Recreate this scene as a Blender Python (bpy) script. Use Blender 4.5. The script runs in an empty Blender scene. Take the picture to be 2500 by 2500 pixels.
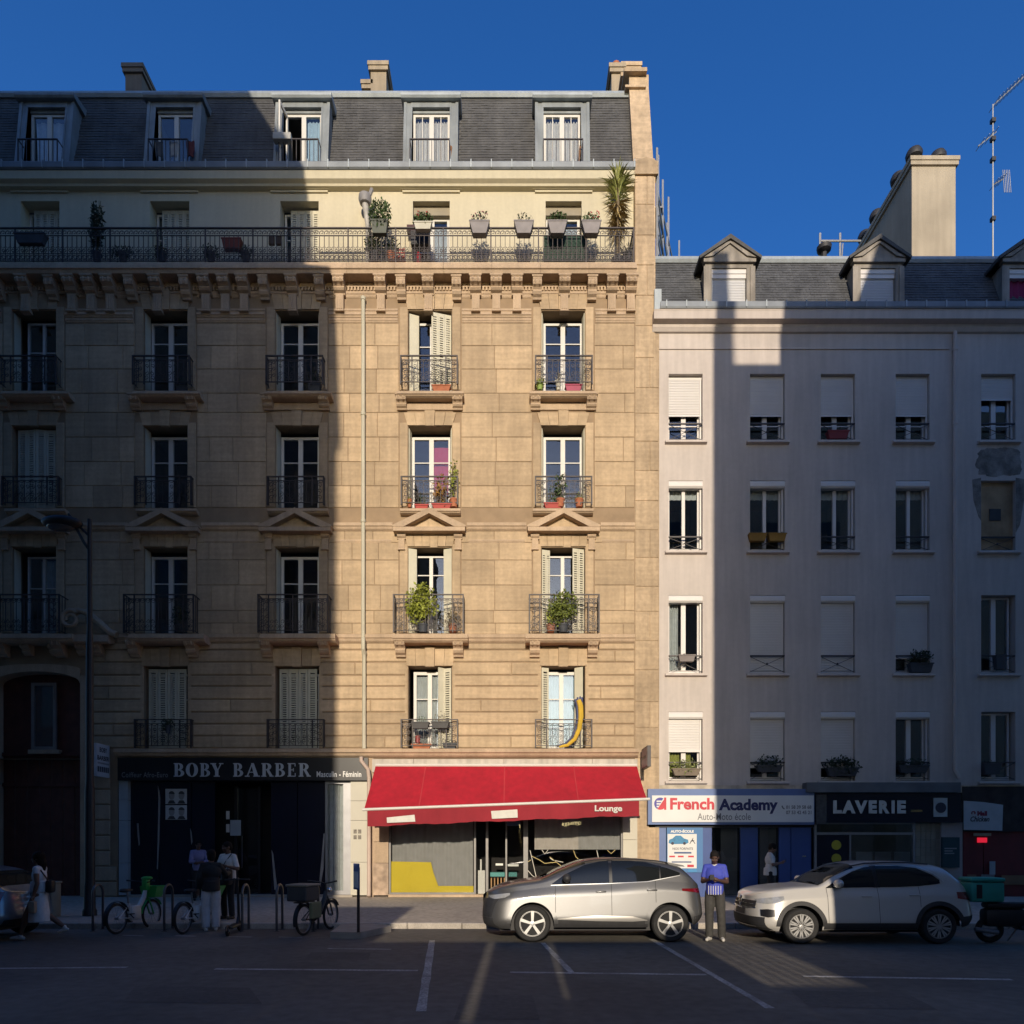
import bpy, bmesh, math, random
from mathutils import Vector, Matrix, Euler
R = math.radians
S = bpy.context.scene
C = S.collection
rnd = random.Random(7)

# ------------------------------------------------------------------ camera
F_PX, CAM_D, EYE, HORIZON = 1700.0, 21.25, 1.85, 2065.0
cam_data = bpy.data.cameras.new('camera')
cam = bpy.data.objects.new('camera', cam_data); C.objects.link(cam)
cam.location = (0, -CAM_D, EYE)
cam.rotation_euler = (R(90), 0, 0)
cam_data.sensor_width = 36.0
cam_data.lens = 36.0 * F_PX / 2500.0
cam_data.shift_y = (HORIZON - 1250.0) / 2500.0
cam_data.clip_start = 0.1; cam_data.clip_end = 2000
S.camera = cam

# ------------------------------------------------------------------ sky, sun, exposure
SUN_EL = 15.0
SUN_DIR = Vector((0.012, math.cos(R(SUN_EL)), -math.sin(R(SUN_EL)))).normalized()
world = bpy.data.worlds.new('World'); S.world = world; world.use_nodes = True
nt = world.node_tree; nt.nodes.clear()
sky = nt.nodes.new('ShaderNodeTexSky'); sky.sky_type = 'NISHITA'; sky.sun_disc = False
sky.sun_elevation = R(SUN_EL); sky.sun_rotation = R(180)
sky.air_density = 1.0; sky.dust_density = 0.85; sky.ozone_density = 4.4; sky.altitude = 0
hsv = nt.nodes.new('ShaderNodeHueSaturation'); hsv.inputs['Saturation'].default_value = 1.2; hsv.inputs['Hue'].default_value = 0.512
bg = nt.nodes.new('ShaderNodeBackground'); bg.inputs['Strength'].default_value = 0.138
wo = nt.nodes.new('ShaderNodeOutputWorld')
nt.links.new(sky.outputs[0], hsv.inputs['Color']); nt.links.new(hsv.outputs[0], bg.inputs[0]); nt.links.new(bg.outputs[0], wo.inputs[0])
sun_d = bpy.data.lights.new('sun', 'SUN'); sun_d.energy = 3.1; sun_d.angle = R(0.5); sun_d.color = (1.0, 0.855, 0.665)
sun = bpy.data.objects.new('sun', sun_d); C.objects.link(sun)
sun.rotation_euler = SUN_DIR.to_track_quat('-Z', 'Y').to_euler(); sun.location = (0, -60, 40)
S.view_settings.view_transform = 'Standard'; S.view_settings.look = 'None'
S.view_settings.exposure = 0.45; S.view_settings.gamma = 1.0; S.view_settings.use_curve_mapping = False
S.cycles.max_bounces = 6; S.cycles.diffuse_bounces = 3; S.cycles.glossy_bounces = 4
S.cycles.transparent_max_bounces = 12; S.cycles.caustics_reflective = False; S.cycles.caustics_refractive = False
S.cycles.use_denoising = True

# ------------------------------------------------------------------ materials
MATS = {}
def mat(name, col, rough=0.8, var=0.12, scale=2.5, bump=0.0, bscale=40.0, metal=0.0, objvar=0.0,
        streak=0.0, spec=0.5, coat=0.0, emit=0.0, fine=0.0, bed=0.0):
    if name in MATS: return MATS[name]
    m = bpy.data.materials.new(name); m.use_nodes = True
    t = m.node_tree; N = t.nodes; L = t.links
    b = N['Principled BSDF']
    b.inputs['Roughness'].default_value = rough; b.inputs['Metallic'].default_value = metal
    b.inputs['Specular IOR Level'].default_value = spec
    if coat: b.inputs['Coat Weight'].default_value = coat; b.inputs['Coat Roughness'].default_value = 0.05
    geo = N.new('ShaderNodeNewGeometry')
    def noise(scale, detail=4.0, stretch=None):
        n = N.new('ShaderNodeTexNoise'); n.inputs['Scale'].default_value = scale; n.inputs['Detail'].default_value = detail
        if stretch:
            mp = N.new('ShaderNodeMapping'); mp.inputs['Scale'].default_value = stretch
            L.new(geo.outputs['Position'], mp.inputs['Vector']); L.new(mp.outputs[0], n.inputs['Vector'])
        else: L.new(geo.outputs['Position'], n.inputs['Vector'])
        return n
    fac = None
    def addfac(sock, lo, hi, fmin=0.3, fmax=0.7):
        nonlocal fac
        mr = N.new('ShaderNodeMapRange'); mr.inputs[1].default_value = fmin; mr.inputs[2].default_value = fmax
        mr.inputs[3].default_value = lo; mr.inputs[4].default_value = hi
        L.new(sock, mr.inputs[0])
        if fac is None: fac = mr.outputs[0]
        else:
            mu = N.new('ShaderNodeMath'); mu.operation = 'MULTIPLY'; L.new(fac, mu.inputs[0]); L.new(mr.outputs[0], mu.inputs[1]); fac = mu.outputs[0]
    if var: addfac(noise(scale).outputs[0], 1 - var, 1 + var)
    if fine: addfac(noise(scale * 14, 6).outputs[0], 1 - fine, 1 + fine)
    if streak: addfac(noise(1.0, 5, (6.0, 6.0, 0.5)).outputs[0], 1 - streak, 1 + streak * 0.4)
    if bed: addfac(noise(1.0, 6, (0.7, 0.7, 9.0)).outputs[0], 1 - bed, 1 + bed)
    if objvar:
        oi = N.new('ShaderNodeObjectInfo'); addfac(oi.outputs['Random'], 1 - objvar, 1 + objvar, 0.0, 1.0)
    if fac is not None:
        vm = N.new('ShaderNodeVectorMath'); vm.operation = 'SCALE'
        vm.inputs[0].default_value = col[:3]; L.new(fac, vm.inputs['Scale'])
        L.new(vm.outputs[0], b.inputs['Base Color'])
    else: b.inputs['Base Color'].default_value = (*col[:3], 1)
    if bump:
        bn = noise(bscale, 6); bp = N.new('ShaderNodeBump'); bp.inputs['Strength'].default_value = bump; bp.inputs['Distance'].default_value = 0.02
        L.new(bn.outputs[0], bp.inputs['Height']); L.new(bp.outputs[0], b.inputs['Normal'])
    if emit:
        b.inputs['Emission Color'].default_value = (*col[:3], 1); b.inputs['Emission Strength'].default_value = emit
    MATS[name] = m
    return m
def glass_mat(name, tint=(0.92, 0.94, 0.95), ior=1.85, rough=0.0):
    m = bpy.data.materials.new(name); m.use_nodes = True; t = m.node_tree; N = t.nodes; L = t.links; N.clear()
    tr = N.new('ShaderNodeBsdfTransparent'); tr.inputs[0].default_value = (*tint, 1)
    gl = N.new('ShaderNodeBsdfGlossy'); gl.inputs['Roughness'].default_value = rough
    lw = N.new('ShaderNodeLayerWeight'); lw.inputs['Blend'].default_value = 0.5
    pw = N.new('ShaderNodeMath'); pw.operation = 'POWER'; pw.inputs[1].default_value = 5.0; L.new(lw.outputs['Facing'], pw.inputs[0])
    r0 = ((ior-1)/(ior+1))**2; fr = N.new('ShaderNodeMath'); fr.operation = 'MULTIPLY_ADD'; fr.inputs[1].default_value = 1-r0; fr.inputs[2].default_value = r0; L.new(pw.outputs[0], fr.inputs[0])
    geo = N.new('ShaderNodeNewGeometry'); nz = N.new('ShaderNodeTexNoise'); nz.inputs['Scale'].default_value = 1.3; nz.inputs['Detail'].default_value = 1
    bp = N.new('ShaderNodeBump'); bp.inputs['Strength'].default_value = 0.05; bp.inputs['Distance'].default_value = 0.03
    L.new(geo.outputs['Position'], nz.inputs['Vector']); L.new(nz.outputs[0], bp.inputs['Height']); L.new(bp.outputs[0], gl.inputs['Normal'])
    mx = N.new('ShaderNodeMixShader'); o = N.new('ShaderNodeOutputMaterial')
    L.new(fr.outputs[0], mx.inputs[0]); L.new(tr.outputs[0], mx.inputs[1]); L.new(gl.outputs[0], mx.inputs[2]); L.new(mx.outputs[0], o.inputs[0])
    MATS[name] = m; return m
GLASS = glass_mat('window_glass'); SHOPGLASS = glass_mat('shop_glass', (0.94, 0.95, 0.95), 1.55)
STONE = mat('limestone', (0.45, 0.335, 0.213), 0.9, 0.13, 0.8, 0.25, 60, objvar=0.13, streak=0.12, fine=0.08, bed=0.09)
STONE2 = mat('limestone_trim', (0.47, 0.35, 0.238), 0.88, 0.12, 1.6, 0.2, 60, objvar=0.05, streak=0.12, fine=0.08)
STONEBACK = mat('mortar', (0.30, 0.215, 0.135), 0.95, 0.12, 3, 0.2, 60)
PIER = mat('party_wall_stone', (0.44, 0.33, 0.215), 0.92, 0.18, 0.7, 0.3, 40, objvar=0.12, streak=0.2, fine=0.12, bed=0.1)
CREAM = mat('attic_plaster', (0.56, 0.505, 0.365), 0.9, 0.05, 0.8, 0.1, 60, streak=0.06, fine=0.03)
PINK = mat('pink_plaster', (0.52, 0.462, 0.418), 0.9, 0.08, 0.5, 0.12, 70, streak=0.11, fine=0.03)
PINKTRIM = mat('pink_cornice', (0.54, 0.475, 0.425), 0.85, 0.06, 1.2, 0.08, 50, streak=0.10)
SLATE = mat('slate', (0.088, 0.087, 0.085), 0.8, 0.22, 1.3, 0.2, 30, streak=0.2, fine=0.15)
ZINC = mat('zinc', (0.36, 0.40, 0.42), 0.55, 0.15, 1.5, 0.05, 20, metal=0.25, streak=0.12)
ZINCG = mat('grey_dormer_zinc', (0.25, 0.275, 0.285), 0.6, 0.18, 1.5, 0.05, 20, metal=0.15, streak=0.2)
ZINCD = mat('zinc_gutter', (0.20, 0.22, 0.24), 0.55, 0.15, 2, metal=0.2)
WHITE = mat('white_paint', (0.62, 0.60, 0.55), 0.5, 0.04, 3)
SHUTTER = mat('cream_shutter', (0.56, 0.53, 0.41), 0.6, 0.06, 3, streak=0.06)
PVC = mat('roller_shutter', (0.66, 0.63, 0.60), 0.5, 0.04, 2)
IRON = mat('wrought_iron', (0.045, 0.038, 0.040), 0.5, 0.25, 6, metal=0.1)
IRON2 = mat('balcony_iron', (0.050, 0.038, 0.036), 0.55, 0.25, 6)
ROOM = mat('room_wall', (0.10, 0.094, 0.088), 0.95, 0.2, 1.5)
CURTAIN = mat('net_curtain', (0.50, 0.52, 0.50), 0.9, 0.1, 6)
CURTW = mat('white_curtain', (0.62, 0.60, 0.56), 0.9, 0.08, 7)
TERRA = mat('terracotta', (0.40, 0.14, 0.07), 0.85, 0.2, 5)
GREYPOT = mat('grey_planter', (0.24, 0.22, 0.22), 0.7, 0.12, 5)
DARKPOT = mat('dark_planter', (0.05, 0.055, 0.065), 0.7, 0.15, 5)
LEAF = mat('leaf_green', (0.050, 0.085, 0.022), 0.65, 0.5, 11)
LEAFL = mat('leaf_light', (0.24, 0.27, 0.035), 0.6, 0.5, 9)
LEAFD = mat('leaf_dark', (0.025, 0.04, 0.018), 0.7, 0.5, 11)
SOIL = mat('soil', (0.04, 0.028, 0.02), 0.95, 0.3, 20)
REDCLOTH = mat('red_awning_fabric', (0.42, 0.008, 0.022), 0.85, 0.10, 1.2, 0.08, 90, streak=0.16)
BLACK = mat('black_paint', (0.012, 0.012, 0.014), 0.35, 0.2, 2)
RUBBER = mat('rubber', (0.022, 0.022, 0.022), 0.85, 0.2, 12)
CHROME = mat('chrome', (0.75, 0.75, 0.75), 0.18, 0.0, metal=1.0)
ALLOY = mat('alloy', (0.62, 0.62, 0.61), 0.32, 0.05, 5, metal=0.7)
CLAD = mat('black_plastic', (0.028, 0.028, 0.030), 0.6, 0.15, 8)
CARGLASS = mat('car_glass', (0.012, 0.014, 0.015), 0.03, 0.0, spec=0.5)
GREYMETAL = mat('grey_steel', (0.22, 0.22, 0.23), 0.5, 0.15, 4, metal=0.4)
ALU = mat('aluminium_frame', (0.30, 0.30, 0.31), 0.4, 0.08, 4, metal=0.5)

# ------------------------------------------------------------------ mesh helper
ORG = {}
class MB:
    def __init__(s): s.v = []; s.f = []
    def add(s, vs, fs):
        o = len(s.v); s.v.extend([tuple(p) for p in vs]); s.f.extend([tuple(i + o for i in f) for f in fs]); return s
    def box(s, x0, x1, y0, y1, z0, z1):
        return s.add([(x0,y0,z0),(x1,y0,z0),(x1,y1,z0),(x0,y1,z0),(x0,y0,z1),(x1,y0,z1),(x1,y1,z1),(x0,y1,z1)],
              [(0,3,2,1),(4,5,6,7),(0,1,5,4),(1,2,6,5),(2,3,7,6),(3,0,4,7)])
    def block(s, x0, x1, y0, y1, z0, z1, c=0.012):   # front face (y0) chamfered
        return s.add([(x0,y1,z0),(x1,y1,z0),(x1,y1,z1),(x0,y1,z1),(x0,y0+c,z0),(x1,y0+c,z0),(x1,y0+c,z1),(x0,y0+c,z1),
                      (x0+c,y0,z0+c),(x1-c,y0,z0+c),(x1-c,y0,z1-c),(x0+c,y0,z1-c)],
              [(0,1,5,4),(1,2,6,5),(2,3,7,6),(3,0,4,7),(4,5,9,8),(5,6,10,9),(6,7,11,10),(7,4,8,11),(8,9,10,11)])
    def cbox(s, x0, x1, y0, y1, z0, z1, c=0.02):     # box with all edges chamfered
        bm = bmesh.new(); bmesh.ops.create_cube(bm, size=1)
        for v in bm.verts: v.co = Vector(((x0+x1)/2 + v.co.x*(x1-x0), (y0+y1)/2 + v.co.y*(y1-y0), (z0+z1)/2 + v.co.z*(z1-z0)))
        bmesh.ops.bevel(bm, geom=bm.edges[:], offset=c, segments=2, affect='EDGES', profile=0.5)
        return s.bm(bm)
    def bm(s, bm):
        bm.verts.index_update(); s.add([v.co for v in bm.verts], [[v.index for v in f.verts] for f in bm.faces]); bm.free(); return s
    def quad(s, a, b, c, d): return s.add([a, b, c, d], [(0,1,2,3)])
    def prism(s, pts, axis, d0, d1):   # 2D polygon extruded along axis; pts are the two other coords in order
        n = len(pts)
        def P(p, d):
            if axis == 'x': return (d, p[0], p[1])
            if axis == 'y': return (p[0], d, p[1])
            return (p[0], p[1], d)
        vs = [P(p, d0) for p in pts] + [P(p, d1) for p in pts]
        fs = [(i, (i+1) % n, n + (i+1) % n, n + i) for i in range(n)] + [tuple(reversed(range(n))), tuple(range(n, 2*n))]
        return s.add(vs, fs)
    def tube(s, pts, r, n=6, cap=True):
        pts = [Vector(p) for p in pts]; rs = r if isinstance(r, (list, tuple)) else [r]*len(pts)
        vs = []; fs = []; prev = None
        for i, p in enumerate(pts):
            if i == 0: t = pts[1]-p
            elif i == len(pts)-1: t = p-pts[i-1]
            else: t = (pts[i+1]-p).normalized() + (p-pts[i-1]).normalized()
            if t.length < 1e-9: t = Vector((0,0,1))
            t.normalize()
            if prev is None:
                a = Vector((0,0,1)) if abs(t.z) < 0.9 else Vector((1,0,0)); u = t.cross(a).normalized()
            else:
                u = prev - t*prev.dot(t); u = u.normalized() if u.length > 1e-6 else t.orthogonal().normalized()
            prev = u; w = t.cross(u)
            for k in range(n):
                a = 2*math.pi*k/n + (math.pi/4 if n == 4 else 0); vs.append(p + (u*math.cos(a)+w*math.sin(a))*rs[i])
        for i in range(len(pts)-1):
            for k in range(n): fs.append((i*n+k, i*n+(k+1)%n, (i+1)*n+(k+1)%n, (i+1)*n+k))
        if cap: fs += [tuple(reversed(range(n))), tuple(range((len(pts)-1)*n, len(pts)*n))]
        return s.add(vs, fs)
    def lathe(s, prof, n=16, c=(0,0,0), axis='z'):  # prof: (radius, height)
        vs = []; fs = []
        for r, h in prof:
            for k in range(n):
                a = 2*math.pi*k/n; q = (r*math.cos(a), r*math.sin(a), h)
                if axis == 'y': q = (q[0], h, q[1])
                if axis == 'x': q = (h, q[0], q[1])
                vs.append((q[0]+c[0], q[1]+c[1], q[2]+c[2]))
        m = len(prof)
        for i in range(m-1):
            for k in range(n): fs.append((i*n+k, i*n+(k+1)%n, (i+1)*n+(k+1)%n, (i+1)*n+k))
        fs += [tuple(reversed(range(n))), tuple(range((m-1)*n, m*n))]
        return s.add(vs, fs)
    def ball(s, c, r, n=10, m=7, rot=None):
        rx, ry, rz = r if isinstance(r, (list, tuple)) else (r, r, r)
        vs = []; fs = []
        for i in range(m+1):
            th = math.pi*i/m
            for k in range(n):
                a = 2*math.pi*k/n; q = Vector((rx*math.sin(th)*math.cos(a), ry*math.sin(th)*math.sin(a), rz*math.cos(th)))
                if rot: q = rot @ q
                vs.append(Vector(c)+q)
        for i in range(m):
            for k in range(n): fs.append((i*n+k, (i+1)*n+k, (i+1)*n+(k+1)%n, i*n+(k+1)%n))
        return s.add(vs, fs)
    def arc(s, c, r, a0, a1, t, plane='xz', n=8, sides=4, y=0.0):
        pts = []
        for i in range(n+1):
            a = R(a0 + (a1-a0)*i/n); q = (c[0]+r*math.cos(a), c[1]+r*math.sin(a))
            pts.append((q[0], y, q[1]) if plane == 'xz' else (y, q[0], q[1]))
        return s.tube(pts, t, sides)
    def ring2d(s, cx, cz, rx, rz, irx, irz, a0, a1, y0, y1, n=20, icx=None):
        icx = cx if icx is None else icx
        for i in range(n):
            a = R(a0+(a1-a0)*i/n); b = R(a0+(a1-a0)*(i+1)/n)
            o1 = (cx+rx*math.cos(a), cz+rz*math.sin(a)); o2 = (cx+rx*math.cos(b), cz+rz*math.sin(b))
            i1 = (icx+irx*math.cos(a), cz+irz*math.sin(a)); i2 = (icx+irx*math.cos(b), cz+irz*math.sin(b))
            s.prism([o1, o2, i2, i1], 'y', y0, y1)
        return s
    def grid(s, rows):
        m = len(rows); n = len(rows[0]); vs = [p for r_ in rows for p in r_]
        return s.add(vs, [(i*n+j, i*n+j+1, (i+1)*n+j+1, (i+1)*n+j) for i in range(m-1) for j in range(n-1)])
    def leaves(s, c, r, n, size, rg=rnd, up=0.3, hollow=0.25):
        for _ in range(n):
            d = Vector((rg.gauss(0,1), rg.gauss(0,1), rg.gauss(0,1))).normalized() * (hollow + (1-hollow)*rg.random()**0.6)
            p = Vector((c[0]+d.x*r[0], c[1]+d.y*r[1], c[2]+d.z*r[2]))
            a = Vector((rg.uniform(-1,1), rg.uniform(-1,1), rg.uniform(-1,1)+up)).normalized(); b = a.orthogonal().normalized()
            b.rotate(Matrix.Rotation(rg.uniform(0, 6.28), 3, a)); l = size*rg.uniform(0.6,1.4)
            s.add([p, p+a*l*0.5+b*l*0.28, p+a*l, p+a*l*0.5-b*l*0.28], [(0,1,2,3)])
        return s
    def obj(s, name, m, parent=None, smooth=False, local=False, mesh_only=False, recalc=True):
        xs = [v[0] for v in s.v]; ys = [v[1] for v in s.v]; zs = [v[2] for v in s.v]
        o = Vector(((min(xs)+max(xs))/2, (min(ys)+max(ys))/2, min(zs)))
        me = bpy.data.meshes.new(name)
        me.from_pydata([(v[0]-o.x, v[1]-o.y, v[2]-o.z) for v in s.v], [], s.f)
        if recalc:
            b = bmesh.new(); b.from_mesh(me); bmesh.ops.recalc_face_normals(b, faces=b.faces[:]); b.to_mesh(me); b.free()
        if smooth:
            me.shade_smooth()
            if smooth != 'all': me.set_sharp_from_angle(angle=R(38))
        if m: me.materials.append(m)
        return place(name, me, o, parent)
def place(name, me, o, parent=None, rot=None, scale=None):
    ob = bpy.data.objects.new(name, me); C.objects.link(ob)
    o = Vector(o); ob.location = o - (ORG[parent.name] if parent else Vector()); ORG[ob.name] = o
    if parent: ob.parent = parent
    if rot: ob.rotation_euler = rot
    if scale: ob.scale = scale
    return ob
def shared(ob, dx, dy, dz, parent=None, name=None):   # copy sharing mesh data, moved in the frame of the thing
    return place(name or ob.name.split('.')[0], ob.data, ORG[ob.name] + Vector((dx, dy, dz)), parent or ob.parent)
def tag(o, label, cat, group=None):
    o['label'] = label; o['category'] = cat
    if group: o['group'] = group
    return o
def struct(o): o['kind'] = 'structure'; return o
def stuff(o): o['kind'] = 'stuff'; return o
def thing(name, loc, label, cat, group=None, rz=0.0, local=False):
    o = bpy.data.objects.new(name, None); C.objects.link(o); o.empty_display_size = 0.2
    o.location = loc; o.rotation_euler = (0, 0, rz); ORG[o.name] = Vector() if local else Vector(loc)
    return tag(o, label, cat, group)
# points on the facade plane (y = 0) and on any plane parallel to it, from their bearing as seen from the standpoint
def K(y): return (CAM_D + y) / F_PX
def wx(px, y=0.0): return (px - 1250.0) * K(y)
def wz(py, y=0.0): return EYE + (HORIZON - py) * K(y)
def ground(px, py, h=0.0):
    d = F_PX * (EYE - h) / (py - HORIZON); return Vector(((px-1250.0)*d/F_PX, d - CAM_D, h))
def text(s, rect, y, m, parent, name='lettering', bold=0.0, side=False, spacing=1.0, shear=0.0):
    cu = bpy.data.curves.new('t', 'FONT'); cu.body = s; cu.size = 1; cu.extrude = 0.0; cu.offset = bold; cu.resolution_u = 3; cu.space_character = spacing; cu.shear = shear
    o = bpy.data.objects.new('t', cu); C.objects.link(o)
    dg = bpy.context.evaluated_depsgraph_get(); me = bpy.data.meshes.new_from_object(o.evaluated_get(dg))
    bpy.data.objects.remove(o)
    vs = [v.co.copy() for v in me.vertices]; fs = [tuple(p.vertices) for p in me.polygons]; bpy.data.meshes.remove(me)
    x0, x1, z0, z1 = rect; a = min(v.x for v in vs); b = max(v.x for v in vs); c = min(v.y for v in vs); d = max(v.y for v in vs)
    q = MB(); q.add([(x0+(v.x-a)/(b-a)*(x1-x0), y, z0+(v.y-c)/(d-c)*(z1-z0)) for v in vs], fs)
    if side: q.v = [(y, p[0], p[2]) for p in q.v]      # on a board facing along x: rect is (y0, y1, z0, z1)
    return q.obj(name, m, parent, recalc=False)
def frect(x0, x1, y0, y1, d=0.0): return (wx(x0, d), wx(x1, d), wz(y1, d), wz(y0, d))
def wall(q, x0, x1, z0, z1, holes, yf, yb):
    xs = sorted({x0, x1} | {h[0] for h in holes} | {h[1] for h in holes}); zs = sorted({z0, z1} | {h[2] for h in holes} | {h[3] for h in holes})
    xs = [x for x in xs if x0 <= x <= x1]; zs = [z for z in zs if z0 <= z <= z1]
    for i in range(len(xs)-1):
        for j in range(len(zs)-1):
            cx = (xs[i]+xs[i+1])/2; cz = (zs[j]+zs[j+1])/2
            if any(h[0] < cx < h[1] and h[2] < cz < h[3] for h in holes): continue
            q.quad((xs[i],yf,zs[j]),(xs[i+1],yf,zs[j]),(xs[i+1],yf,zs[j+1]),(xs[i],yf,zs[j+1]))
    for a, b, c, d in holes:
        q.quad((a,yf,c),(a,yb,c),(a,yb,d),(a,yf,d)); q.quad((b,yf,c),(b,yf,d),(b,yb,d),(b,yb,c))
        q.quad((a,yf,d),(a,yb,d),(b,yb,d),(b,yf,d)); q.quad((a,yf,c),(b,yf,c),(b,yb,c),(a,yb,c))
    return q

# ================================================================== ground
ASPH = mat('asphalt', (0.115, 0.105, 0.09), 0.85, 0.28, 0.4, 0.25, 160, fine=0.2)
PAVE = mat('pavement_asphalt', (0.42, 0.365, 0.30), 0.9, 0.14, 0.6, 0.4, 110, fine=0.2)
KERB = mat('granite_kerb', (0.40, 0.36, 0.31), 0.85, 0.15, 3, 0.3, 70, objvar=0.12, fine=0.2)
PAINT = mat('road_paint', (0.5, 0.48, 0.44), 0.8, 0.35, 2.2, fine=0.35)
LINEW = mat('worn_road_paint', (0.34, 0.33, 0.31), 0.8, 0.45, 2.0, fine=0.5)
q = MB(); q.quad((-300, -300, -0.03), (300, -300, -0.03), (300, 300, -0.03), (-300, 300, -0.03)); struct(q.obj('ground', mat('ground_asphalt', (0.08, 0.078, 0.075), 0.9, 0.2, 0.3)))
KY = -5.55
q = MB()
q.grid([[(x, y, 0.0) for x in (-60, -20, 0, 20, 60)] for y in (-40.0, -17.0, KY)])
road = struct(q.obj('road', ASPH))
q = MB(); q.add([(-60, KY+0.01, 0.125), (60, KY+0.01, 0.125), (60, 0.6, 0.31), (-60, 0.6, 0.31), (-60, KY+0.01, -0.02), (60, KY+0.01, -0.02), (60, 0.6, -0.02), (-60, 0.6, -0.02)],
      [(0,1,2,3),(0,4,5,1),(1,5,6,2),(2,6,7,3),(3,7,4,0)])
pavement = struct(q.obj('pavement', PAVE))
def pav_z(y): return 0.125 + (y-KY)/(0.6-KY)*0.185
me0 = None
for i in range(30):
    x = -18.2 + i*1.22
    q = MB(); q.block(x+0.005, x+1.215, KY-0.17, KY+0.006, -0.02, 0.130 + rnd.uniform(-0.004, 0.004), 0.02); q.obj('kerb_stone', KERB, pavement)
def marking(a, b, w, m=PAINT, px=True, name='painted_line'):
    a = ground(*a) if px else Vector((*a, 0)); b = ground(*b) if px else Vector((*b, 0)); d = (b-a).normalized(); n = Vector((-d.y, d.x, 0))*w/2
    q = MB(); z = Vector((0, 0, 0.004)); k = max(2, int((b-a).length/0.3)); rows = [[], []]
    for i in range(k+1):
        p = a+(b-a)*i/k; j = rnd.uniform(0.85, 1.08); rows[0].append(p+n*j+z); rows[1].append(p-n*j+z)
    q.grid(rows); q.obj(name, m, road)
for a, b in (((-40, 2365), (310, 2362)), ((525, 2366), (1020, 2370)), ((1245, 2374), (1725, 2380)), ((1960, 2384), (2470, 2392))): marking(a, b, 0.11, LINEW)
for a, b in (((300, 2284), (350, 2285)), ((427, 2285), (479, 2286)), ((556, 2287), (615, 2288)), ((680, 2288), (738, 2289)), ((800, 2316), (955, 2318))): marking(a, b, 0.09, LINEW)
marking((1055, 2296), (1028, 2470), 0.12, LINEW); marking((1325, 2302), (1395, 2374), 0.10, LINEW); marking((1590, 2293), (1880, 2462), 0.11, LINEW)

APATCH = mat('asphalt_repair', (0.096, 0.088, 0.077), 0.88, 0.2, 0.9, 0.25, 160, fine=0.2)
for pts in (((330, 2408), (610, 2412), (640, 2452), (300, 2447)), ((1930, 2418), (2210, 2424), (2290, 2466), (1975, 2458)), ((1130, 2428), (1300, 2430), (1318, 2490), (1108, 2490)), ((760, 2324), (905, 2326), (900, 2344), (745, 2342))):
    q = MB(); q.add([ground(*p)+V3 for p in pts for V3 in (Vector((0, 0, 0.003)),)], [(0, 1, 2, 3)]); q.obj('asphalt_patch', APATCH, road)
# ================================================================== buildings across the street, behind the standpoint; they shade the scene
OPP = mat('opposite_render', (0.42, 0.36, 0.29), 0.9, 0.1, 0.4, streak=0.1)
OPPW = mat('opposite_window', (0.03, 0.035, 0.04), 0.1, 0.1)
def opposite(name, prof, label, xs, y0=-18.0, y1=-31.0, m=None):
    t = thing(name, ((prof[0][0]+prof[-1][0])/2, y0, 0), label, 'building')
    q = MB(); q.prism(prof, 'y', y0, y1); q.obj('wall', m or OPP, t)
    base = None
    for fl in range(6):
        for x in xs:
            z = 1.2+fl*3.4
            if base is None:
                q = MB(); q.box(x, x+1.2, y0, y0+0.04, z, z+2.1); base = q.obj('window', OPPW, t)
            else: shared(base, x-xs[0], 0, fl*3.4)
    return t
opposite('opposite_building', [(-45, 0), (-5.72, 0), (-5.72, 22.1), (-5.6, 22.3), (-5.6, 22.9), (-6.45, 23.0), (-6.5, 26.3), (-8.8, 30.6), (-9.4, 32.1), (-10.5, 35.6), (-45, 35.6)],
         'tall rendered corner building across the street behind the viewpoint, shading the barber shop side', [-9.5-3.0*i for i in range(6)], -14.5, -31.0, mat('dark_brick', (0.13, 0.115, 0.105), 0.9, 0.15, 0.6))
opposite('opposite_building', [(45, 0), (5.92, 0), (5.92, 24.9), (6.42, 24.9), (6.42, 21.4), (7.95, 21.4), (7.95, 23.1), (10.3, 23.2), (11.5, 26.6), (45, 26.6)],
         'rendered corner building with a roof stack behind the viewpoint, shading the laundry side', [8.5+3.0*i for i in range(6)])
t = thing('sun_occluder', (0, -24, 0), 'added unseen stepped hoarding closing the side street behind the viewpoint', 'occluder')  # added out of view: steps shade the ground, narrow gaps make light streaks
OCCLUDER = mat('occluder_board', (0.22, 0.19, 0.15), 0.9, 0.2, 2)
for x0, x1, h in ((-5.72, -2.88, 5.95), (-2.88, -0.66, 4.33), (-0.66, -0.54, 2.7), (-0.54, 0.50, 4.33), (0.50, 0.56, 3.0), (0.56, 2.7, 4.33), (2.7, 3.2, 4.6), (3.2, 4.5, 3.2), (4.5, 5.92, 4.36)):
    q = MB(); q.box(x0+0.002, x1-0.002, -24.06, -24, 0, h); q.obj('board', OCCLUDER, t)
for i in range(8):
    q = MB(); q.box(3.2+i*0.175, 3.2+i*0.175+0.035, -24.05, -24.01, 3.2, 4.4); q.obj('slat', OCCLUDER, t)

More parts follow.
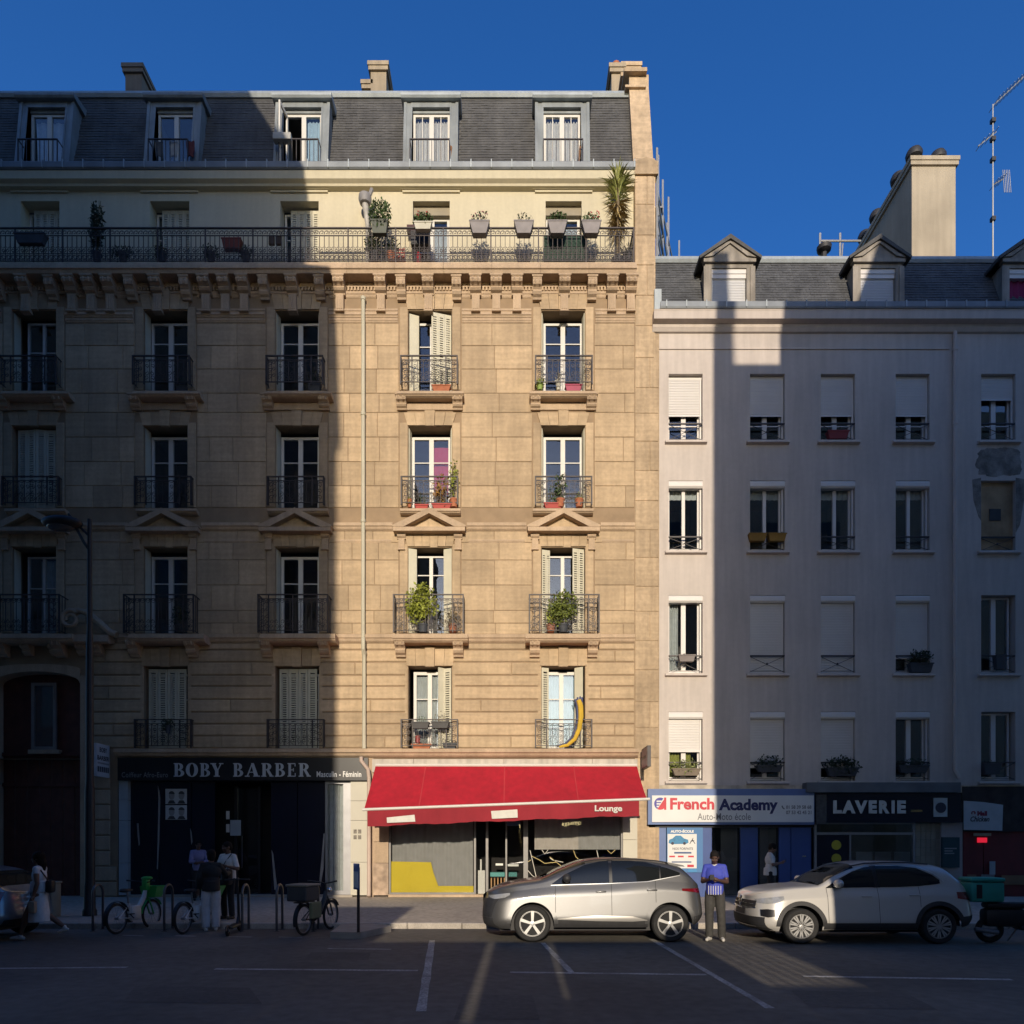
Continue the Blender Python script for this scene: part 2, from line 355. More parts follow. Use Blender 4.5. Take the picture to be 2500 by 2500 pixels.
# ================================================================== stone apartment building
BW = 53
COLS = {'E': 84, 'D': 405, 'C': 726, 'A': 1050, 'B': 1375}
ROWS = {1: (759, 954), 2: (1041, 1240), 3: (1337, 1546), 4: (1627, 1827)}
XL, XR = -18.0, wx(1550)
bld = thing('stone_apartment_building', (wx(700), 0, 0.3), 'tall ochre stone apartment building with slate mansard and iron balconies', 'building')
holes = []
for c, px in COLS.items():
    for r, (a, b) in ROWS.items():
        if c == 'E' and r == 4: continue
        holes.append((wx(px-BW), wx(px+BW), wz(b), wz(a)))
arch = (XL, wx(198), 0.2, wz(1638)); holes.append(arch)
q = MB(); wall(q, XL, XR, wz(1852), 19.0, [h for h in holes if h is not arch] + [(XL, wx(198), wz(1852), wz(1638))], 0.0, 0.42)
q.obj('wall', STONEBACK, bld)
# stone blocks
def course_blocks(x0, x1, z0, z1, cuts, m=STONE, proud=0.022, parent=None, ch=0.012):
    xs = [x0] + [x0+(x1-x0)*c for c in cuts] + [x1]
    for i in range(len(xs)-1):
        q = MB(); p = proud + rnd.uniform(-0.003, 0.003); g = 0.006
        q.block(xs[i]+g, xs[i+1]-g, -p, 0.004, z0+g, z1-g, ch); q.obj('stone_block', m, parent or bld)
UP = [790, 845, 902, 961, 1008, 1068, 1128, 1187, 1240]
MID = [1297, 1325, 1368, 1429, 1491, 1522, 1549]
LOW = [1570, 1587, 1617, 1649, 1676, 1708, 1739, 1768, 1797, 1827]
ZONES = [(160, 330), (481, 650), (802, 974), (1126, 1299), (1451, 1549)]
PAT = [[0.27, 0.78], [0.5], [0.3, 0.72], [0.18, 0.55], [0.36, 0.8], [0.47], [0.22, 0.66], [0.6]]
k = 0
for zi, (a, b) in enumerate(ZONES):
    narrow = b-a < 120
    for L_ in (UP, MID):
        for i in range(len(L_)-1):
            cuts = PAT[(k*3+zi*5+i) % len(PAT)] if not narrow else ([0.75] if i % 2 else [])
            cuts = [c+rnd.uniform(-0.04, 0.04) for c in cuts]; k += 1
            course_blocks(wx(a), wx(b), wz(L_[i+1]), wz(L_[i]), cuts)
for a, b in ((212, 350), (460, 671), (781, 995), (1105, 1320), (1430, 1549)):
    for i in range(len(LOW)-1):
        cuts = [] if (i*7+a) % 3 else [rnd.uniform(0.25, 0.75)]
        q0 = wz(LOW[i]); course_blocks(wx(a), wx(b), wz(LOW[i+1])+0.012, q0-0.012, cuts, proud=0.035, ch=0.022)
course_blocks(wx(-60), wx(8), wz(1240), wz(790), []); course_blocks(wx(-60), wx(8), wz(1549), wz(1297), [])
# rusticated pier beside the gateway, down to the pavement
q = MB(); q.box(wx(198), wx(288), 0.0, 0.42, 0.2, wz(1852)); q.obj('pier', STONEBACK, bld)
ys = [1852+i*37.5 for i in range(10)]
for i in range(9): course_blocks(wx(212), wx(286) if i > 6 else wx(270), wz(ys[i+1])+0.012, wz(ys[i])-0.012, [], STONE2, 0.04, ch=0.025)
q = MB(); q.box(wx(198), wx(212), -0.05, 0.1, 0.25, wz(1650)); q.obj('gateway_jamb', STONE2, bld)
# window jambs, lintels, keystones, slabs
def voussoirs(px, ytop, ybot, n, half, lean, kproud=0.09, proud=0.045):
    for i in range(n):
        a = -half + 2*half*i/n; b = -half + 2*half*(i+1)/n; key = (i == n//2)
        la = a/half*lean; lb = b/half*lean; zt = wz(ytop-(3 if key else 0)); zb = wz(ybot+(3 if key else 0))
        g = 0.4
        q = MB(); p = kproud if key else proud
        q.prism([(wx(px+a+g), zb), (wx(px+b-g), zb), (wx(px+b+lb-g), zt), (wx(px+a+la+g), zt)], 'y', -p, 0.006); q.obj('keystone' if key else 'voussoir', STONE, bld)
def bracket_prof(d, h):   # side profile (y, z) of a scrolled bracket, top at z = 0
    return [(0, 0), (-d, 0), (-d, -0.16*h), (-d*0.96, -0.2*h), (-d*1.0, -0.32*h), (-d*0.93, -0.45*h), (-d*0.74, -0.52*h), (-d*0.62, -0.6*h),
            (-d*0.66, -0.7*h), (-d*0.55, -0.82*h), (-d*0.35, -0.9*h), (-d*0.3, -h), (0, -h)]
def bracket(x, w, z, d, h, name='bracket', pend=0.0, y=0.0):
    q = MB(); q.prism([(y+a, z+b) for a, b in bracket_prof(d, h)], 'x', x-w/2, x+w/2)
    q.box(x-w/2-0.025, x+w/2+0.025, y-d-0.02, y, z-0.05, z-0.002)
    for s in (-0.25, 0.25): q.tube([(x+s*w, y-d*0.98, z-0.2*h), (x+s*w, y-d*0.99, z-0.33*h), (x+s*w, y-d*0.9, z-0.47*h)], w*0.1, 5)
    if pend:
        q.box(x-w*0.36, x+w*0.36, y-d*0.42, y, z-h-pend, z-h+0.002)
        for s in (-0.2, 0, 0.2): q.box(x+s*w-w*0.05, x+s*w+w*0.05, y-d*0.46, y-d*0.3, z-h-pend+0.05, z-h-0.05)
        q.box(x-w*0.42, x+w*0.42, y-d*0.5, y, z-h-pend-0.03, z-h-pend+0.001)
    return q.obj(name, STONE2, bld)
def slab(px0, px1, ytop, ybot, d, name='balcony_slab', y=0.0, parent=None, m=STONE2):
    zt, zb = wz(ytop, -d), wz(ybot, -d); h = zt-zb; q = MB()
    pr = [(y, zt), (y-d, zt), (y-d, zt-0.55*h), (y-d+0.03, zt-0.6*h), (y-d+0.05, zt-0.8*h), (y-d+0.12, zb), (y, zb)]
    q.prism(pr, 'x', wx(px0, -d), wx(px1, -d)); return q.obj(name, m, parent or bld)
for c, px in COLS.items():
    for r, (a, b) in ROWS.items():
        if c == 'E' and r == 4: continue
        if r in (1, 2, 3):
            for s in (-1, 1):
                q = MB(); x0 = wx(px+s*(BW+1)); x1 = wx(px+s*(BW+21)); q.block(min(x0, x1), max(x0, x1), -0.04, 0.005, wz(b), wz(a-8), 0.015); q.obj('window_jamb', STONE, bld)
        if r == 1: voussoirs(px, 716, 757, 5, 55, 8)
        if r == 2: voussoirs(px, 1009, 1040, 5, 55, 9)
        if r == 3: voussoirs(px, 1303, 1335, 6, 56, 5, 0.05)
        if r == 4: voussoirs(px, 1585, 1626, 5, 57, 3, 0.1)
        if r == 1:
            slab(px-82, px+82, 954, 966, 0.36)
            for s in (-1, 1): bracket(wx(px+s*68), 0.30, wz(966, -0.3)+0.09, 0.30, 0.38)
            q = MB(); q.block(wx(px-58), wx(px+58), -0.05, 0.005, wz(1003), wz(985)); q.obj('sill_panel', STONE2, bld)
        if r == 2:
            slab(px-74, px+74, 1241, 1252, 0.22, 'sill')
        if r == 3:
            slab(px-92, px+92, 1547, 1566, 0.50)
            for s in (-1, 1): bracket(wx(px+s*70), 0.30, wz(1566, -0.4)+0.16, 0.42, 0.55)
            # pediment on brackets above
            for s in (-1, 1):
                bracket(wx(px+s*69), 0.26, wz(1291)+0.0, 0.2, 0.34, pend=0.3)
            z0, z1 = wz(1284, -0.28), wz(1239, -0.28); hw = 0.0125*88*(CAM_D-0.28)/CAM_D; X = wx(px)
            q = MB(); q.prism([(X-hw, z0-0.14), (X+hw, z0-0.14), (X+hw, z0-0.02), (X-hw, z0-0.02)], 'y', -0.28, 0)
            q.obj('pediment_base', STONE2, bld)
            for s in (-1, 1):
                q = MB(); q.prism([(X+s*hw*1.02, z0-0.018), (X+s*(hw-0.32), z0-0.018), (X, z1-0.17), (X, z1), (X+s*hw*1.02, z0+0.03)], 'y', -0.29, 0); q.obj('pediment_rake', STONE2, bld)
            q = MB(); q.prism([(X-hw+0.3, z0-0.015), (X+hw-0.3, z0-0.015), (X, z1-0.16)], 'y', -0.06, 0); q.obj('tympanum', STONE, bld)
        if r == 4:
            for s in (-1, 1):
                q = MB(); x0 = wx(px+s*(BW+1)); x1 = wx(px+s*(BW+9)); q.block(min(x0, x1), max(x0, x1), -0.03, 0.005, wz(b), wz(a), 0.01); q.obj('window_jamb', STONE, bld)
# string courses
def band(name, px0, px1, y0, y1, d, m=STONE2, y=0.0, parent=None):
    zt, zb = wz(y0), wz(y1); h = zt-zb; q = MB()
    q.prism([(y, zt), (y-d, zt-0.04*h), (y-d, zt-0.45*h), (y-d*0.75, zt-0.55*h), (y-d*0.6, zt-0.8*h), (y-d*0.2, zb), (y, zb)], 'x', wx(px0), wx(px1)); return q.obj(name, m, parent or bld)
px_e = [-80] + [c for c in (84, 405, 726, 1050, 1375)] + [1637]
edges = [(-80, 84-90)] + [(px_e[i]+90, px_e[i+1]-90) for i in range(1, 5)] + [(1375+90, 1549)]
for a, b in edges:
    band('string_course', a, b, 1279, 1297, 0.12); band('string_course', a, b, 1550, 1570, 0.12)
    band('string_course', a+4, b-4, 1318, 1327, 0.045)
    for y0, y1, d in ((757, 768, 0.07), (768, 780, 0.10), (780, 790, 0.06)): band('frieze_moulding', a-12 if a > 0 else a, b+12 if b < 1500 else b, y0, y1, d)
    band('frieze_moulding', a-12 if a > 0 else a, b+12 if b < 1500 else b, 716, 728, 0.05)
band('base_cornice', 286, 1557, 1829, 1850, 0.20)
# modillion corbels under the long balcony
LONG = [70, 182, 228, 275, 390, 507, 554, 600, 718, 832, 932, 1047, 1162, 1212, 1262, 1377, 1492, 1538]
SHORT = [5, 135, 327, 460, 650, 785, 982, 1116, 1311, 1444]
b0 = bracket(wx(LONG[0]), 0.33, 18.985, 0.40, 0.42, 'corbel', pend=0.5)
for p in LONG[1:]: shared(b0, wx(p)-wx(LONG[0]), 0, 0)
b1 = bracket(wx(SHORT[0]), 0.27, 18.985, 0.36, 0.55, 'corbel')
for p in SHORT[1:]: shared(b1, wx(p)-wx(SHORT[0]), 0, 0)
q = MB(); x = XL
while x < XR-0.1: q.box(x, x+0.055, -0.09, 0.0, 18.74, 18.86); x += 0.1
stuff(q.obj('dentil', STONE2, bld))
q = MB(); q.box(XL, XR, -0.05, 0.0, 18.87, 18.99); q.obj('frieze_band', STONE2, bld)
q = MB(); q.box(XL, XR, -0.06, 0.0, 18.66, 18.735); q.obj('frieze_band', STONE2, bld)
# long balcony slab in joined stones
x = XL; e = wx(1555, -0.45); i = 0
while x < e-0.3:
    x2 = min(e, x+1.45)
    if e-x2 < 0.4: x2 = e
    q = MB(); q.prism([(0.25, 19.30), (-0.42, 19.31), (-0.44, 19.22), (-0.46, 19.20), (-0.47, 19.10), (-0.43, 19.08), (-0.40, 18.995), (0.25, 18.995)], 'x', x+0.003, x2-0.003)
    q.obj('balcony_slab', STONE2, bld); x = x2
# attic storey
AY = 0.25
ahole = []
AT = {'E': (50, 145), 'D': (366, 462), 'C': (684, 778), 'A': (1008, 1098), 'B': (1332, 1420)}
for c, (a, b) in AT.items(): ahole.append((wx(a, AY), wx(b, AY), 19.32, wz(491, AY)))
q = MB(); wall(q, XL, XR, 19.30, 22.1, ahole, AY, AY+0.4); q.obj('attic_wall', CREAM, bld)
q = MB(); q.prism([(AY, 22.05), (0.1, 22.08), (0.08, 22.14), (-0.02, 22.2), (-0.05, 22.42), (0.4, 22.42), (0.4, 22.05)], 'x', XL, XR); q.obj('roof_cornice', CREAM, bld)
for c, (a, b) in AT.items():
    m_ = (a+b)/2; q = MB(); q.box(wx(m_-75, AY), wx(m_+75, AY), AY-0.09, AY, wz(467, AY), wz(454, AY)); q.box(wx(m_-70, AY), wx(m_+70, AY), AY-0.05, AY, wz(472, AY), wz(467, AY)); q.obj('lintel_moulding', CREAM, bld)
# gutter
q = MB(); q.prism([(0.4, 22.43), (-0.07, 22.43), (-0.11, 22.47), (-0.12, 22.62), (-0.09, 22.66), (-0.06, 22.63), (-0.05, 22.5), (0.4, 22.5)], 'x', XL, XR); q.obj('gutter', ZINCD, bld)
x = XL
q0 = None
while x < XR:
    if q0 is None:
        q = MB(); q.box(x, x+0.03, -0.13, -0.05, 22.45, 22.69); q0 = q.obj('gutter_clip', ZINC, bld); x0_ = x
    else: shared(q0, x-x0_, 0, 0)
    x += 0.62
# mansard with slates
def slates(parent, x0, x1, ya, za, yb, zb, course, width, m=SLATE, seed=3, skip=()):
    rg = random.Random(seed); q = MB(); L_ = math.hypot(yb-ya, zb-za); n = int(L_/course); uy, uz = (yb-ya)/L_, (zb-za)/L_; ny, nz = -uz, uy
    for i in range(n):
        off = (i % 2)*width/2
        x = x0-off
        while x < x1:
            a = max(x, x0)+0.002; b = min(x+width, x1)-0.002
            if b-a > 0.03 and not any(sa-0.02 < a and b < sb+0.02 and za+uz*i*course < sz for sa, sb, sz in skip):
                t = 0.012+rg.uniform(-0.003, 0.006); s0 = i*course; s1 = s0+course*1.05; j = rg.uniform(-0.006, 0.006)
                def P(xx, s, o): return (xx, ya+uy*s+ny*o, za+uz*s+nz*o)
                q.add([P(a, s0+j, t), P(b, s0+j, t), P(b, s1, 0.002), P(a, s1, 0.002), P(a, s0+j, 0), P(b, s0+j, 0)], [(0,1,2,3), (4,5,1,0), (0,3,4), (1,5,2)])
            x += width
    return stuff(q.obj('slates', m, parent, recalc=False))
MY0, MZ0, MY1, MZ1 = 0.34, 22.52, 1.25, 26.02
XM = wx(1540, 0.6)
DX = (-14.56, -10.56, -6.55, -2.53, 1.57); DOW = 0.80; DZT = 25.16
DECK = mat('roof_deck', (0.09, 0.09, 0.09), 0.9)
def my(z): return MY0+(MY1-MY0)*(z-MZ0)/(MZ1-MZ0)
e_ = [XL]+[v for x in DX for v in (x-DOW, x+DOW)]+[XM+0.1]
for i in range(0, len(e_), 2):
    q = MB(); q.prism([(MY0, MZ0), (MY1, MZ1), (MY1+2, MZ1+0.1), (MY1+2, 22.45), (MY0+0.1, 22.45)], 'x', e_[i], e_[i+1]); q.obj('roof', DECK, bld)
for x in DX: q = MB(); q.prism([(my(DZT), DZT), (MY1, MZ1), (MY1+2, MZ1+0.1), (MY1+2, DZT)], 'x', x-DOW+0.001, x+DOW-0.001); q.obj('roof', DECK, bld)
q = MB(); q.prism([(MY1+2.001, MZ1+0.1), (11, 26.5), (11, 22.45), (MY1+2.001, 22.45)], 'x', XL, XM+0.1); q.obj('roof', DECK, bld)
slates(bld, XL, XM+0.1, MY0-0.004, MZ0, MY1-0.004, MZ1, 0.115, 0.21, skip=[(x-DOW-0.1, x+DOW+0.1, DZT) for x in DX])
q = MB(); q.prism([(MY1-0.08, MZ1-0.06), (MY1-0.13, MZ1+0.02), (MY1-0.10, MZ1+0.12), (MY1+0.2, MZ1+0.16), (MY1+0.2, MZ1-0.06)], 'x', XL, XM+0.08); q.obj('ridge_flashing', ZINC, bld)
x = XL+0.3; q0 = None
while x < XM:
    if q0 is None:
        q = MB(); q.tube([(x, MY1+0.04, MZ1+0.15), (x, MY1+0.5, MZ1+0.2)], 0.035, 6); q0 = q.obj('zinc_seam', ZINC, bld); x0_ = x
    else: shared(q0, x-x0_, 0, 0)
    x += 0.68
# ------------------------------------------------------------------ windows
def curtain(parent, x0, x1, z0, z1, y, m, amp=0.03, waves=5, scallop=0.0):
    n = 40; rows = []
    for j in range(9):
        v = j/8
        rows.append([(x0+(x1-x0)*i/n, y+amp*math.sin(i/n*waves*6.28+0.6*math.sin(v*3))+0.3*amp*math.sin(i*1.7), z1-(z1-z0-(scallop*abs(math.sin(i/n*3.14*2)) if j == 8 else 0))*v) for i in range(n+1)])
    q = MB(); q.grid(rows); return q.obj('curtain', m, parent, smooth='all')
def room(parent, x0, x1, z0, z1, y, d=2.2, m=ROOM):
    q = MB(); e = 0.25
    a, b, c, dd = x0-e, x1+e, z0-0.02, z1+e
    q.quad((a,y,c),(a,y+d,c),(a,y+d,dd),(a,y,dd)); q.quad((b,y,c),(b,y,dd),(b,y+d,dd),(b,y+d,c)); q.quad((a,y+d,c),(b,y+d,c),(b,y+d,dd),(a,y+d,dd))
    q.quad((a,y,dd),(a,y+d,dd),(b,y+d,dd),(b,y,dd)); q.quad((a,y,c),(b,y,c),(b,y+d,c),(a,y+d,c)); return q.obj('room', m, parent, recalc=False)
def casement(parent, x0, x1, z0, z1, y, fm=WHITE, st=0.06, mid=0.13, bars=(0.66,), name='window', glass=GLASS, bw=0.03, low=0.0):
    q = MB(); d = 0.07
    q.box(x0, x0+st, y, y+d, z0, z1); q.box(x1-st, x1, y, y+d, z0, z1); q.box(x0+st, x1-st, y, y+d, z1-st, z1); q.box(x0+st, x1-st, y, y+d, z0, z0+max(st, low))
    xm = (x0+x1)/2
    if mid: q.box(xm-mid/2, xm+mid/2, y-0.012, y+d, z0+max(st, low), z1-st)
    lights = [(x0+st, xm-mid/2), (xm+mid/2, x1-st)] if mid else [(x0+st, x1-st)]
    zz = [z0+max(st, low)] + [z0+(z1-z0)*b for b in bars] + [z1-st]
    for a, b in lights:
        for zb in zz[1:-1]: q.box(a, b, y+0.008, y+d-0.01, zb-bw/2, zb+bw/2)
    w = q.obj(name, fm, parent)
    for a, b in lights:
        for i in range(len(zz)-1):
            p = MB(); p.box(a, b, y+0.03, y+0.036, zz[i]+(bw/2 if i else 0), zz[i+1]-(bw/2 if i < len(zz)-2 else 0)); p.obj('pane', glass, w)
    return w
def shutter_leaf(parent, xa, ya, xb, yb, z0, z1, cols=1, m=SHUTTER, solid=False):
    a = Vector((xa, ya, 0)); b = Vector((xb, yb, 0)); u = (b-a); W = u.length; u.normalize(); n = Vector((u.y, -u.x, 0)); q = MB()
    def bx(u0, u1, n0, n1, za, zb):
        c = [a+u*p+n*r for p, r in ((u0, n0), (u1, n0), (u1, n1), (u0, n1))]
        q.add([(v.x, v.y, za) for v in c]+[(v.x, v.y, zb) for v in c], [(0,3,2,1),(4,5,6,7),(0,1,5,4),(1,2,6,5),(2,3,7,6),(3,0,4,7)])
    if solid: bx(0, W, 0, 0.02, z0, z1); bx(0.02, W-0.02, 0.02, 0.025, z0+0.05, z1-0.05)
    else:
        cw = W/cols
        for k_ in range(cols):
            s = cw*0.24
            bx(k_*cw, k_*cw+s, 0.0, 0.026, z0, z1); bx((k_+1)*cw-s, (k_+1)*cw-0.004, 0.0, 0.026, z0, z1)
            zz = z0
            gaps = [z0+(z1-z0)*f for f in (0.0, 0.5)]
            bx(k_*cw+s, (k_+1)*cw-s, 0.008, 0.024, z0, z0+0.12); bx(k_*cw+s, (k_+1)*cw-s, 0.008, 0.024, z1-0.12, z1)
            zz = z0+0.14
            while zz < z1-0.14:
                bx(k_*cw+s, (k_+1)*cw-s, 0.0, 0.018, zz, zz+0.042); zz += 0.07
    return q.obj('shutter', m, parent)
def opening(c, r): px = COLS[c]; a, b = ROWS[r]; return wx(px-BW), wx(px+BW), wz(b), wz(a)
WY = 0.30
FLC = mat('red_blind', (0.42, 0.02, 0.06), 0.8, 0.06, 2)
LBLUE = mat('pale_blue_curtain', (0.42, 0.55, 0.62), 0.9, 0.1, 5)
for c in COLS:
    for r in ROWS:
        if c == 'E' and r == 4: continue
        x0, x1, z0, z1 = opening(c, r); zt = z1-0.16
        if r == 4 and c in 'CD' or (c, r) == ('E', 2):
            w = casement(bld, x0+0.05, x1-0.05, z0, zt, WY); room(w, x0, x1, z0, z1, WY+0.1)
            W4 = (x1-x0-0.16)/4
            for i in range(4):
                dy = 0.05 if (c, r) == ('E', 2) and i in (1, 2) else 0.0
                shutter_leaf(w, x0+0.08+W4*i, 0.14-(dy if i == 2 else 0), x0+0.08+W4*(i+1)-0.01, 0.14-(dy if i == 1 else 0), z0+0.02, z1-0.05, 1)
            continue
        kx = 0.0
        if (c, r) == ('A', 1): w = casement(bld, x0+0.16, x1-0.10, z0, zt, WY, bars=(0.68,), st=0.07)
        elif r == 3 and c in 'AB': w = casement(bld, x0+0.18, x1-0.18, z0, z1-0.14, WY, bars=(0.76,), st=0.05, mid=0.11)
        elif r == 4: w = casement(bld, x0+0.12, x1-0.2, z0, z1-0.1, WY, bars=(0.65,), st=0.09, low=0.1)
        elif c == 'E': w = casement(bld, x0+0.25, x1-0.05, z0, zt, WY, bars=(0.6,), mid=0.08)
        else: w = casement(bld, x0+0.07, x1-0.05, z0, zt, WY, bars=(0.72,) if r == 1 else (0.66,), st=0.07 if r == 1 else 0.08, mid=0.14)
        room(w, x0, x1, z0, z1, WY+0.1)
        S_ = [(x0+0.02, 0.05), (x1-0.02, 0.05)]
        if (c, r) == ('A', 1):
            shutter_leaf(w, x0+0.02, 0.06, x0+0.30, 0.16, z0+0.02, z1-0.05, solid=True); shutter_leaf(w, x1-0.62, -0.02, x1-0.03, 0.14, z0+0.02, z1-0.06, 3)
        elif (c, r) == ('A', 3):
            shutter_leaf(w, x0+0.0, 0.02, x0+0.24, 0.10, z0+0.02, z1-0.02, solid=True); shutter_leaf(w, x1-0.25, 0.10, x1, 0.02, z0+0.02, z1-0.02, solid=True)
        elif (c, r) == ('B', 3):
            shutter_leaf(w, x0+0.01, 0.04, x0+0.26, 0.12, z0+0.02, z1-0.05, 2); shutter_leaf(w, x1-0.38, 0.02, x1-0.02, 0.12, z0+0.02, z1-0.02, 2)
        elif (c, r) == ('A', 4):
            shutter_leaf(w, x1-0.42, 0.0, x1-0.24, 0.12, z0+0.02, z1-0.03, solid=True); shutter_leaf(w, x1-0.25, 0.10, x1-0.01, 0.02, z0+0.02, z1-0.05, 1)
        elif (c, r) == ('B', 4):
            shutter_leaf(w, x0+0.0, 0.03, x0+0.22, 0.12, z0+0.02, z1-0.03, 1); shutter_leaf(w, x1-0.30, 0.12, x1-0.06, -0.02, z0+0.02, z1-0.02, solid=True)
        else:
            shutter_leaf(w, x0+0.005, 0.05, x0+0.05, 0.27, z0+0.02, z1-0.03, solid=True); shutter_leaf(w, x1-0.05, 0.27, x1-0.005, 0.05, z0+0.02, z1-0.03, solid=True)
        if (c, r) == ('A', 2): curtain(w, (x0+x1)/2+0.05, x1-0.1, z0+0.55, z1-0.42, WY+0.11, FLC, 0.008, 1.5); 
        if (c, r) == ('A', 4): curtain(w, x0+0.15, x1-0.3, z0+0.1, z1-0.22, WY+0.12, CURTAIN, 0.02, 9, 0.1)
        if (c, r) == ('B', 4): curtain(w, x0+0.15, x1-0.25, z0+0.1, z1-0.2, WY+0.12, LBLUE, 0.02, 10)
        if (c, r) == ('E', 3): curtain(w, x0+0.6, x1-0.06, z0+0.1, z1-0.25, WY+0.12, CURTAIN, 0.02, 6)
for c, (a, b) in AT.items():
    x0, x1 = wx(a, AY), wx(b, AY); z1 = wz(491, AY); z0 = 19.32
    if c in 'AB':
        w = casement(bld, x0+0.03, x1-0.03, z0, z1-0.28, AY+0.3, bars=(), st=0.08); room(w, x0, x1, z0, z1, AY+0.4); curtain(w, x0+0.5, x1-0.1, z0+0.3, z1-0.45, AY+0.42, CURTAIN, 0.02, 6, 0.1)
        q = MB(); q.box(x0, x1, AY+0.18, AY+0.3, z1-0.28, z1); q.obj('blind_box', mat('blind_box', (0.30, 0.26, 0.19), 0.8, 0.1), w)
    else:
        w = casement(bld, x0+0.03, x1-0.03, z0, z1-0.1, AY+0.36); W4 = (x1-x0-0.3)/4
        for i in range(4): shutter_leaf(w, x0+0.25+W4*i, AY+0.28, x0+0.25+W4*(i+1)-0.008, AY+0.28, z0+0.02, z1-0.06, 1)
# dormers
DY = 0.28
DORM = {'E': (55, 185, 89, 178), 'D': (367, 495, 391, 482), 'C': (676, 806, 700, 792), 'A': (990, 1119, 1012, 1104), 'B': (1305, 1436, 1324, 1417)}
for c, (a, b, wa, wb_) in DORM.items():
    xm = {'E': -14.56, 'D': -10.56, 'C': -6.55, 'A': -2.53, 'B': 1.57}[c]
    ow = 0.82; iw = 0.585; zb, zt = 22.55, 25.17; wz1 = 24.92
    q = MB()
    def fy(z): return DY+(z-zb)/(zt-zb)*0.30
    def slab_(x0, x1, z0, z1, o, back=1.4): q.prism([(fy(z0)-o, z0), (fy(z1)-o, z1), (back, z1), (back, z0)], 'x', x0, x1)
    for s in (-1, 1):
        a_, b_ = sorted((xm+s*iw, xm+s*ow)); slab_(a_, b_, zb, zt, 0.0)
        a_, b_ = sorted((xm+s*(ow-0.06), xm+s*(ow+0.03))); slab_(a_, b_, zb, zt-0.02, 0.03, 0.8)
        a_, b_ = sorted((xm+s*iw, xm+s*(iw+0.05))); slab_(a_, b_, zb, wz1+0.04, 0.02, 0.8)
    slab_(xm-iw-0.05, xm+iw+0.05, wz1+0.05, zt-0.001, 0.015); q.box(xm-iw, xm+iw, DY+0.36, 1.2, wz1-0.04, wz1+0.05)
    q.box(xm-iw, xm+iw, DY-0.05, 1.0, zb-0.02, zb+0.1); q.box(xm-ow+0.01, xm+ow-0.01, DY+0.36, 1.42, zt-0.02, zt+0.03)
    d = q.obj('dormer', ZINCG, bld)
    q = MB(); q.prism([(DY+0.16, zt-0.01), (DY+0.12, zt+0.04), (DY+0.12, zt+0.11), (DY+0.16, zt+0.14), (1.6, zt+0.34), (1.6, zt)], 'x', xm-ow-0.11, xm+ow+0.11); q.obj('dormer_roof', ZINCG if c in 'DE' else ZINC, d)
    wy = DY+0.40; f0, f1 = zb+0.1, wz1-0.05
    fr = MB(); st = 0.07; x0, x1 = xm-iw+0.01, xm+iw-0.01
    fr.box(x0, x0+st, wy, wy+0.07, f0, f1); fr.box(x1-st, x1, wy, wy+0.07, f0, f1); fr.box(x0+st, x1-st, wy, wy+0.07, f1-st, f1); fr.box(x0+st, x1-st, wy, wy+0.07, f0, f0+0.12)
    fr.box(xm-0.07, xm+0.07, wy-0.01, wy+0.07, f0+0.12, f1-st)
    if c in 'AB':
        for s in (-1, 1): fr.box(xm+s*0.29-0.012, xm+s*0.29+0.012, wy+0.01, wy+0.05, f0+0.12, f1-st)
    wn = fr.obj('window_frame', WHITE, d)
    for s in (-1, 1):
        if c == 'C' and s < 0: continue
        p = MB(); a_, b_ = sorted((xm+s*0.07, xm+s*(iw-0.08))); p.box(a_, b_, wy+0.03, wy+0.036, f0+0.12, f1-st); p.obj('pane', GLASS, d)
    rm = MB(); 
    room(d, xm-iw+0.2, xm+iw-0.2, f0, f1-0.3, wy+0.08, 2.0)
    if c in 'AB':
        curtain(d, xm-0.5, xm-0.06, f0+0.1, f1-0.12, wy+0.12, CURTW, 0.03, 5); curtain(d, xm+0.06, xm+0.5, f0+0.1, f1-0.12, wy+0.12, CURTW, 0.03, 5)
    elif c == 'E': curtain(d, xm-0.5, xm+0.5, f0+0.1, f1-0.12, wy+0.14, CURTAIN, 0.02, 4)
    elif c == 'C':
        curtain(d, xm+0.08, xm+0.5, f0+0.1, f1-0.12, wy+0.12, LBLUE, 0.02, 4)
        v = MB(); hx, hy = xm-iw+0.04, wy; ex, ey = xm-iw-0.05, wy-0.5   # open casement leaf
        u = Vector((ex-hx, ey-hy, 0)); 
        for f_, g_, za, zb2 in ((0, 0.1, f0+0.05, f1-0.05), (0.9, 1.0, f0+0.05, f1-0.05), (0.1, 0.9, f0+0.05, f0+0.16), (0.1, 0.9, f1-0.15, f1-0.05)):
            p0 = (hx+u.x*f_, hy+u.y*f_); p1 = (hx+u.x*g_, hy+u.y*g_)
            v.add([(p0[0], p0[1], za), (p1[0], p1[1], za), (p1[0]+0.05, p1[1], za), (p0[0]+0.05, p0[1], za), (p0[0], p0[1], zb2), (p1[0], p1[1], zb2), (p1[0]+0.05, p1[1], zb2), (p0[0]+0.05, p0[1], zb2)],
                  [(0,3,2,1),(4,5,6,7),(0,1,5,4),(1,2,6,5),(2,3,7,6),(3,0,4,7)])
        v.obj('open_casement', WHITE, d)
    # guard rail
    q = MB(); gx0, gx1, gy = xm-iw-0.02, xm+iw+0.02, DY-0.16; gz0, gz1 = zb+0.12, zb+1.0
    q.box(gx0, gx1, gy-0.018, gy+0.018, gz1-0.03, gz1); q.box(gx0, gx1, gy-0.012, gy+0.012, gz0, gz0+0.02)
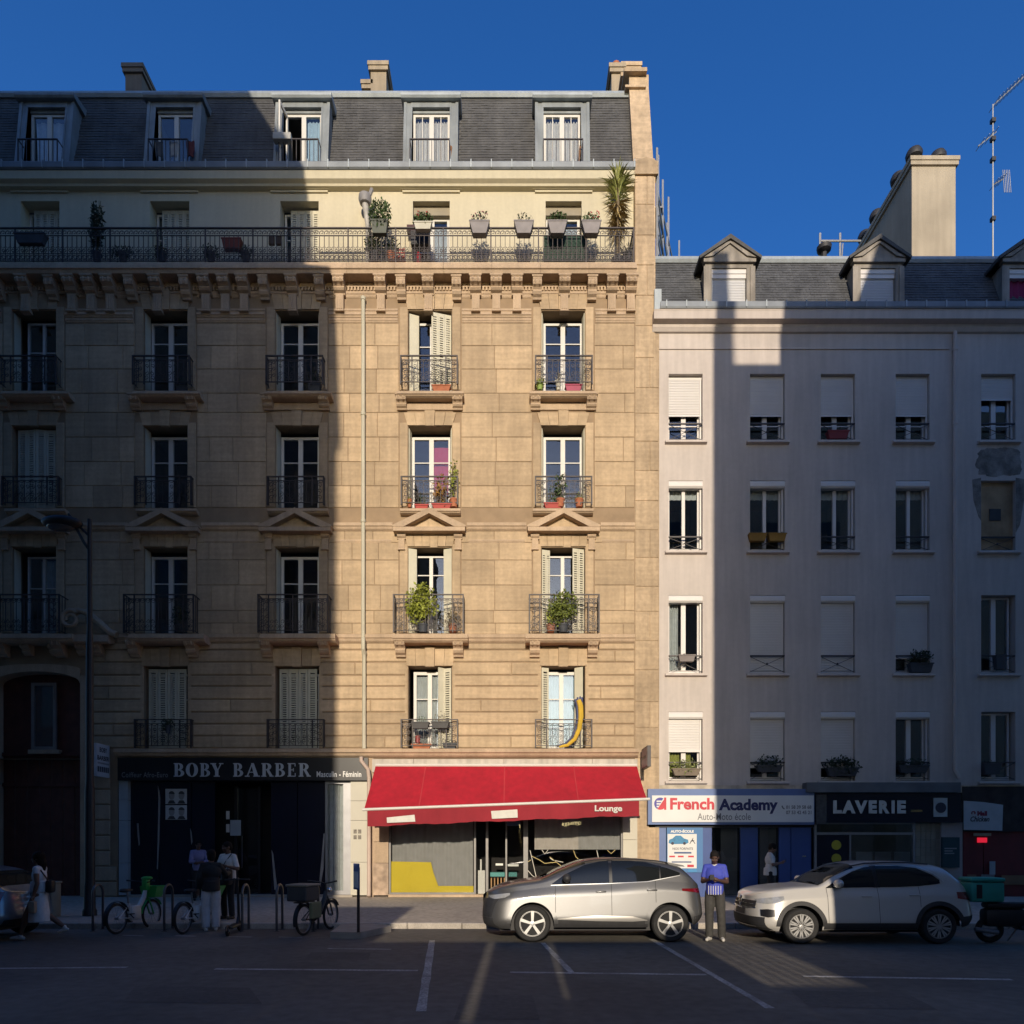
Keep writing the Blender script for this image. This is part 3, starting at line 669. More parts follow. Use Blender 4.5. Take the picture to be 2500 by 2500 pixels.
    for s in (gx0, gx1): q.box(s-0.012, s+0.012, gy, DY+0.14, gz1-0.025, gz1-0.002); q.box(s-0.012, s+0.012, gy, DY+0.02, gz0, gz0+0.02); q.box(s-0.014, s+0.014, gy-0.014, gy+0.014, zb+0.1, gz1)
    for i in range(1, 9): xx = gx0+(gx1-gx0)*i/9; q.box(xx-0.009, xx+0.009, gy-0.008, gy+0.008, gz0, gz1)
    q.obj('guard_rail', IRON, d)
# ------------------------------------------------------------------ iron railings
def scroll(q, x, y, z, r, t, s=1, flip=1):
    pts = []
    for i in range(15):
        a = i/14; ang = flip*R(-90+430*a); rr = r*(1-0.72*a); pts.append((x+s*(rr*math.cos(ang)), y, z+flip*0+rr*math.sin(ang)))
    q.tube(pts, t, 4)
def railing_small(w, h, d, rich):
    q = MB(); t = 0.013; x0, x1 = -w/2, w/2
    q.box(x0-0.02, x1+0.02, -0.022, 0.022, h-0.03, h); q.box(x0, x1, -0.012, 0.012, h-0.15, h-0.13); q.box(x0, x1, -0.012, 0.012, 0.06, 0.08)
    for x in (x0, x1):
        q.box(x-0.02, x+0.02, -0.0205, 0.0195, 0, h-0.005); q.box(x-0.016, x+0.016, 0.02, d, h-0.03, h-0.004); q.box(x-0.01, x+0.01, 0.02, d, 0.06, 0.08)
        for yy in (d*0.33, d*0.66): q.box(x-0.008, x+0.008, yy-0.008, yy+0.008, 0.06, h-0.03)
    n = 10 if not rich else 13
    for i in range(1, n):
        x = x0+w*i/n; q.box(x-0.008, x+0.008, -0.008, 0.008, 0.08, h-0.13)
    for x in (x0+w*0.2, x0+w*0.8) if not rich else (x0+w*0.15, x0+w*0.5, x0+w*0.85): q.box(x-0.016, x+0.016, -0.017, 0.017, 0, h-0.03)
    # end panels of scrolls
    for s in (-1, 1):
        for zc in (0.2, 0.36, 0.52) if not rich else (0.22, 0.42, 0.62, 0.82):
            scroll(q, s*(w/2-w*0.10)+s*0.045, 0, zc*h/ (0.66 if not rich else 0.96)*0.9, 0.075, 0.010, s, 1); scroll(q, s*(w/2-w*0.10)-s*0.05, 0, zc*h/(0.66 if not rich else 0.96)*0.9+0.04, 0.06, 0.009, -s, -1)
    m = n if not rich else n
    for i in range(m):
        x = x0+w*(i+0.5)/m
        q.arc((x, h-0.13), w/m*0.42, 180, 360, 0.008, n=6)
        if rich:
            q.arc((x, h-0.2), w/m*0.36, 0, 360, 0.008, n=8)
            scroll(q, x, 0, 0.19, w/m*0.42, 0.009, 1 if i % 2 else -1); scroll(q, x, 0, 0.33, w/m*0.40, 0.009, -1 if i % 2 else 1, -1)
        elif w*0.2 < x-x0 < w*0.8:
            scroll(q, x, 0, 0.2, w/m*0.42, 0.008, 1 if i % 2 else -1); scroll(q, x, 0, 0.33, w/m*0.40, 0.008, -1 if i % 2 else 1, -1); scroll(q, x, 0, h*0.64, w/m*0.38, 0.008, 1, 1)
    return q
def put_railing(q, name, spots, m, parent):
    base = None
    for (x, y, z) in spots:
        if base is None:
            mb = MB(); mb.add([(v[0]+x, v[1]+y, v[2]+z) for v in q.v], q.f); base = mb.obj(name, m, parent, recalc=False); b_ = (x, y, z)
        else: shared(base, x-b_[0], y-b_[1], z-b_[2])
rs = railing_small(1.70, 0.87, 0.30, False)
put_railing(rs, 'balcony_railing', [(wx(px), -0.30, wz(954)+0.0) for px in COLS.values()], IRON2, bld)
rs = railing_small(1.70, 0.87, 0.20, False)
put_railing(rs, 'balcony_railing', [(wx(px), -0.19, wz(1240)-0.0) for px in COLS.values()] + [(wx(px), -0.19, wz(1828)+0.0) for c, px in COLS.items() if c != 'E'], IRON2, bld)
rs = railing_small(2.08, 1.15, 0.42, True)
put_railing(rs, 'balcony_railing', [(wx(px), -0.44, wz(1546, -0.44)+0.02) for px in COLS.values()], IRON2, bld)
# long balcony railing, panel by panel
PW, RY, RZ0, RZ1 = 1.425, -0.40, 19.31, 20.36
q = MB(); n = 10; h = RZ1-RZ0; s = PW/n
q.box(0, PW, -0.025, 0.025, h-0.035, h); q.box(0, PW, -0.012, 0.012, h-0.25, h-0.23); q.box(0, PW, -0.012, 0.012, 0.04, 0.06); q.box(0, PW, -0.010, 0.010, 0.26, 0.275)
q.box(-0.018, 0.018, -0.02, 0.02, 0, h-0.01)
for i in range(1, n): q.box(i*s-0.009, i*s+0.009, -0.009, 0.009, 0.06, h-0.23)
for i in range(n):
    x = (i+0.5)*s
    q.arc((x, h-0.16), s*0.47, -30, 210, 0.009, n=9); q.arc((x, h-0.15), s*0.22, -150, 90, 0.008, n=6)
    scroll(q, x, 0, 0.36, s*0.40, 0.010, 1 if i % 2 else -1); q.arc((x, 0.155), s*0.46, 0, 360, 0.011, n=10); q.arc((x, 0.155), s*0.2, 90, 330, 0.009, n=5); q.arc((x, 0.48), s*0.3, 180, 360, 0.008, n=5)
nP = 14; xe = wx(1547, RY); put_railing(q, 'railing_panel', [(xe-PW*(i+1), RY, RZ0) for i in range(nP)], IRON2, bld)
q = MB(); q.box(xe-0.02, xe+0.02, RY-0.02, AY, RZ1-0.035, RZ1); q.box(xe-0.02, xe+0.02, RY-0.02, RY+0.02, RZ0, RZ1-0.036)
for i in range(1, 5): yy = RY+(AY-RY)*i/5; q.box(xe-0.008, xe+0.008, yy-0.008, yy+0.008, RZ0, RZ1-0.03)
q.obj('railing_end', IRON2, bld)
# ------------------------------------------------------------------ downpipe, party wall, chimneys
q = MB(); xp = wx(887, -0.1); PIPE = mat('cream_downpipe', (0.50, 0.47, 0.36), 0.6, 0.06, 2, streak=0.08)
q.tube([(xp, -0.11, wz(735)), (xp, -0.11, wz(1560))], 0.062, 12); q.tube([(xp, -0.11, wz(1560)), (xp+0.03, -0.24, wz(1570)), (xp+0.03, -0.24, wz(1590)), (xp+0.03, -0.12, wz(1600)), (xp+0.03, -0.12, wz(1829))], 0.062, 12)
for py in (740, 1020, 1280, 1600): q.tube([(xp+(0.03 if py > 1590 else 0), -0.11, wz(py)), (xp+(0.03 if py > 1590 else 0), -0.11, wz(py)+0.09)], 0.078, 12)
q.obj('downpipe', PIPE, bld, smooth=True)
q = MB(); q.tube([(wx(886), -0.24, wz(1850)), (wx(886), -0.24, wz(1860)), (wx(902), -0.24, wz(1880)), (wx(904), -0.18, wz(1900)), (wx(904), -0.18, 0.45), (wx(904), -0.24, 0.32)], 0.062, 12); q.obj('downpipe', mat('pink_downpipe', (0.50, 0.39, 0.32), 0.6, 0.1, 2), bld, smooth=True)
q = MB(); PX0, PX1 = XR, wx(1608)
q.prism([(0.0, 0.2), (0.0, 22.75), (0.12, 22.95), (0.30, 23.0), (1.05, 26.15), (1.05, 26.55), (1.9, 26.6), (1.9, 27.45), (9.5, 27.45), (9.5, 0.2)], 'x', PX0+0.002, wx(1600)); q.obj('party_wall', PIER, bld)
q = MB(); q.box(wx(1599), wx(1609.5), 0.004, 0.4, 0.3, wz(814)); q.obj('party_wall_return', PIER, bld)
yy = [870+i*70+rnd.uniform(-8, 8) for i in range(15)]; yy = [430, 500, 575, 648, 722, 796]+yy
for i in range(len(yy)-1): course_blocks(XR+0.004, wx(1597) if yy[i] < 800 else wx(1608), wz(yy[i+1]), wz(yy[i]), [] if i % 3 else [0.62], PIER, 0.02)
q = MB(); q.box(XR-0.01, wx(1606), -0.08, 0.0, wz(430), wz(425)); q.prism([(XR-0.02, wz(425)), (wx(1606), wz(425)), (wx(1606), wz(398)), (wx(1577), wz(388)), (XR-0.02, wz(398))], 'y', -0.06, 0.29); q.obj('pier_cap', PIER, bld)
for a_, b_, y0_, y1_, z0_, z1_ in ((0.14, 1592, 0.95, 1.6, 26.05, 26.12), (0.18, 1594, 0.9, 1.7, 26.5, 26.62), (0.14, 1590, 1.85, 3.0, 27.4, 27.52)):
    q = MB(); q.box(XR-a_, wx(b_), y0_, y1_, z0_, z1_); q.obj('coping', PIER, bld)
def chimney(parent, x0, x1, y0, y1, z0, z1, m, pots, name='chimney'):
    q = MB(); q.box(x0, x1, y0, y1, z0, z1-0.28); q.box(x0-0.07, x1+0.07, y0-0.07, y1+0.07, z1-0.28, z1-0.14); q.box(x0-0.1, x1+0.1, y0-0.1, y1+0.1, z1-0.139, z1); c = q.obj(name, m, parent)
    for px_, py_, kind in pots:
        q = MB()
        if kind == 'pot': q.lathe([(0.13, 0), (0.12, 0.45), (0.14, 0.5), (0.10, 0.5)], 12, (px_, py_, z1-0.01)); q.obj('chimney_pot', TERRA, c, smooth=True)
        else:
            q.tube([(px_, py_, z1-0.02), (px_, py_, z1+0.22)], 0.09, 10); q.lathe([(0.10, 0.2), (0.26, 0.3), (0.28, 0.42), (0.22, 0.55), (0.05, 0.6)], 14, (px_, py_, z1)); q.obj('chimney_cowl', CLAD, c, smooth=True)
    return c
CHIM = mat('chimney_render', (0.34, 0.28, 0.20), 0.95, 0.18, 0.9, 0.3, 30, streak=0.2)
KY3 = 3.0
chimney(bld, wx(306, 3), wx(346, 3), 3, 5.2, 26, wz(160, 3), mat('shaded_chimney_render', (0.16, 0.13, 0.10), 0.95, 0.3, 1.2, streak=0.2), [(wx(326, 3), 3.6, 'pot'), (wx(326, 3), 4.6, 'pot')])  # darker copy of the chimney render, its shade put into the colour
chimney(bld, wx(905, 3), wx(943, 3), 3, 4.6, 26, wz(155, 3), CHIM, [(wx(925, 3), 3.5, 'pot')])
chimney(bld, wx(887, 3), wx(903, 3), 3.1, 4.2, 26, wz(193, 3), CHIM, [])
chimney(bld, wx(1493, 3), wx(1521, 3), 3, 5.5, 26, wz(160, 3), CHIM, [(wx(1508, 3), 3.4, 'pot')])
chimney(bld, wx(1522, 4), wx(1560, 4), 4, 7, 26, wz(157, 4), PIER, [])
q = MB(); q.lathe([(0.1, 0), (0.1, 0.35), (0.12, 0.4)], 10, (wx(962, 2), 2, 26.1)); q.obj('chimney_pot', TERRA, bld)
# ------------------------------------------------------------------ gateway at the corner of the frame
GATE = mat('gate_wood', (0.11, 0.032, 0.022), 0.6, 0.3, 3, streak=0.15)
AR = wx(197); AL = wx(-12); xc = (AR+AL)/2; hw = (AR-AL)/2; zs = wz(1668); ztop = wz(1640)
pts = [(XL, wz(1638)), (AL, wz(1638))]; arcp = [(xc+hw*math.cos(R(180-180*i/16)), zs+(ztop-zs)*math.sin(R(180-180*i/16))) for i in range(17)]
for i in range(16):
    q = MB(); q.prism([arcp[i], arcp[i+1], (arcp[i+1][0]*1.0, wz(1622)+0.25*(math.sin(R(180*(i+1)/16))-1)*0.6), (arcp[i][0], wz(1622)+0.25*(math.sin(R(180*i/16))-1)*0.6)], 'y', -0.06, 0.41); q.obj('arch_stone', STONE2, bld)
q = MB(); q.box(XL, AL, -0.05, 0.4, 0.2, wz(1638)); q.obj('gateway_jamb', STONE2, bld)
q = MB(); gz = wz(1838); q.box(AL, AR, 0.35, 0.45, gz, wz(1632)); q.obj('gate_transom_wall', GATE, bld)
for i in range(7):
    q = MB(); a = AL+(AR-AL)*i/7; q.block(a+0.005, AL+(AR-AL)*(i+1)/7-0.005, 0.33, 0.4, 0.28, gz-0.06, 0.02); q.obj('gate_board', GATE, bld)
q = MB(); q.box(AL, AR, 0.28, 0.42, gz-0.06, gz+0.05); q.box(AL, AR, 0.29, 0.4, gz-1.0, gz-0.9); q.obj('gate_rail', GATE, bld)
w = casement(bld, wx(62), wx(123), wz(1827), wz(1662), 0.25, fm=mat('old_window_frame', (0.25, 0.22, 0.2), 0.7), st=0.09, mid=0.0, bars=())
q = MB(); q.box(wx(58), wx(134), 0.18, 0.345, wz(1838), wz(1828)); q.obj('sill', STONE2, bld)
# broken pediment with a scroll above the gateway
SZ = wz(1512, -0.3); pts = []
for i in range(22):
    a = i/21; ang = R(200-520*a); rr = 0.11+0.17*a; pts.append((wx(172, -0.3)+rr*math.cos(ang)*1.0, -0.3, SZ+rr*math.sin(ang)))
tail = [(wx(190, -0.3), -0.3, wz(1490, -0.3)), (wx(215, -0.3), -0.3, wz(1497, -0.3)), (wx(245, -0.3), -0.3, wz(1522, -0.3)), (wx(268, -0.3), -0.3, wz(1543, -0.3)), (wx(285, -0.3), -0.3, wz(1550, -0.3))]
q = MB(); q.tube(pts, [0.05+0.03*i/21 for i in range(22)], 8); q.tube([pts[-1]]+tail, 0.10, 8); q.obj('scroll_pediment', STONE2, bld, smooth=True)
q = MB(); q.prism([(0, wz(1550)), (-0.42, wz(1550, -0.42)), (-0.42, wz(1566, -0.42)), (-0.3, wz(1572, -0.3)), (0, wz(1572))], 'x', XL, wx(282)); q.obj('gateway_cornice', STONE2, bld)
for p in (12, 74, 140, 206, 245): bracket(wx(p), 0.26, wz(1575)+0.02, 0.30, 0.36)

# ================================================================== pink plastered building
RX0, RX1, RYF = wx(1609.6), 19.0, 0.03
pb = thing('plaster_apartment_building', (wx(2100), RYF, 0.3), 'lower pinkish plastered apartment building with roller shutters and slate attic', 'building')
RCOL = [(1633, 1716), (1832, 1917), (2005, 2089), (2188, 2271), (2397, 2481)]
RROW = [(911, 1075), (1172, 1344), (1452, 1643), (1737, 1906)]
rh = [(wx(a), wx(b), wz(d), wz(c)) for a, b in RCOL for c, d in RROW]
q = MB(); wall(q, RX0, RX1, wz(1917), 17.65, rh, RYF, RYF+0.32); q.obj('wall', PINK, pb)
q = MB(); q.prism([(RYF, 17.50), (RYF-0.06, 17.52), (RYF-0.12, 17.62), (RYF-0.13, 17.70), (RYF-0.30, 17.74), (RYF-0.32, 17.95), (RYF-0.34, 18.0), (RYF+0.3, 18.0), (RYF+0.3, 17.5)], 'x', wx(1597, -0.3), RX1); q.obj('cornice', PINKTRIM, pb)
q = MB(); q.box(RX0, wx(2318), RYF-0.03, RYF, wz(852), wz(848)); q.obj('string_moulding', PINKTRIM, pb)
q = MB(); q.prism([(RYF+0.3, 18.005), (RYF-0.36, 18.005), (RYF-0.38, 18.05), (RYF-0.38, 18.2), (RYF-0.33, 18.2), (RYF-0.3, 18.06), (RYF+0.3, 18.06)], 'x', wx(1612, -0.3), RX1); q.obj('gutter', ZINCD, pb)
q0 = None; x = wx(1620)
while x < RX1:
    if q0 is None: q = MB(); q.box(x, x+0.03, RYF-0.40, RYF-0.31, 18.03, 18.23); q0 = q.obj('gutter_clip', ZINC, pb); x0_ = x
    else: shared(q0, x-x0_, 0, 0)
    x += 0.6
q = MB(); q.box(wx(1596), wx(1613), -0.12, 0.2, 17.9, 18.75); q.obj('end_flashing', ZINC, pb)
ry0, rz0, ry1, rz1 = RYF+0.05, 18.1, RYF+0.9, 20.45
q = MB(); q.prism([(ry0, rz0), (ry1, rz1), (9, 21.2), (9, 17.7), (ry0+0.2, 17.7)], 'x', RX0-0.05, RX1); q.obj('roof', mat('roof_deck', (0.09, 0.09, 0.09), 0.9), pb)
slates(pb, RX0-0.05, RX1, ry0-0.004, rz0, ry1-0.004, rz1, 0.115, 0.21, mat('slate_dark', (0.085, 0.088, 0.092), 0.75, 0.25, 1.3, 0.2, 30, streak=0.2, fine=0.25), 9)
q = MB(); q.prism([(ry1-0.07, rz1-0.08), (ry1-0.12, rz1), (ry1-0.1, rz1+0.1), (ry1+0.2, rz1+0.13), (ry1+0.2, rz1-0.08)], 'x', RX0-0.05, RX1); q.obj('ridge_flashing', ZINC, pb)
q0 = None; x = RX0+0.2
while x < RX1:
    if q0 is None: q = MB(); q.tube([(x, ry1+0.04, rz1+0.12), (x, ry1+0.5, rz1+0.18)], 0.035, 6); q0 = q.obj('zinc_seam', ZINC, pb); x0_ = x
    else: shared(q0, x-x0_, 0, 0)
    x += 0.72
def roller(parent, x0, x1, z0, z1, y, m=PVC):
    q = MB(); z = z1; q.quad((x0, y+0.014, z0), (x1, y+0.014, z0), (x1, y+0.014, z1), (x0, y+0.014, z1))
    while z-0.05 > z0: q.prism([(y+0.012, z-0.046), (y, z-0.04), (y, z-0.008), (y+0.012, z-0.002)], 'x', x0, x1); z -= 0.05
    q.box(x0, x1, y-0.008, y+0.014, z0-0.02, z0+0.03); return q.obj('roller_shutter', m, parent)
def guard(parent, x0, x1, zr, zb, y, cross=True):
    q = MB(); q.box(x0-0.02, x1+0.02, y-0.02, y+0.02, zr-0.02, zr+0.02)
    if cross:
        q.tube([(x0, y, zb), (x1, y, zr-0.02)], 0.009, 4); q.tube([(x0, y+0.02, zr-0.02), (x1, y+0.02, zb)], 0.009, 4); q.ball(((x0+x1)/2, y, (zr+zb)/2), 0.035, 6, 4)
        q.tube([(x0, y, zb+0.02), (x1, y, zb+0.02)], 0.008, 4)
    return q.obj('guard_rail', IRON, parent)
DROP = [[0.60, 0.60, 0.60, 0.60, 0.36], [0.0, 0.0, 0.0, 0.0, None], [0.0, 1.0, 1.0, 0.80, -1], [0.57, 0.80, 0.80, 0.0, -1]]
RAILY = [1032, 1309, 1600, 1861]
OLIVE = mat('olive_curtain', (0.33, 0.34, 0.08), 0.9, 0.1, 6); PLY = mat('plywood', (0.34, 0.235, 0.13), 0.85, 0.3, 2, streak=0.15)
for ri, (c, d) in enumerate(RROW):
    for ci, (a, b) in enumerate(RCOL):
        x0, x1, z0, z1 = wx(a), wx(b), wz(d), wz(c); dr = DROP[ri][ci]; y = RYF
        q = MB(); q.prism([(y+0.3, z0+0.0), (y-0.10, z0-0.02), (y-0.11, z0-0.09), (y, z0-0.12), (y+0.3, z0-0.05)], 'x', x0-0.12, x1+0.12); q.obj('window_sill', PINKTRIM, pb)
        if dr is None:
            q = MB(); q.box(x0, x1, y+0.12, y+0.16, z0, z1); w = q.obj('plywood_board', PLY, pb)
            q = MB(); q.box((x0+x1)/2-0.2, (x0+x1)/2+0.15, y+0.10, y+0.118, (z0+z1)/2-0.1, (z0+z1)/2+0.26); q.obj('dark_patch', CLAD, w); guard(w, x0+0.02, x1-0.02, wz(RAILY[ri]), z0+0.03, y+0.05); continue
        wt = z1-0.02 if dr == -1 else z1-0.12
        w = casement(pb, x0+0.01, x1-0.06, z0+0.03, wt, y+0.2, PVC, 0.055, 0.14 if ri != 1 else 0.1, () if ri else (0.28,), low=0.1)
        room(w, x0, x1, z0, z1, y+0.28)
        if dr != -1:
            q = MB(); pr = [(y+0.2, z1), (y+0.02, z1-0.005), (y-0.01, z1-0.06), (y-0.01, z1-0.17), (y+0.03, z1-0.22), (y+0.2, z1-0.22)]
            if ri == 0: pr = [(y+0.2, z1), (y+0.13, z1-0.005), (y+0.13, z1-0.1), (y+0.2, z1-0.1)]
            q.prism(pr, 'x', x0, x1); q.obj('roller_box', PVC, w)
            if dr > 0: roller(w, x0+0.01, x1-0.07, z1-(z1-z0)*dr, z1-0.08, y+0.10)
            q = MB(); q.box(x1-0.065, x1-0.015, y+0.1, y+0.16, z0, z1-0.1); q.obj('guide_rail', PVC, w)
        guard(w, x0+0.02, x1-0.02, wz(RAILY[ri]), z0+0.05, y+0.03, True)
        if (ri, ci) == (3, 0): curtain(w, x0+0.05, x0+0.4, z0+0.1, z1-0.9, y+0.31, OLIVE, 0.02, 4); curtain(w, x0+0.5, x0+0.75, z0+0.1, z1-0.9, y+0.31, OLIVE, 0.02, 4)
        if (ri, ci) == (2, 0): curtain(w, x0+0.05, x0+0.36, z0+0.1, z1-0.2, y+0.31, CURTAIN, 0.03, 4)
        if ri == 1: curtain(w, x0+0.05, x1-0.08, z1-0.45, z1-0.15, y+0.31, CURTAIN, 0.01, 6)
# peeled plaster round the boarded window
PEEL = mat('bare_render', (0.20, 0.185, 0.165), 0.95, 0.55, 3.0, 0.8, 18, fine=0.35)
rg = random.Random(4); pts = []; ra = [rg.uniform(-1, 1) for _ in range(12)]; rb = [rg.uniform(-1, 1) for _ in range(30)]
for i in range(90):
    a = 2*math.pi*i/90; w = 1+0.10*ra[int(i/7.5) % 12]*math.sin(i/7.5*math.pi % math.pi)+0.05*rb[i//3 % 30]+rg.uniform(-0.02, 0.02)
    c_, s_ = math.cos(a), math.sin(a); sq = 1/max(abs(c_), abs(s_))**0.55; pts.append((wx(2442)+0.70*c_*w*sq, wz(1126)+0.44*s_*w*sq))
q = MB(); q.prism(pts, 'y', RYF-0.006, RYF+0.002); q.obj('bare_patch', PEEL, pb)
q = MB(); q.prism([(wx(2397)-0.005, wz(1165)), (wx(2375), wz(1170)), (wx(2378), wz(1220)), (wx(2390), wz(1260)), (wx(2397)-0.005, wz(1270))], 'y', RYF-0.005, RYF+0.002); q.obj('bare_patch', PEEL, pb)
q = MB(); q.prism([(wx(2481)+0.005, wz(1165)), (wx(2510), wz(1170)), (wx(2500), wz(1230)), (wx(2492), wz(1280)), (wx(2481)+0.005, wz(1300))], 'y', RYF-0.005, RYF+0.002); q.obj('bare_patch', PEEL, pb)
q = MB(); xd = wx(2331, -0.05); q.tube([(xd, -0.06, 17.5), (xd, -0.06, wz(1840)), (xd, -0.06, wz(1880)), (xd+0.12, -0.08, wz(1900))], 0.06, 10)
for py in (860, 1040, 1320, 1610): q.tube([(xd, -0.06, wz(py)), (xd, -0.06, wz(py)+0.12)], 0.075, 10)
q.obj('downpipe', PINKTRIM, pb, smooth=True)
# dormers with pediments
DST = mat('dormer_stone', (0.30, 0.27, 0.23), 0.9, 0.25, 1.5, 0.3, 40, streak=0.3)
for i, xm in enumerate((wx(1778, 0.25), wx(2140, 0.25), wx(2502, 0.25))):
    y = 0.16; ow, iw = 0.74, 0.535; zb, zt, ze, za = 18.15, 19.62, 19.75, 20.42
    q = MB()
    for s in (-1, 1):
        a, b = sorted((xm+s*iw, xm+s*ow)); q.box(a, b, y, 1.2, zb, ze); a, b = sorted((xm+s*(ow-0.10), xm+s*(ow+0.05))); q.box(a, b, y-0.04, y, zb+0.2, ze-0.1)
    q.box(xm-iw, xm+iw, y, 1.2, zt, ze); d = q.obj('dormer', DST, pb)
    q = MB(); q.box(xm-ow-0.06, xm+ow+0.06, y-0.08, y+0.1, ze, ze+0.10); q.prism([(xm-ow-0.12, ze+0.101), (xm+ow+0.12, ze+0.101), (xm, za)], 'y', y-0.06, y+0.1); q.obj('pediment', DST, d)
    for s in (-1, 1):
        q = MB(); q.prism([(xm+s*(ow+0.20), ze+0.04), (xm+s*(ow+0.22), ze+0.12), (xm, za+0.12), (xm, za-0.02)], 'y', y-0.16, 1.5); q.obj('dormer_roof', SLATE, d)
        q = MB(); q.prism([(xm+s*(ow+0.05), ze+0.12), (xm+s*0.10, za-0.1), (xm, za-0.06), (xm, za-0.12), (xm+s*(ow-0.22), ze+0.16)], 'y', y-0.11, y-0.05); q.obj('pediment_rake', DST, d)
    q = MB(); q.box(xm-iw, xm+iw, y+0.04, y+0.2, zt-0.14, zt); q.box(xm-iw, xm+iw, y+0.06, y+0.2, zt-0.27, zt-0.145); q.obj('roller_box', PVC, d)
    if i < 2: roller(d, xm-iw+0.01, xm+iw-0.01, zb+0.12, zt-0.26, y+0.1, mat('white_roller', (0.60, 0.60, 0.60), 0.5, 0.03))
    else: curtain(d, xm-iw+0.01, xm+iw-0.01, zb+0.1, zt-0.25, y+0.18, mat('magenta_curtain', (0.20, 0.015, 0.07), 0.9, 0.1), 0.02, 5)
# chimney stack
BST = mat('stack_render', (0.40, 0.34, 0.25), 0.95, 0.14, 0.7, 0.3, 25, streak=0.12)
sx0, sx1 = wx(2226, 3), wx(2333, 3); zt = wz(386, 3)
chimney(pb, sx0, sx1, 3.0, 7.2, 20.2, zt, BST, [(sx0+0.25, 3.3, 'cowl'), (sx0+1.15, 3.4, 'cowl'), (sx0+0.2, 4.2, 'cowl'), (sx0+0.2, 5.7, 'cowl'), (sx0+0.2, 6.6, 'cowl')])
q = MB(); q.tube([(wx(2012, 2), 2, 20.5), (wx(2012, 2), 2, wz(615, 2))], 0.09, 8); q.lathe([(0.08, 0), (0.22, 0.08), (0.24, 0.2), (0.05, 0.28)], 12, (wx(2012, 2), 2, wz(618, 2))); q.obj('roof_vent', CLAD, pb, smooth=True)
# ================================================================== roof aerial and scaffolds
GALV = mat('galvanised_tube', (0.42, 0.42, 0.41), 0.45, 0.1, 5, metal=0.5)
ay = 4.0; ax = wx(2424, ay)
t = thing('television_aerial', (ax, ay, 20.8), 'tall thin rooftop television aerial mast beside the big chimney stack', 'aerial')
q = MB(); q.tube([(ax, ay, 20.8), (ax, ay, wz(255, ay))], [0.034, 0.02], 8); q.obj('mast', GALV, t)
def yagi(p0, p1, n, l, name='boom'):
    q = MB(); q.tube([p0, p1], 0.022, 5); a, b = Vector(p0), Vector(p1)
    for i in range(n): c = a+(b-a)*(i+0.5)/n; q.tube([c+Vector((0, -l/2, 0.0)), c+Vector((0, l/2, 0))], 0.012, 4)
    return q.obj(name, GALV, t)
yagi((ax, ay, wz(258, ay)), (wx(2520, ay), ay, wz(168, ay)), 11, 0.6); yagi((wx(2388, ay), ay, wz(357, ay)), (wx(2432, ay), ay, wz(322, ay)), 4, 0.5)
yagi((ax, ay, wz(452, ay)), (wx(2450, ay), ay, wz(436, ay)), 4, 0.5)
for py in (300, 345, 395, 540): q = MB(); q.box(ax-0.07, ax+0.07, ay-0.07, ay+0.07, wz(py, ay), wz(py, ay)+0.14); q.obj('clamp', CLAD, t)
q = MB(); 
for i in range(5): q.tube([(wx(2452, ay)+0.06*i, ay, wz(470, ay)), (wx(2448, ay)+0.06*i, ay, wz(415, ay))], 0.012, 4)
q.obj('grid_reflector', GALV, t)
t = thing('scaffold', (wx(1625, 8), 8, 19), 'galvanised scaffold poles standing behind the party wall of the stone building', 'scaffold')
for px, y, t0 in ((1604, 6, 362), (1607, 7, 380), (1618, 8, 440), (1632, 9.5, 482), (1629, 9, 545), (1658, 12, 588)):
    q = MB(); q.tube([(wx(px, y), y, 19), (wx(px, y), y, wz(t0, y))], 0.045, 6); q.obj('pole', GALV, t)
for y0, y1, a, b in ((6, 9.5, 1604, 1632), (7, 12, 1607, 1658)):
    for py in (470, 520, 570): q = MB(); q.tube([(wx(a, y0), y0, wz(py, y0)), (wx(b, y1), y1, wz(py, y0))], 0.035, 5); q.obj('ledger', GALV, t)
q = MB(); q.box(wx(1606, 8)-0.9, wx(1606, 8)+0.0, 7, 12, wz(560, 8), wz(560, 8)+0.06); q.obj('deck', GREYMETAL, t)
t = thing('scaffold', (wx(2045, 6), 6, 20.5), 'short scaffold guard of crossed tubes rising above the ridge beside the roof vent', 'scaffold')
for px in (2002, 2051): q = MB(); q.tube([(wx(px, 6), 6, 20.5), (wx(px, 6), 6, wz(570, 6))], 0.045, 6); q.obj('pole', GALV, t)
q = MB(); q.tube([(wx(2002, 6), 5.95, wz(591, 6)), (wx(2100, 6), 5.95, wz(591, 6))], 0.04, 6); q.obj('ledger', GALV, t)
q = MB(); q.tube([(wx(2030, 6), 5.9, 20.5), (wx(2055, 6), 5.9, wz(600, 6))], 0.025, 6); q.obj('brace', GALV, t)

# ================================================================== shopfronts
FZ = 0.285
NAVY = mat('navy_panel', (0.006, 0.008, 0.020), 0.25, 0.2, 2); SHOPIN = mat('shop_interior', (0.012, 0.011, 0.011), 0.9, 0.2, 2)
PALEM = mat('pale_marble', (0.36, 0.40, 0.42), 0.5, 0.12, 1.5); CREAMT = mat('cream_tile', (0.52, 0.49, 0.40), 0.6, 0.05, 1)
SILVERL = mat('silver_letter', (0.55, 0.57, 0.58), 0.4, 0.05, 3, metal=0.2); WHITEL = mat('white_letter', (0.75, 0.74, 0.70), 0.6, 0.0)
def rbox(q, p0, p1, p2, p3, y0, y1): q.box(wx(p0, y0), wx(p1, y0), y0, y1, wz(p3, y0), wz(p2, y0)); return q
def part(name, m, parent, *rects, **kw):
    q = MB()
    for r in rects: rbox(q, *r)
    return q.obj(name, m, parent, **kw)
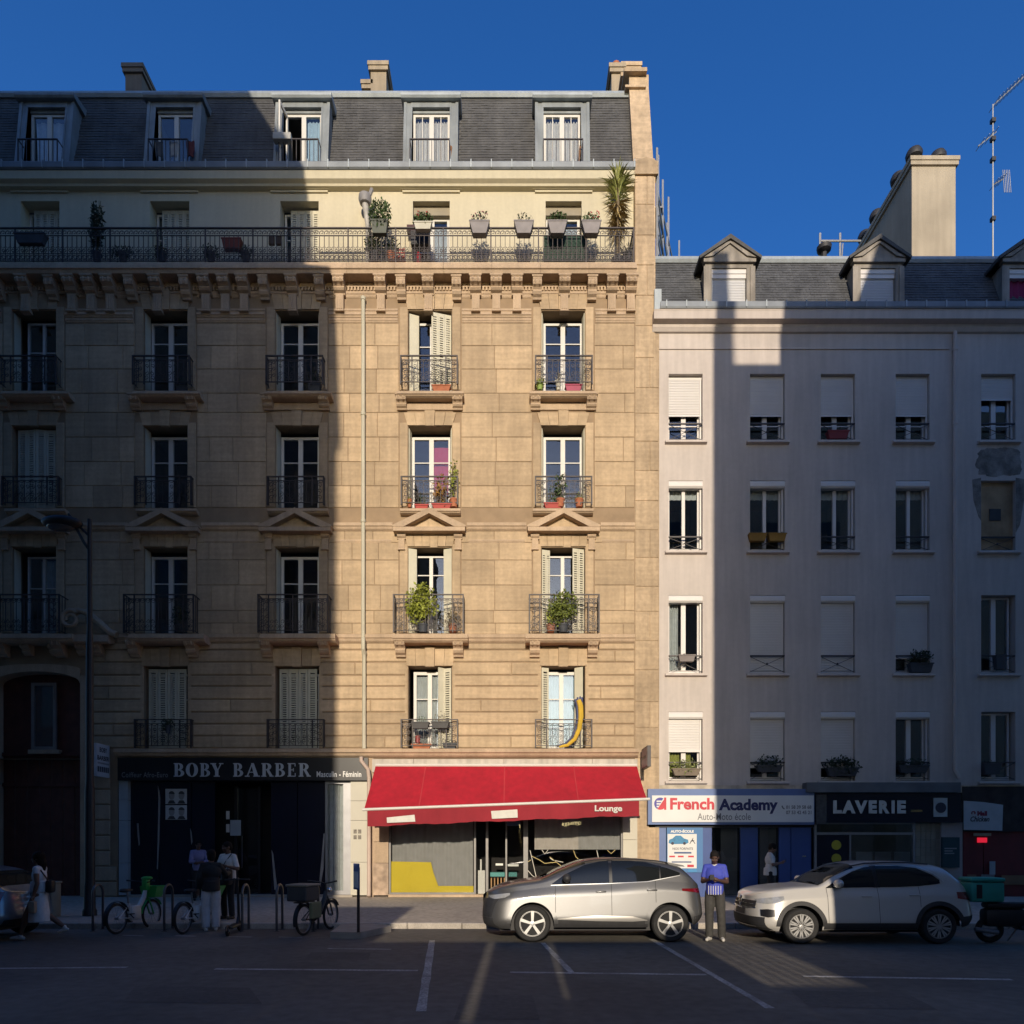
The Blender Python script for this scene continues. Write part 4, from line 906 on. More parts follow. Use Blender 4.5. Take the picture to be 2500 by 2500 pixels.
q = MB(); q.box(wx(286), XR, 0.03, 0.4, wz(1862), wz(1846)); q.obj('ground_floor_beam', STONEBACK, bld)
q = MB(); q.box(wx(897), wx(912), -0.01, 0.4, 0.28, wz(1850)); q.obj('ground_floor_post', STONE2, bld)
q = MB(); q.box(wx(1609), RX1, RYF+0.01, 0.4, wz(1935), wz(1912)); q.obj('ground_floor_beam', mat('flaking_plaster', (0.48, 0.42, 0.33), 0.9, 0.3, 3, 0.5, 20), pb)
# ---- barber shop
bs = thing('barber_shopfront', (wx(590), -0.05, FZ), 'dark barber shop front with silver lettering on a black fascia', 'shopfront')
fa = part('fascia', BLACK, bs, (287, 898, 1850, 1905, -0.16, 0.3))
q = MB(); yl = -0.185
def glyph(q, ch, x, w, z, h):
    st = 0.26*w; th = 0.07*h; sy = [yl-0.0005*i for i in range(6)]; e = yl+0.03
    def rc(a, b, c, d, k): q.box(x+a, x+b, sy[k], e, z+c, z+d)
    if ch in 'BRE':
        rc(0.1*w, 0.1*w+st, 0, h, 0); rc(0, 0.1*w+st*1.2, 0, th, 1); rc(0, 0.1*w+st*1.2, h-th, h, 1)
    if ch in 'BR':
        c1 = h*0.74; q.ring2d(x+0.45*w, z+c1, 0.40*w, h*0.26, 0.16*w, h*0.26-th, -90, 90, sy[2], e, 12, x+0.42*w); rc(0.1*w+st, 0.46*w, h-th, h, 3); rc(0.1*w+st, 0.46*w, h*0.48, h*0.48+th, 3)
    if ch == 'B':
        q.ring2d(x+0.48*w, z+h*0.26, 0.48*w, h*0.26, 0.22*w, h*0.26-th, -90, 90, sy[4], e, 12, x+0.46*w); rc(0.1*w+st, 0.49*w, 0, th, 5)
    if ch == 'R':
        q.prism([(x+0.42*w, z+h*0.5), (x+0.66*w, z+h*0.5), (x+0.98*w, z+0.02), (x+0.72*w, z+0.02)], 'y', sy[4], e); rc(0.7*w, 1.05*w, 0, th, 5)
    if ch == 'O': q.ring2d(x+0.5*w, z+h*0.5, 0.52*w, h*0.52, 0.22*w, h*0.46, 0, 360, sy[0], e, 24)
    if ch == 'E':
        rc(0.1*w+st, 0.86*w, 0, th, 2); rc(0.1*w+st, 0.84*w, h-th, h, 2); rc(0.1*w+st, 0.66*w, h*0.47, h*0.47+th, 2); rc(0.8*w, 0.88*w, th, 0.26*h, 3); rc(0.78*w, 0.86*w, h*0.76, h-th, 3); rc(0.6*w, 0.67*w, 0.38*h, 0.63*h, 4)
    if ch == 'A':
        q.prism([(x+0.42*w, z+h), (x+0.60*w, z+h), (x+0.96*w, z), (x+0.66*w, z)], 'y', sy[0], e); q.prism([(x+0.44*w, z+h*0.93), (x+0.5*w, z+h*0.9), (x+0.16*w, z), (x+0.08*w, z)], 'y', sy[1], e)
        rc(0.24*w, 0.72*w, h*0.3, h*0.3+th*0.8, 2); rc(-0.04*w, 0.3*w, 0, th, 3); rc(0.58*w, 1.06*w, 0, th, 4)
    if ch == 'Y':
        rc(0.36*w, 0.36*w+st, 0, h*0.48, 0); rc(0.24*w, 0.74*w, 0, th, 1); q.prism([(x+0.02*w, z+h), (x+0.32*w, z+h), (x+0.62*w, z+h*0.42), (x+0.36*w, z+h*0.42)], 'y', sy[2], e)
        q.prism([(x+0.84*w, z+h), (x+0.92*w, z+h), (x+0.6*w, z+h*0.44), (x+0.54*w, z+h*0.44)], 'y', sy[3], e); rc(-0.06*w, 0.42*w, h-th, h, 4); rc(0.7*w, 1.06*w, h-th, h, 5)
XLET = [('B', 424, 450), ('O', 454, 482), ('B', 488, 513), ('Y', 515, 543), ('B', 569, 594), ('A', 599, 632), ('R', 638, 666), ('B', 671, 696), ('E', 702, 724), ('R', 729, 757)]
for ch, a, b in XLET:
    q = MB(); glyph(q, ch, wx(a, yl), wx(b, yl)-wx(a, yl), wz(1896, yl), wz(1863, yl)-wz(1896, yl)); q.obj('letter', SILVERL, fa)
DIML = mat('dim_letter', (0.22, 0.22, 0.22), 0.6)
text('Coiffeur Afro-Euro', frect(297, 410, 1885, 1898, -0.165), -0.165, DIML, fa, bold=0.012, spacing=1.1)
text('Masculin - Féminin', frect(773, 882, 1883, 1897, -0.165), -0.165, WHITEL, fa, bold=0.02, spacing=1.05)
for i, (a, b) in enumerate(((1905, 1953), (1953, 2003), (2003, 2107), (2107, 2186))): part('pilaster_slab', PALEM, bs, (290, 312, a+0.5, b-0.5, -0.06+0.002*i, 0.2))
for a, b in ((1905, 1955), (1955, 2003), (2003, 2105), (2105, 2186)): part('pilaster_slab', CREAMT, bs, (856, 898, a+0.4, b-0.4, -0.03, 0.2))
part('stall_riser', mat('step_stone', (0.34, 0.30, 0.25), 0.85, 0.15, 2), bs, (312, 860, 2185, 2196, -0.12, 0.3))
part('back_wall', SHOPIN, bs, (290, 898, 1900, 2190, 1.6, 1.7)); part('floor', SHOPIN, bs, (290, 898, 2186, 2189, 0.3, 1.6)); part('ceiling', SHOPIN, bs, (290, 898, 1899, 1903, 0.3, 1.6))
for a, b in ((312, 388), (389, 466), (468, 525), (662, 725), (727, 793)):
    part('shop_panel', NAVY, bs, (a, b, 1906, 2184, 0.10, 0.14))
part('door_leaf', SHOPGLASS, bs, (580, 628, 1925, 2184, 0.5, 0.52)); part('door_frame', BLACK, bs, (572, 579, 1920, 2184, 0.46, 0.55), (629, 636, 1920, 2184, 0.46, 0.55)); part('door_handle', CHROME, bs, (590, 592, 2040, 2120, 0.44, 0.46))
part('notice', PALEM, bs, (562, 588, 2002, 2040, 0.40, 0.41)); part('sticker', WHITE, bs, (552, 560, 1980, 2000, 0.40, 0.41)); part('sticker', WHITE, bs, (552, 560, 2012, 2032, 0.40, 0.41))
STRIP = mat('curtain_edge', (0.30, 0.28, 0.26), 0.9, 0.2)
for pts in ([(385, 1918), (389, 1930), (391, 1950), (389, 2050), (385, 2122), (383, 2122), (386, 2000), (387, 1950)], [(334, 2010), (338, 2010), (341, 2060), (339, 2065), (336, 2040)], [(663, 2075), (667, 2085), (677, 2172), (670, 2172)], [(790, 2035), (793, 2035), (790, 2120), (782, 2165), (780, 2150)], [(464, 2022), (467, 2030), (470, 2055), (467, 2062)]):
    q = MB(); q.prism([(wx(a, 0.09), wz(b, 0.09)) for a, b in pts], 'y', 0.088, 0.098); q.obj('curtain_edge', STRIP, bs)
POST = mat('poster_paper', (0.50, 0.50, 0.48), 0.6, 0.04); HAIRP = mat('poster_ink', (0.05, 0.048, 0.045), 0.7, 0.2, 8); FACEP = mat('poster_grey', (0.26, 0.25, 0.24), 0.7, 0.1)
for yy0, yy1 in ((1926, 1963), (1966, 2001)):
    po = part('poster', POST, bs, (404, 456, yy0, yy1, 0.085, 0.095))
    for cx in (419, 443):
        hgt = yy1-yy0; q = MB(); q.prism([(wx(cx, 0.08)+0.09*math.cos(R(a)), wz(yy0+hgt*0.45, 0.08)+0.13*math.sin(R(a))) for a in range(0, 360, 24)], 'y', 0.082, 0.0845); q.obj('printed_face', FACEP, po)
        q = MB(); q.prism([(wx(cx, 0.08)+0.10*math.cos(R(a)), wz(yy0+hgt*0.40, 0.08)+0.12*math.sin(R(a))) for a in range(10, 180, 17)], 'y', 0.079, 0.0815); q.prism([(wx(cx-10, 0.08), wz(yy1-1, 0.08)), (wx(cx+10, 0.08), wz(yy1-1, 0.08)), (wx(cx+5, 0.08), wz(yy1-hgt*0.25, 0.08)), (wx(cx-5, 0.08), wz(yy1-hgt*0.25, 0.08))], 'y', 0.079, 0.0815); q.obj('printed_hair', HAIRP, po)
dr = part('side_door', ALU, bs, (794, 800, 1906, 2184, 0.06, 0.14), (838, 856, 1906, 2184, 0.06, 0.14), (800, 838, 1906, 1914, 0.06, 0.14), (800, 838, 2174, 2184, 0.06, 0.14))
part('pane', SHOPGLASS, dr, (800, 838, 1914, 2174, 0.10, 0.105)); curtain(dr, wx(799, 0.15), wx(839, 0.15), wz(2178, 0.15), wz(1910, 0.15), 0.2, CURTAIN, 0.03, 4)
STICK = mat('grey_sticker', (0.20, 0.18, 0.15), 0.8, 0.4, 40)
for a in (863, 874):
    for b in (2025, 2039): part('paper_sticker', STICK, bs, (a, a+8, b, b+10, -0.036, -0.03))
# projecting barber sign
X0 = wx(268); t = thing('projecting_sign', (X0, -0.4, wz(1900)), 'white vertical barber sign board projecting from the rusticated pier', 'sign')
q = MB(); q.box(X0-0.05, X0+0.03, -0.72, -0.06, wz(1900), wz(1822)); q.obj('board', mat('sign_white', (0.58, 0.58, 0.60), 0.5, 0.05), t)
q = MB(); q.box(X0-0.02, X0+0.0, -0.06, 0.0, wz(1830), wz(1827)); q.obj('arm', IRON, t)
q = MB(); q.box(X0-0.02, X0+0.0, -0.06, 0.0, wz(1895), wz(1892)); q.obj('arm', IRON, t)
INK = mat('sign_ink', (0.03, 0.03, 0.05), 0.6)
text('BOBY', (-0.58, -0.20, wz(1842), wz(1830)), X0+0.033, INK, t, bold=0.03, side=True); text('BARBER', (-0.69, -0.09, wz(1861), wz(1850)), X0+0.033, INK, t, bold=0.03, side=True)
q = MB()
for i in range(6): q.box(X0+0.031, X0+0.034, -0.68+i*0.1, -0.61+i*0.1, wz(1889), wz(1876))
q.obj('printed_numbers', INK, t); q = MB(); q.box(X0+0.031, X0+0.033, -0.68, -0.1, wz(1870), wz(1866)); q.obj('printed_line', mat('print_grey', (0.3, 0.3, 0.32), 0.7), t)
# ---- lounge
DALU = mat('dark_aluminium', (0.16, 0.155, 0.15), 0.45, 0.1, 4, metal=0.3)
lo = thing('lounge_shopfront', (wx(1230), 0, FZ), 'lounge shop front with grey curtains, yellow panel and open dark doorway', 'shopfront')
WORN = mat('worn_white_panel', (0.52, 0.48, 0.42), 0.8, 0.12, 2.5, 0.2, 30, streak=0.25)
for a, b in ((908, 1010), (1010, 1230), (1230, 1446), (1446, 1557)): part('header_panel', WORN, lo, (a+0.5, b-0.5, 1853, 1885, -0.05, 0.2))
part('header', BLACK, lo, (908, 1557, 1885, 1975, 0.0, 0.3))
for a, b in ((1975, 2055), (2055, 2107), (2107, 2186)): part('pilaster_stone', STONE2 if b < 2180 else mat('stained_stone', (0.40, 0.30, 0.22), 0.9, 0.35, 4, 0.3), lo, (911, 948, a+0.4, b-0.4, -0.03, 0.3))
for a, b in ((1975, 2050), (2050, 2095), (2095, 2190)): part('pilaster_stone', CREAMT, lo, (1521, 1556, a+0.4, b-0.4, -0.03, 0.3))
part('plinth', STONE2, lo, (948, 1200, 2184, 2192, -0.05, 0.3)); part('plinth', STONE2, lo, (1280, 1522, 2184, 2192, -0.05, 0.3))
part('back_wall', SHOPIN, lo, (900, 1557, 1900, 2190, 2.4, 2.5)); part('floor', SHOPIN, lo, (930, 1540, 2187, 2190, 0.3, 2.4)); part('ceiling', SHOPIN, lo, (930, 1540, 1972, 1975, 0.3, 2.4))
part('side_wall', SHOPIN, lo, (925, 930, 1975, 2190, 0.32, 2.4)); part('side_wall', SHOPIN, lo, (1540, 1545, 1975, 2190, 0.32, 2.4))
fr = part('window_frame', DALU, lo, (949, 954, 1975, 2184, 0.06, 0.14), (1157, 1162, 1975, 2184, 0.06, 0.14), (954, 1157, 2179, 2184, 0.06, 0.14)); part('pane', SHOPGLASS, fr, (954, 1157, 1975, 2179, 0.10, 0.106))
GREYC = mat('grey_curtain', (0.30, 0.295, 0.285), 0.95, 0.08, 4); YEL = mat('yellow_panel', (0.62, 0.47, 0.02), 0.7, 0.05, 2)
curtain(fr, wx(956, 0.3), wx(1155, 0.3), wz(2168, 0.3), wz(1990, 0.3), 0.30, GREYC, 0.03, 11)
q = MB(); q.prism([(wx(a, 0.16), wz(b, 0.16)) for a, b in ((955, 2103), (1052, 2105), (1058, 2130), (1070, 2163), (1156, 2163), (1156, 2180), (955, 2180))], 'y', 0.155, 0.175); q.obj('yellow_panel', YEL, fr)
part('side_light', SHOPGLASS, lo, (1162, 1186, 1990, 2184, 0.1, 0.106)); part('door_post', DALU, lo, (1186, 1192, 1975, 2184, 0.06, 0.16)); part('door_post', DALU, lo, (1278, 1284, 1975, 2184, 0.06, 0.16))
part('dispenser', WHITE, lo, (1167, 1184, 2125, 2182, 0.3, 0.5), (1172, 1176, 2098, 2125, 0.36, 0.42))
part('door_leaf', SHOPGLASS, lo, (1238, 1277, 1990, 2182, 0.2, 0.206)); part('door_stile', DALU, lo, (1234, 1238, 1990, 2184, 0.18, 0.23)); part('light_box', mat('blue_screen', (0.15, 0.25, 0.5), 0.5), lo, (1235, 1270, 2006, 2016, 0.9, 1.0))
TEAL = mat('teal_seat', (0.07, 0.25, 0.24), 0.7, 0.1); WOODL = mat('light_wood', (0.34, 0.2, 0.09), 0.7, 0.2, 4)
part('counter', TEAL, lo, (1197, 1232, 2130, 2140, 1.0, 1.5), (1242, 1262, 2130, 2140, 1.0, 1.5)); part('stool_rail', WOODL, lo, *[(1198+i*8, 1201+i*8, 2141, 2186, 1.2, 1.26) for i in range(5)]); part('shelf_lights', WHITEL, lo, (1210, 1228, 2108, 2113, 1.5, 1.55), (1236, 1266, 2110, 2115, 1.5, 1.55))
fr = part('window_frame', DALU, lo, (1284, 1289, 1975, 2184, 0.06, 0.14), (1516, 1521, 1975, 2184, 0.06, 0.14), (1289, 1516, 2179, 2184, 0.06, 0.14)); part('pane', SHOPGLASS, fr, (1289, 1516, 1975, 2179, 0.10, 0.106))
BEIC = mat('beige_curtain', (0.44, 0.40, 0.36), 0.95, 0.06, 4)
curtain(fr, wx(1305, 0.3), wx(1412, 0.3), wz(2074, 0.3), wz(1985, 0.3), 0.29, BEIC, 0.012, 7); curtain(fr, wx(1411, 0.3), wx(1515, 0.3), wz(2074, 0.3), wz(1985, 0.3), 0.31, GREYC, 0.012, 7)
CRACK = mat('gold_line', (0.42, 0.33, 0.12), 0.6); CRACKW = mat('pale_line', (0.5, 0.48, 0.42), 0.6)
for j, ln in enumerate(([(1294, 2076), (1302, 2110), (1310, 2145)], [(1298, 2090), (1318, 2100), (1330, 2108), (1345, 2106), (1360, 2105)], [(1323, 2075), (1330, 2085), (1338, 2075)], [(1342, 2092), (1355, 2102), (1372, 2116)], [(1343, 2095), (1350, 2100), (1375, 2105)], [(1400, 2076), (1406, 2092), (1412, 2097)], [(1457, 2076), (1462, 2100), (1466, 2115)], [(1483, 2076), (1492, 2084), (1502, 2075)], [(1430, 2110), (1450, 2098), (1465, 2097)], [(1423, 2115), (1445, 2135), (1460, 2148)], [(1410, 2120), (1418, 2150)], [(1286, 2105), (1296, 2100)], [(1286, 2122), (1300, 2138), (1312, 2145)])):
    q = MB(); q.tube([(wx(a, 0.09), 0.092, wz(b, 0.09)) for a, b in ln], 0.014, 4); q.obj('window_decal', CRACK if j % 2 else CRACKW, fr)
# awning
aw = thing('awning', (wx(1235), -0.8, 2.4), 'faded red fabric shop awning tilted down with a white front bar', 'awning')
AX0, AX1, AYB = -4.15, 3.80, -1.63; ZT = 4.29
def bar_z(u): return 2.87+(3.17-2.87)*u
rows = []
for j in range(13):
    v = j/12; rows.append([(AX0+(AX1-AX0)*i/40-(0.02*v if i == 0 else 0), -0.06+(AYB+0.06)*v, ZT+(bar_z(i/40)-ZT)*v-0.05*math.sin(v*3.14)*(0.6+0.4*math.sin(i*0.5))-0.018*v*math.sin(i*1.9+2*v)*math.sin(i*0.31)+0.012*math.sin(i*0.77)*v*(1-v)*4) for i in range(41)])
q = MB(); q.grid(rows); q.grid([[(p[0], p[1]+0.004, p[2]-0.012) for p in r_] for r_ in rows]); q.obj('canopy', REDCLOTH, aw, smooth='all', recalc=False)
for xs_ in (1040-1250, 1232-1250, 1400-1250): 
    X = xs_*0.0125; u = (X-AX0)/(AX1-AX0); q = MB(); q.grid([[(X+dx, -0.06+(AYB+0.06)*v/12-0.003, ZT+(bar_z(u)-ZT)*v/12-0.05*math.sin(v/12*3.14)*(0.6+0.4*math.sin(u*20))+0.006) for dx in (-0.018, 0.018)] for v in range(13)]); q.obj('seam', mat('red_seam', (0.46, 0.03, 0.04), 0.85), aw, recalc=False)
q = MB(); q.tube([(AX0-0.06, AYB, bar_z(0)), (AX1+0.08, AYB, bar_z(1))], 0.042, 10); q.obj('front_bar', WHITE, aw, smooth=True)
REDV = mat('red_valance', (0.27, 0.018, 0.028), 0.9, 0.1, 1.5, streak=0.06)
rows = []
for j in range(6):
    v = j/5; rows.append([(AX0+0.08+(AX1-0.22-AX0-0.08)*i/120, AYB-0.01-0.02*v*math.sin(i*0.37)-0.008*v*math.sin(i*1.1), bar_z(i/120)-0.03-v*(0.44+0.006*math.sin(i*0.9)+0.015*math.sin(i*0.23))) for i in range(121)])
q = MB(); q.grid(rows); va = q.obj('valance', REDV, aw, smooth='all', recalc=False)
PATCH = mat('white_patch', (0.62, 0.60, 0.54), 0.8, 0.08, 6)
yv = AYB-0.05
for pts in (((944, 1996), (1012, 1989), (1014, 2006), (945, 2009)), ((1199, 1980), (1263, 1976), (1264, 1996), (1201, 1999))):
    q = MB(); q.prism([(wx(a, yv), wz(b, yv)) for a, b in pts], 'y', yv-0.004, yv+0.004); q.obj('white_patch', PATCH, va)
lt = text('Lounge', frect(1452, 1519, 1966, 1985, yv), yv-0.004, PATCH, va, bold=0.03)
for X in (-3.0, 2.8):
    q = MB(); u = (X-AX0)/(AX1-AX0); q.tube([(X, 0.0, 3.6), (X+0.5, -0.8, 3.3), (X, AYB+0.03, bar_z(u)-0.02)], 0.03, 6); q.obj('folding_arm', WHITE, aw)
q = MB(); q.tube([(AX0, -0.06, ZT+0.01), (AX1, -0.06, ZT+0.01)], 0.05, 8); q.obj('roller_tube', WHITE, aw)
# projecting lounge sign
X0 = wx(1563); t = thing('projecting_sign', (X0, -0.6, wz(1882)), 'dark projecting box sign above the red awning corner', 'sign')
q = MB(); q.box(X0, X0+0.10, -1.15, -0.2, wz(1876, -0.6), wz(1826, -0.6)); q.obj('box', IRON, t)
part_m = mat('sign_face_grey', (0.28, 0.25, 0.22), 0.5, 0.25, 6)
q = MB(); q.box(X0-0.006, X0-0.002, -1.10, -0.25, wz(1873, -0.6), wz(1829, -0.6)); q.obj('face', part_m, t)
q = MB(); q.box(X0+0.02, X0+0.08, -0.2, 0.0, wz(1838, -0.2), wz(1834, -0.2)); q.obj('arm', IRON, t)
q = MB(); q.box(X0+0.02, X0+0.08, -0.2, 0.0, wz(1868, -0.2), wz(1864, -0.2)); q.obj('arm', IRON, t)
q = MB(); q.box(X0-0.010, X0-0.007, -0.95, -0.4, wz(1854, -0.6), wz(1847, -0.6)); q.obj('printed_bar', BLACK, t)
# ---- driving school
ds = thing('driving_school_shopfront', (wx(1785), -0.1, FZ), 'blue driving school shop front with a white sign board', 'shopfront')
DBLUE = mat('blue_panel', (0.035, 0.075, 0.24), 0.5, 0.08, 2); DBLUEF = mat('blue_fascia', (0.10, 0.16, 0.34), 0.5, 0.08, 2); BOARD = mat('sign_board_white', (0.66, 0.66, 0.64), 0.5, 0.03, 2)
fa = part('fascia', DBLUEF, ds, (1582, 1988, 1926, 2013, -0.2, 0.3)); bd = part('sign_board', BOARD, fa, (1592, 1987, 1942, 2007, -0.24, -0.2))
REDL = mat('red_letter', (0.52, 0.02, 0.04), 0.5); BLUEL = mat('blue_letter', (0.012, 0.018, 0.10), 0.5); GREYL = mat('grey_letter', (0.16, 0.16, 0.17), 0.5)
yb = -0.244
def dtext(s, a, b, c, d, m, **k): return text(s, frect(a, b, c, d, yb), yb, m, ds, **k)
dtext('French', 1636, 1744, 1948, 1977, REDL, bold=0.035); dtext('Academy', 1755, 1899, 1950, 1987, BLUEL, bold=0.04); dtext('Auto-Moto école', 1703, 1833, 1985, 2002, GREYL, bold=0.005)
dtext('01 58 39 58 68', 1919, 1981, 1966, 1975, GREYL, bold=0.03); dtext('07 53 42 45 21', 1919, 1981, 1979, 1988, GREYL, bold=0.03)
q = MB(); q.tube([(wx(1909, yb), yb, wz(1967, yb)), (wx(1911, yb), yb, wz(1972, yb)), (wx(1915, yb), yb, wz(1975, yb))], 0.02, 5); q.obj('phone_symbol', GREYL, ds)
cx, cz, rr = wx(1612, yb), wz(1962, yb), 0.185
q = MB(); q.prism([(cx+rr*math.cos(R(a)), cz+rr*math.sin(R(a))) for a in range(60, 241, 12)], 'y', yb-0.002, yb+0.003); q.obj('emblem', mat('emblem_blue', (0.06, 0.05, 0.30), 0.5), ds)
q = MB(); q.prism([(cx+rr*math.cos(R(a)), cz+rr*math.sin(R(a))) for a in range(-119, 61, 12)], 'y', yb-0.002, yb+0.003); q.box(cx+rr*0.62, cx+rr*0.98, yb-0.004, yb+0.001, cz-rr, cz+rr); q.obj('emblem', REDL, ds)
for i, (a, b) in enumerate(((-0.6, 0.3), (-0.6, 0.05), (-0.6, -0.25))): q = MB(); z = cz+rr*(0.38-0.42*i); q.box(cx+rr*a, cx+rr*b, yb-0.007, yb-0.004, z-0.022, z+0.022); q.obj('emblem_stripe', BOARD, ds)
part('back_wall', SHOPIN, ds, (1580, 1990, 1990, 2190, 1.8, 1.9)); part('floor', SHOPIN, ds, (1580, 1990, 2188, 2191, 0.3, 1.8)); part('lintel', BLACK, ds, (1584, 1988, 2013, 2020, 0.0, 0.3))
for a, b in ((1584, 1626), (1716, 1738), (1808, 1850), (1902, 1930), (1932, 1980)): part('blue_panel', DBLUE if a > 1600 else DBLUEF, ds, (a, b, 2014 if a < 1600 else 2019, 2190, 0.04, 0.12))
part('blue_panel', DBLUE, ds, (1626, 1716, 2130, 2190, 0.05, 0.12)); part('pane', SHOPGLASS, ds, (1738, 1808, 2020, 2190, 0.1, 0.106)); part('pane', SHOPGLASS, ds, (1850, 1902, 2020, 2190, 0.1, 0.106))
part('grey_partition', mat('grey_partition', (0.10, 0.10, 0.10), 0.7, 0.1), ds, (1760, 1800, 2020, 2190, 0.5, 0.55)); part('grey_partition', mat('grey_partition', (0.10, 0.10, 0.10), 0.7, 0.1), ds, (1855, 1895, 2020, 2190, 0.5, 0.55)); part('step', mat('blue_step', (0.03, 0.05, 0.14), 0.7), ds, (1738, 1985, 2190, 2196, -0.1, 0.1)); part('door_handle', CHROME, ds, (1959, 1968, 2089, 2092, 0.02, 0.04))
po = part('poster', mat('poster_blue', (0.05, 0.17, 0.38), 0.5, 0.05), ds, (1628, 1716, 2018, 2130, 0.02, 0.045)); pw = part('poster_sheet', BOARD, ds, (1630, 1701, 2036, 2120, 0.012, 0.018))
text('AUTO-ÉCOLE', frect(1637, 1694, 2025, 2033, 0.015), 0.015, WHITEL, po, bold=0.05); text('NOS FORFAITS', frect(1642, 1692, 2069, 2075, 0.010), 0.010, GREYL, po, bold=0.03)
yp = 0.009; CARB = mat('printed_car_blue', (0.03, 0.20, 0.38), 0.5, 0.2, 10)
q = MB(); q.prism([(wx(a, yp), wz(b, yp)) for a, b in ((1632, 2058), (1634, 2050), (1642, 2047), (1650, 2040), (1662, 2040), (1670, 2047), (1680, 2050), (1681, 2057), (1676, 2060), (1640, 2061))], 'y', yp, 0.0115); q.obj('printed_car', CARB, po)
for cx_ in (1642, 1671): q = MB(); q.prism([(wx(cx_, yp)+0.045*math.cos(R(a)), wz(2059, yp)+0.045*math.sin(R(a))) for a in range(0, 360, 30)], 'y', yp-0.002, yp-0.0005); q.obj('printed_wheel', INK, po)
q = MB(); 
for a, b in (((1684, 2060), (1690, 2050)), ((1690, 2050), (1697, 2060)), ((1686, 2054), (1695, 2052)), ((1692, 2046), (1690, 2052))): q.tube([(wx(a[0], yp), yp, wz(a[1], yp)), (wx(b[0], yp), yp, wz(b[1], yp))], 0.012, 4)
q.obj('printed_motorbike', INK, po)
part('printed_band', mat('print_navy', (0.05, 0.09, 0.22), 0.6), po, (1646, 1688, 2080, 2084, 0.009, 0.011)); part('printed_band', mat('print_navy', (0.05, 0.09, 0.22), 0.6), po, (1640, 1688, 2103, 2106, 0.009, 0.011))
for a in (1634, 1655, 1680): part('printed_price', REDL, po, (a, a+14, 2089, 2093, 0.009, 0.011)); 
part('printed_price', REDL, po, (1678, 1694, 2111, 2117, 0.009, 0.011)); part('printed_foot', mat('poster_cyan', (0.04, 0.22, 0.45), 0.5), po, (1680, 1701, 2121, 2129, 0.012, 0.019))
# ---- laundry
lv = thing('laundry_shopfront', (wx(2165), -0.1, FZ), 'dark laundry shop front with big white raised letters', 'shopfront')
fa = part('fascia', NAVY, lv, (1990, 2346, 1936, 2008, -0.16, 0.3)); part('hood', mat('lead_hood', (0.12, 0.13, 0.14), 0.7, 0.2, 2), lv, (1970, 2346, 1910, 1934, -0.3, 0.1))
for ch, a, b in (('L', 2034, 2053), ('A', 2053, 2082), ('V', 2080, 2108), ('E', 2110, 2128), ('R', 2132, 2155), ('I', 2159, 2166), ('E', 2171, 2190)):
    o = text(ch, frect(a+ (a-2034)*0.14, b+(b-2034)*0.14, 1954, 1986, -0.2), -0.2, mat('laundry_letter', (0.55, 0.56, 0.52), 0.6), fa, 'letter', bold=0.06)
part('printed_bar', mat('ochre_print', (0.25, 0.17, 0.05), 0.7), fa, (2224, 2252, 1977, 1982, -0.164, -0.16))
ic = part('washer_symbol', mat('washer_white', (0.48, 0.52, 0.50), 0.5), fa, (2280, 2313, 1948, 1994, -0.19, -0.16))
q = MB(); q.lathe([(0.16, 0), (0.16, 0.01), (0.11, 0.012)], 20, (wx(2297, -0.2), -0.205, wz(1972, -0.2)), 'y'); q.obj('washer_door', INK, lv, smooth=True)
part('carved_bracket', mat('dark_carving', (0.06, 0.06, 0.06), 0.7, 0.3, 10, 0.5, 30), lv, (1993, 2018, 1940, 2012, -0.18, 0.1))
part('back_wall', mat('laundry_wall', (0.10, 0.095, 0.085), 0.9, 0.2), lv, (1985, 2300, 1990, 2190, 2.2, 2.3)); part('floor', SHOPIN, lv, (1985, 2300, 2188, 2191, 0.3, 2.2))
fr = part('window_frame', ALU, lv, (1988, 1994, 2008, 2190, 0.05, 0.13), (2229, 2235, 2008, 2190, 0.05, 0.13), (1994, 2229, 2006, 2012, 0.05, 0.13), (1994, 2229, 2032, 2038, 0.05, 0.13), (2074, 2078, 2038, 2190, 0.05, 0.13))
part('pane', SHOPGLASS, fr, (1994, 2229, 2012, 2032, 0.09, 0.096)); part('pane', SHOPGLASS, fr, (2078, 2229, 2038, 2190, 0.09, 0.096)); part('dark_panel', NAVY, fr, (1994, 2074, 2038, 2190, 0.09, 0.11))
YC = mat('yellow_disc', (0.40, 0.36, 0.03), 0.6)
for py in (2063, 2096): q = MB(); q.lathe([(0.15, 0), (0.15, 0.004)], 20, (wx(2042, 0.08), 0.08, wz(py, 0.08)), 'y'); q.obj('yellow_disc', YC, fr)
WASH = mat('washing_machine_steel', (0.28, 0.28, 0.28), 0.4, 0.1, metal=0.3)
for i in range(3):
    a = 2090+i*46; w_ = part('washing_machine', WASH, lv, (a, a+40, 2080, 2185, 1.2, 1.9)); q = MB(); q.lathe([(0.2, 0), (0.2, 0.03), (0.15, 0.04)], 16, (wx(a+20, 1.2), 1.16, wz(2120, 1.2)), 'y'); q.obj('porthole', INK, w_)
TILE = mat('beige_tile', (0.24, 0.22, 0.17), 0.6, 0.1, 4, objvar=0.12)
for i in range(5):
    for j in range(9): part('tile', TILE, lv, (2236+i*12.4, 2248-0.5+i*12.4, 2010+j*20, 2029.5+j*20, 0.05, 0.12))
part('pilaster', mat('grey_render', (0.34, 0.31, 0.30), 0.9, 0.1, 2), lv, (2298, 2350, 2008, 2192, -0.02, 0.3))
pn = part('teal_panel', mat('dark_teal_panel', (0.012, 0.05, 0.06), 0.5, 0.1), lv, (2301, 2343, 2044, 2118, -0.1, -0.02))
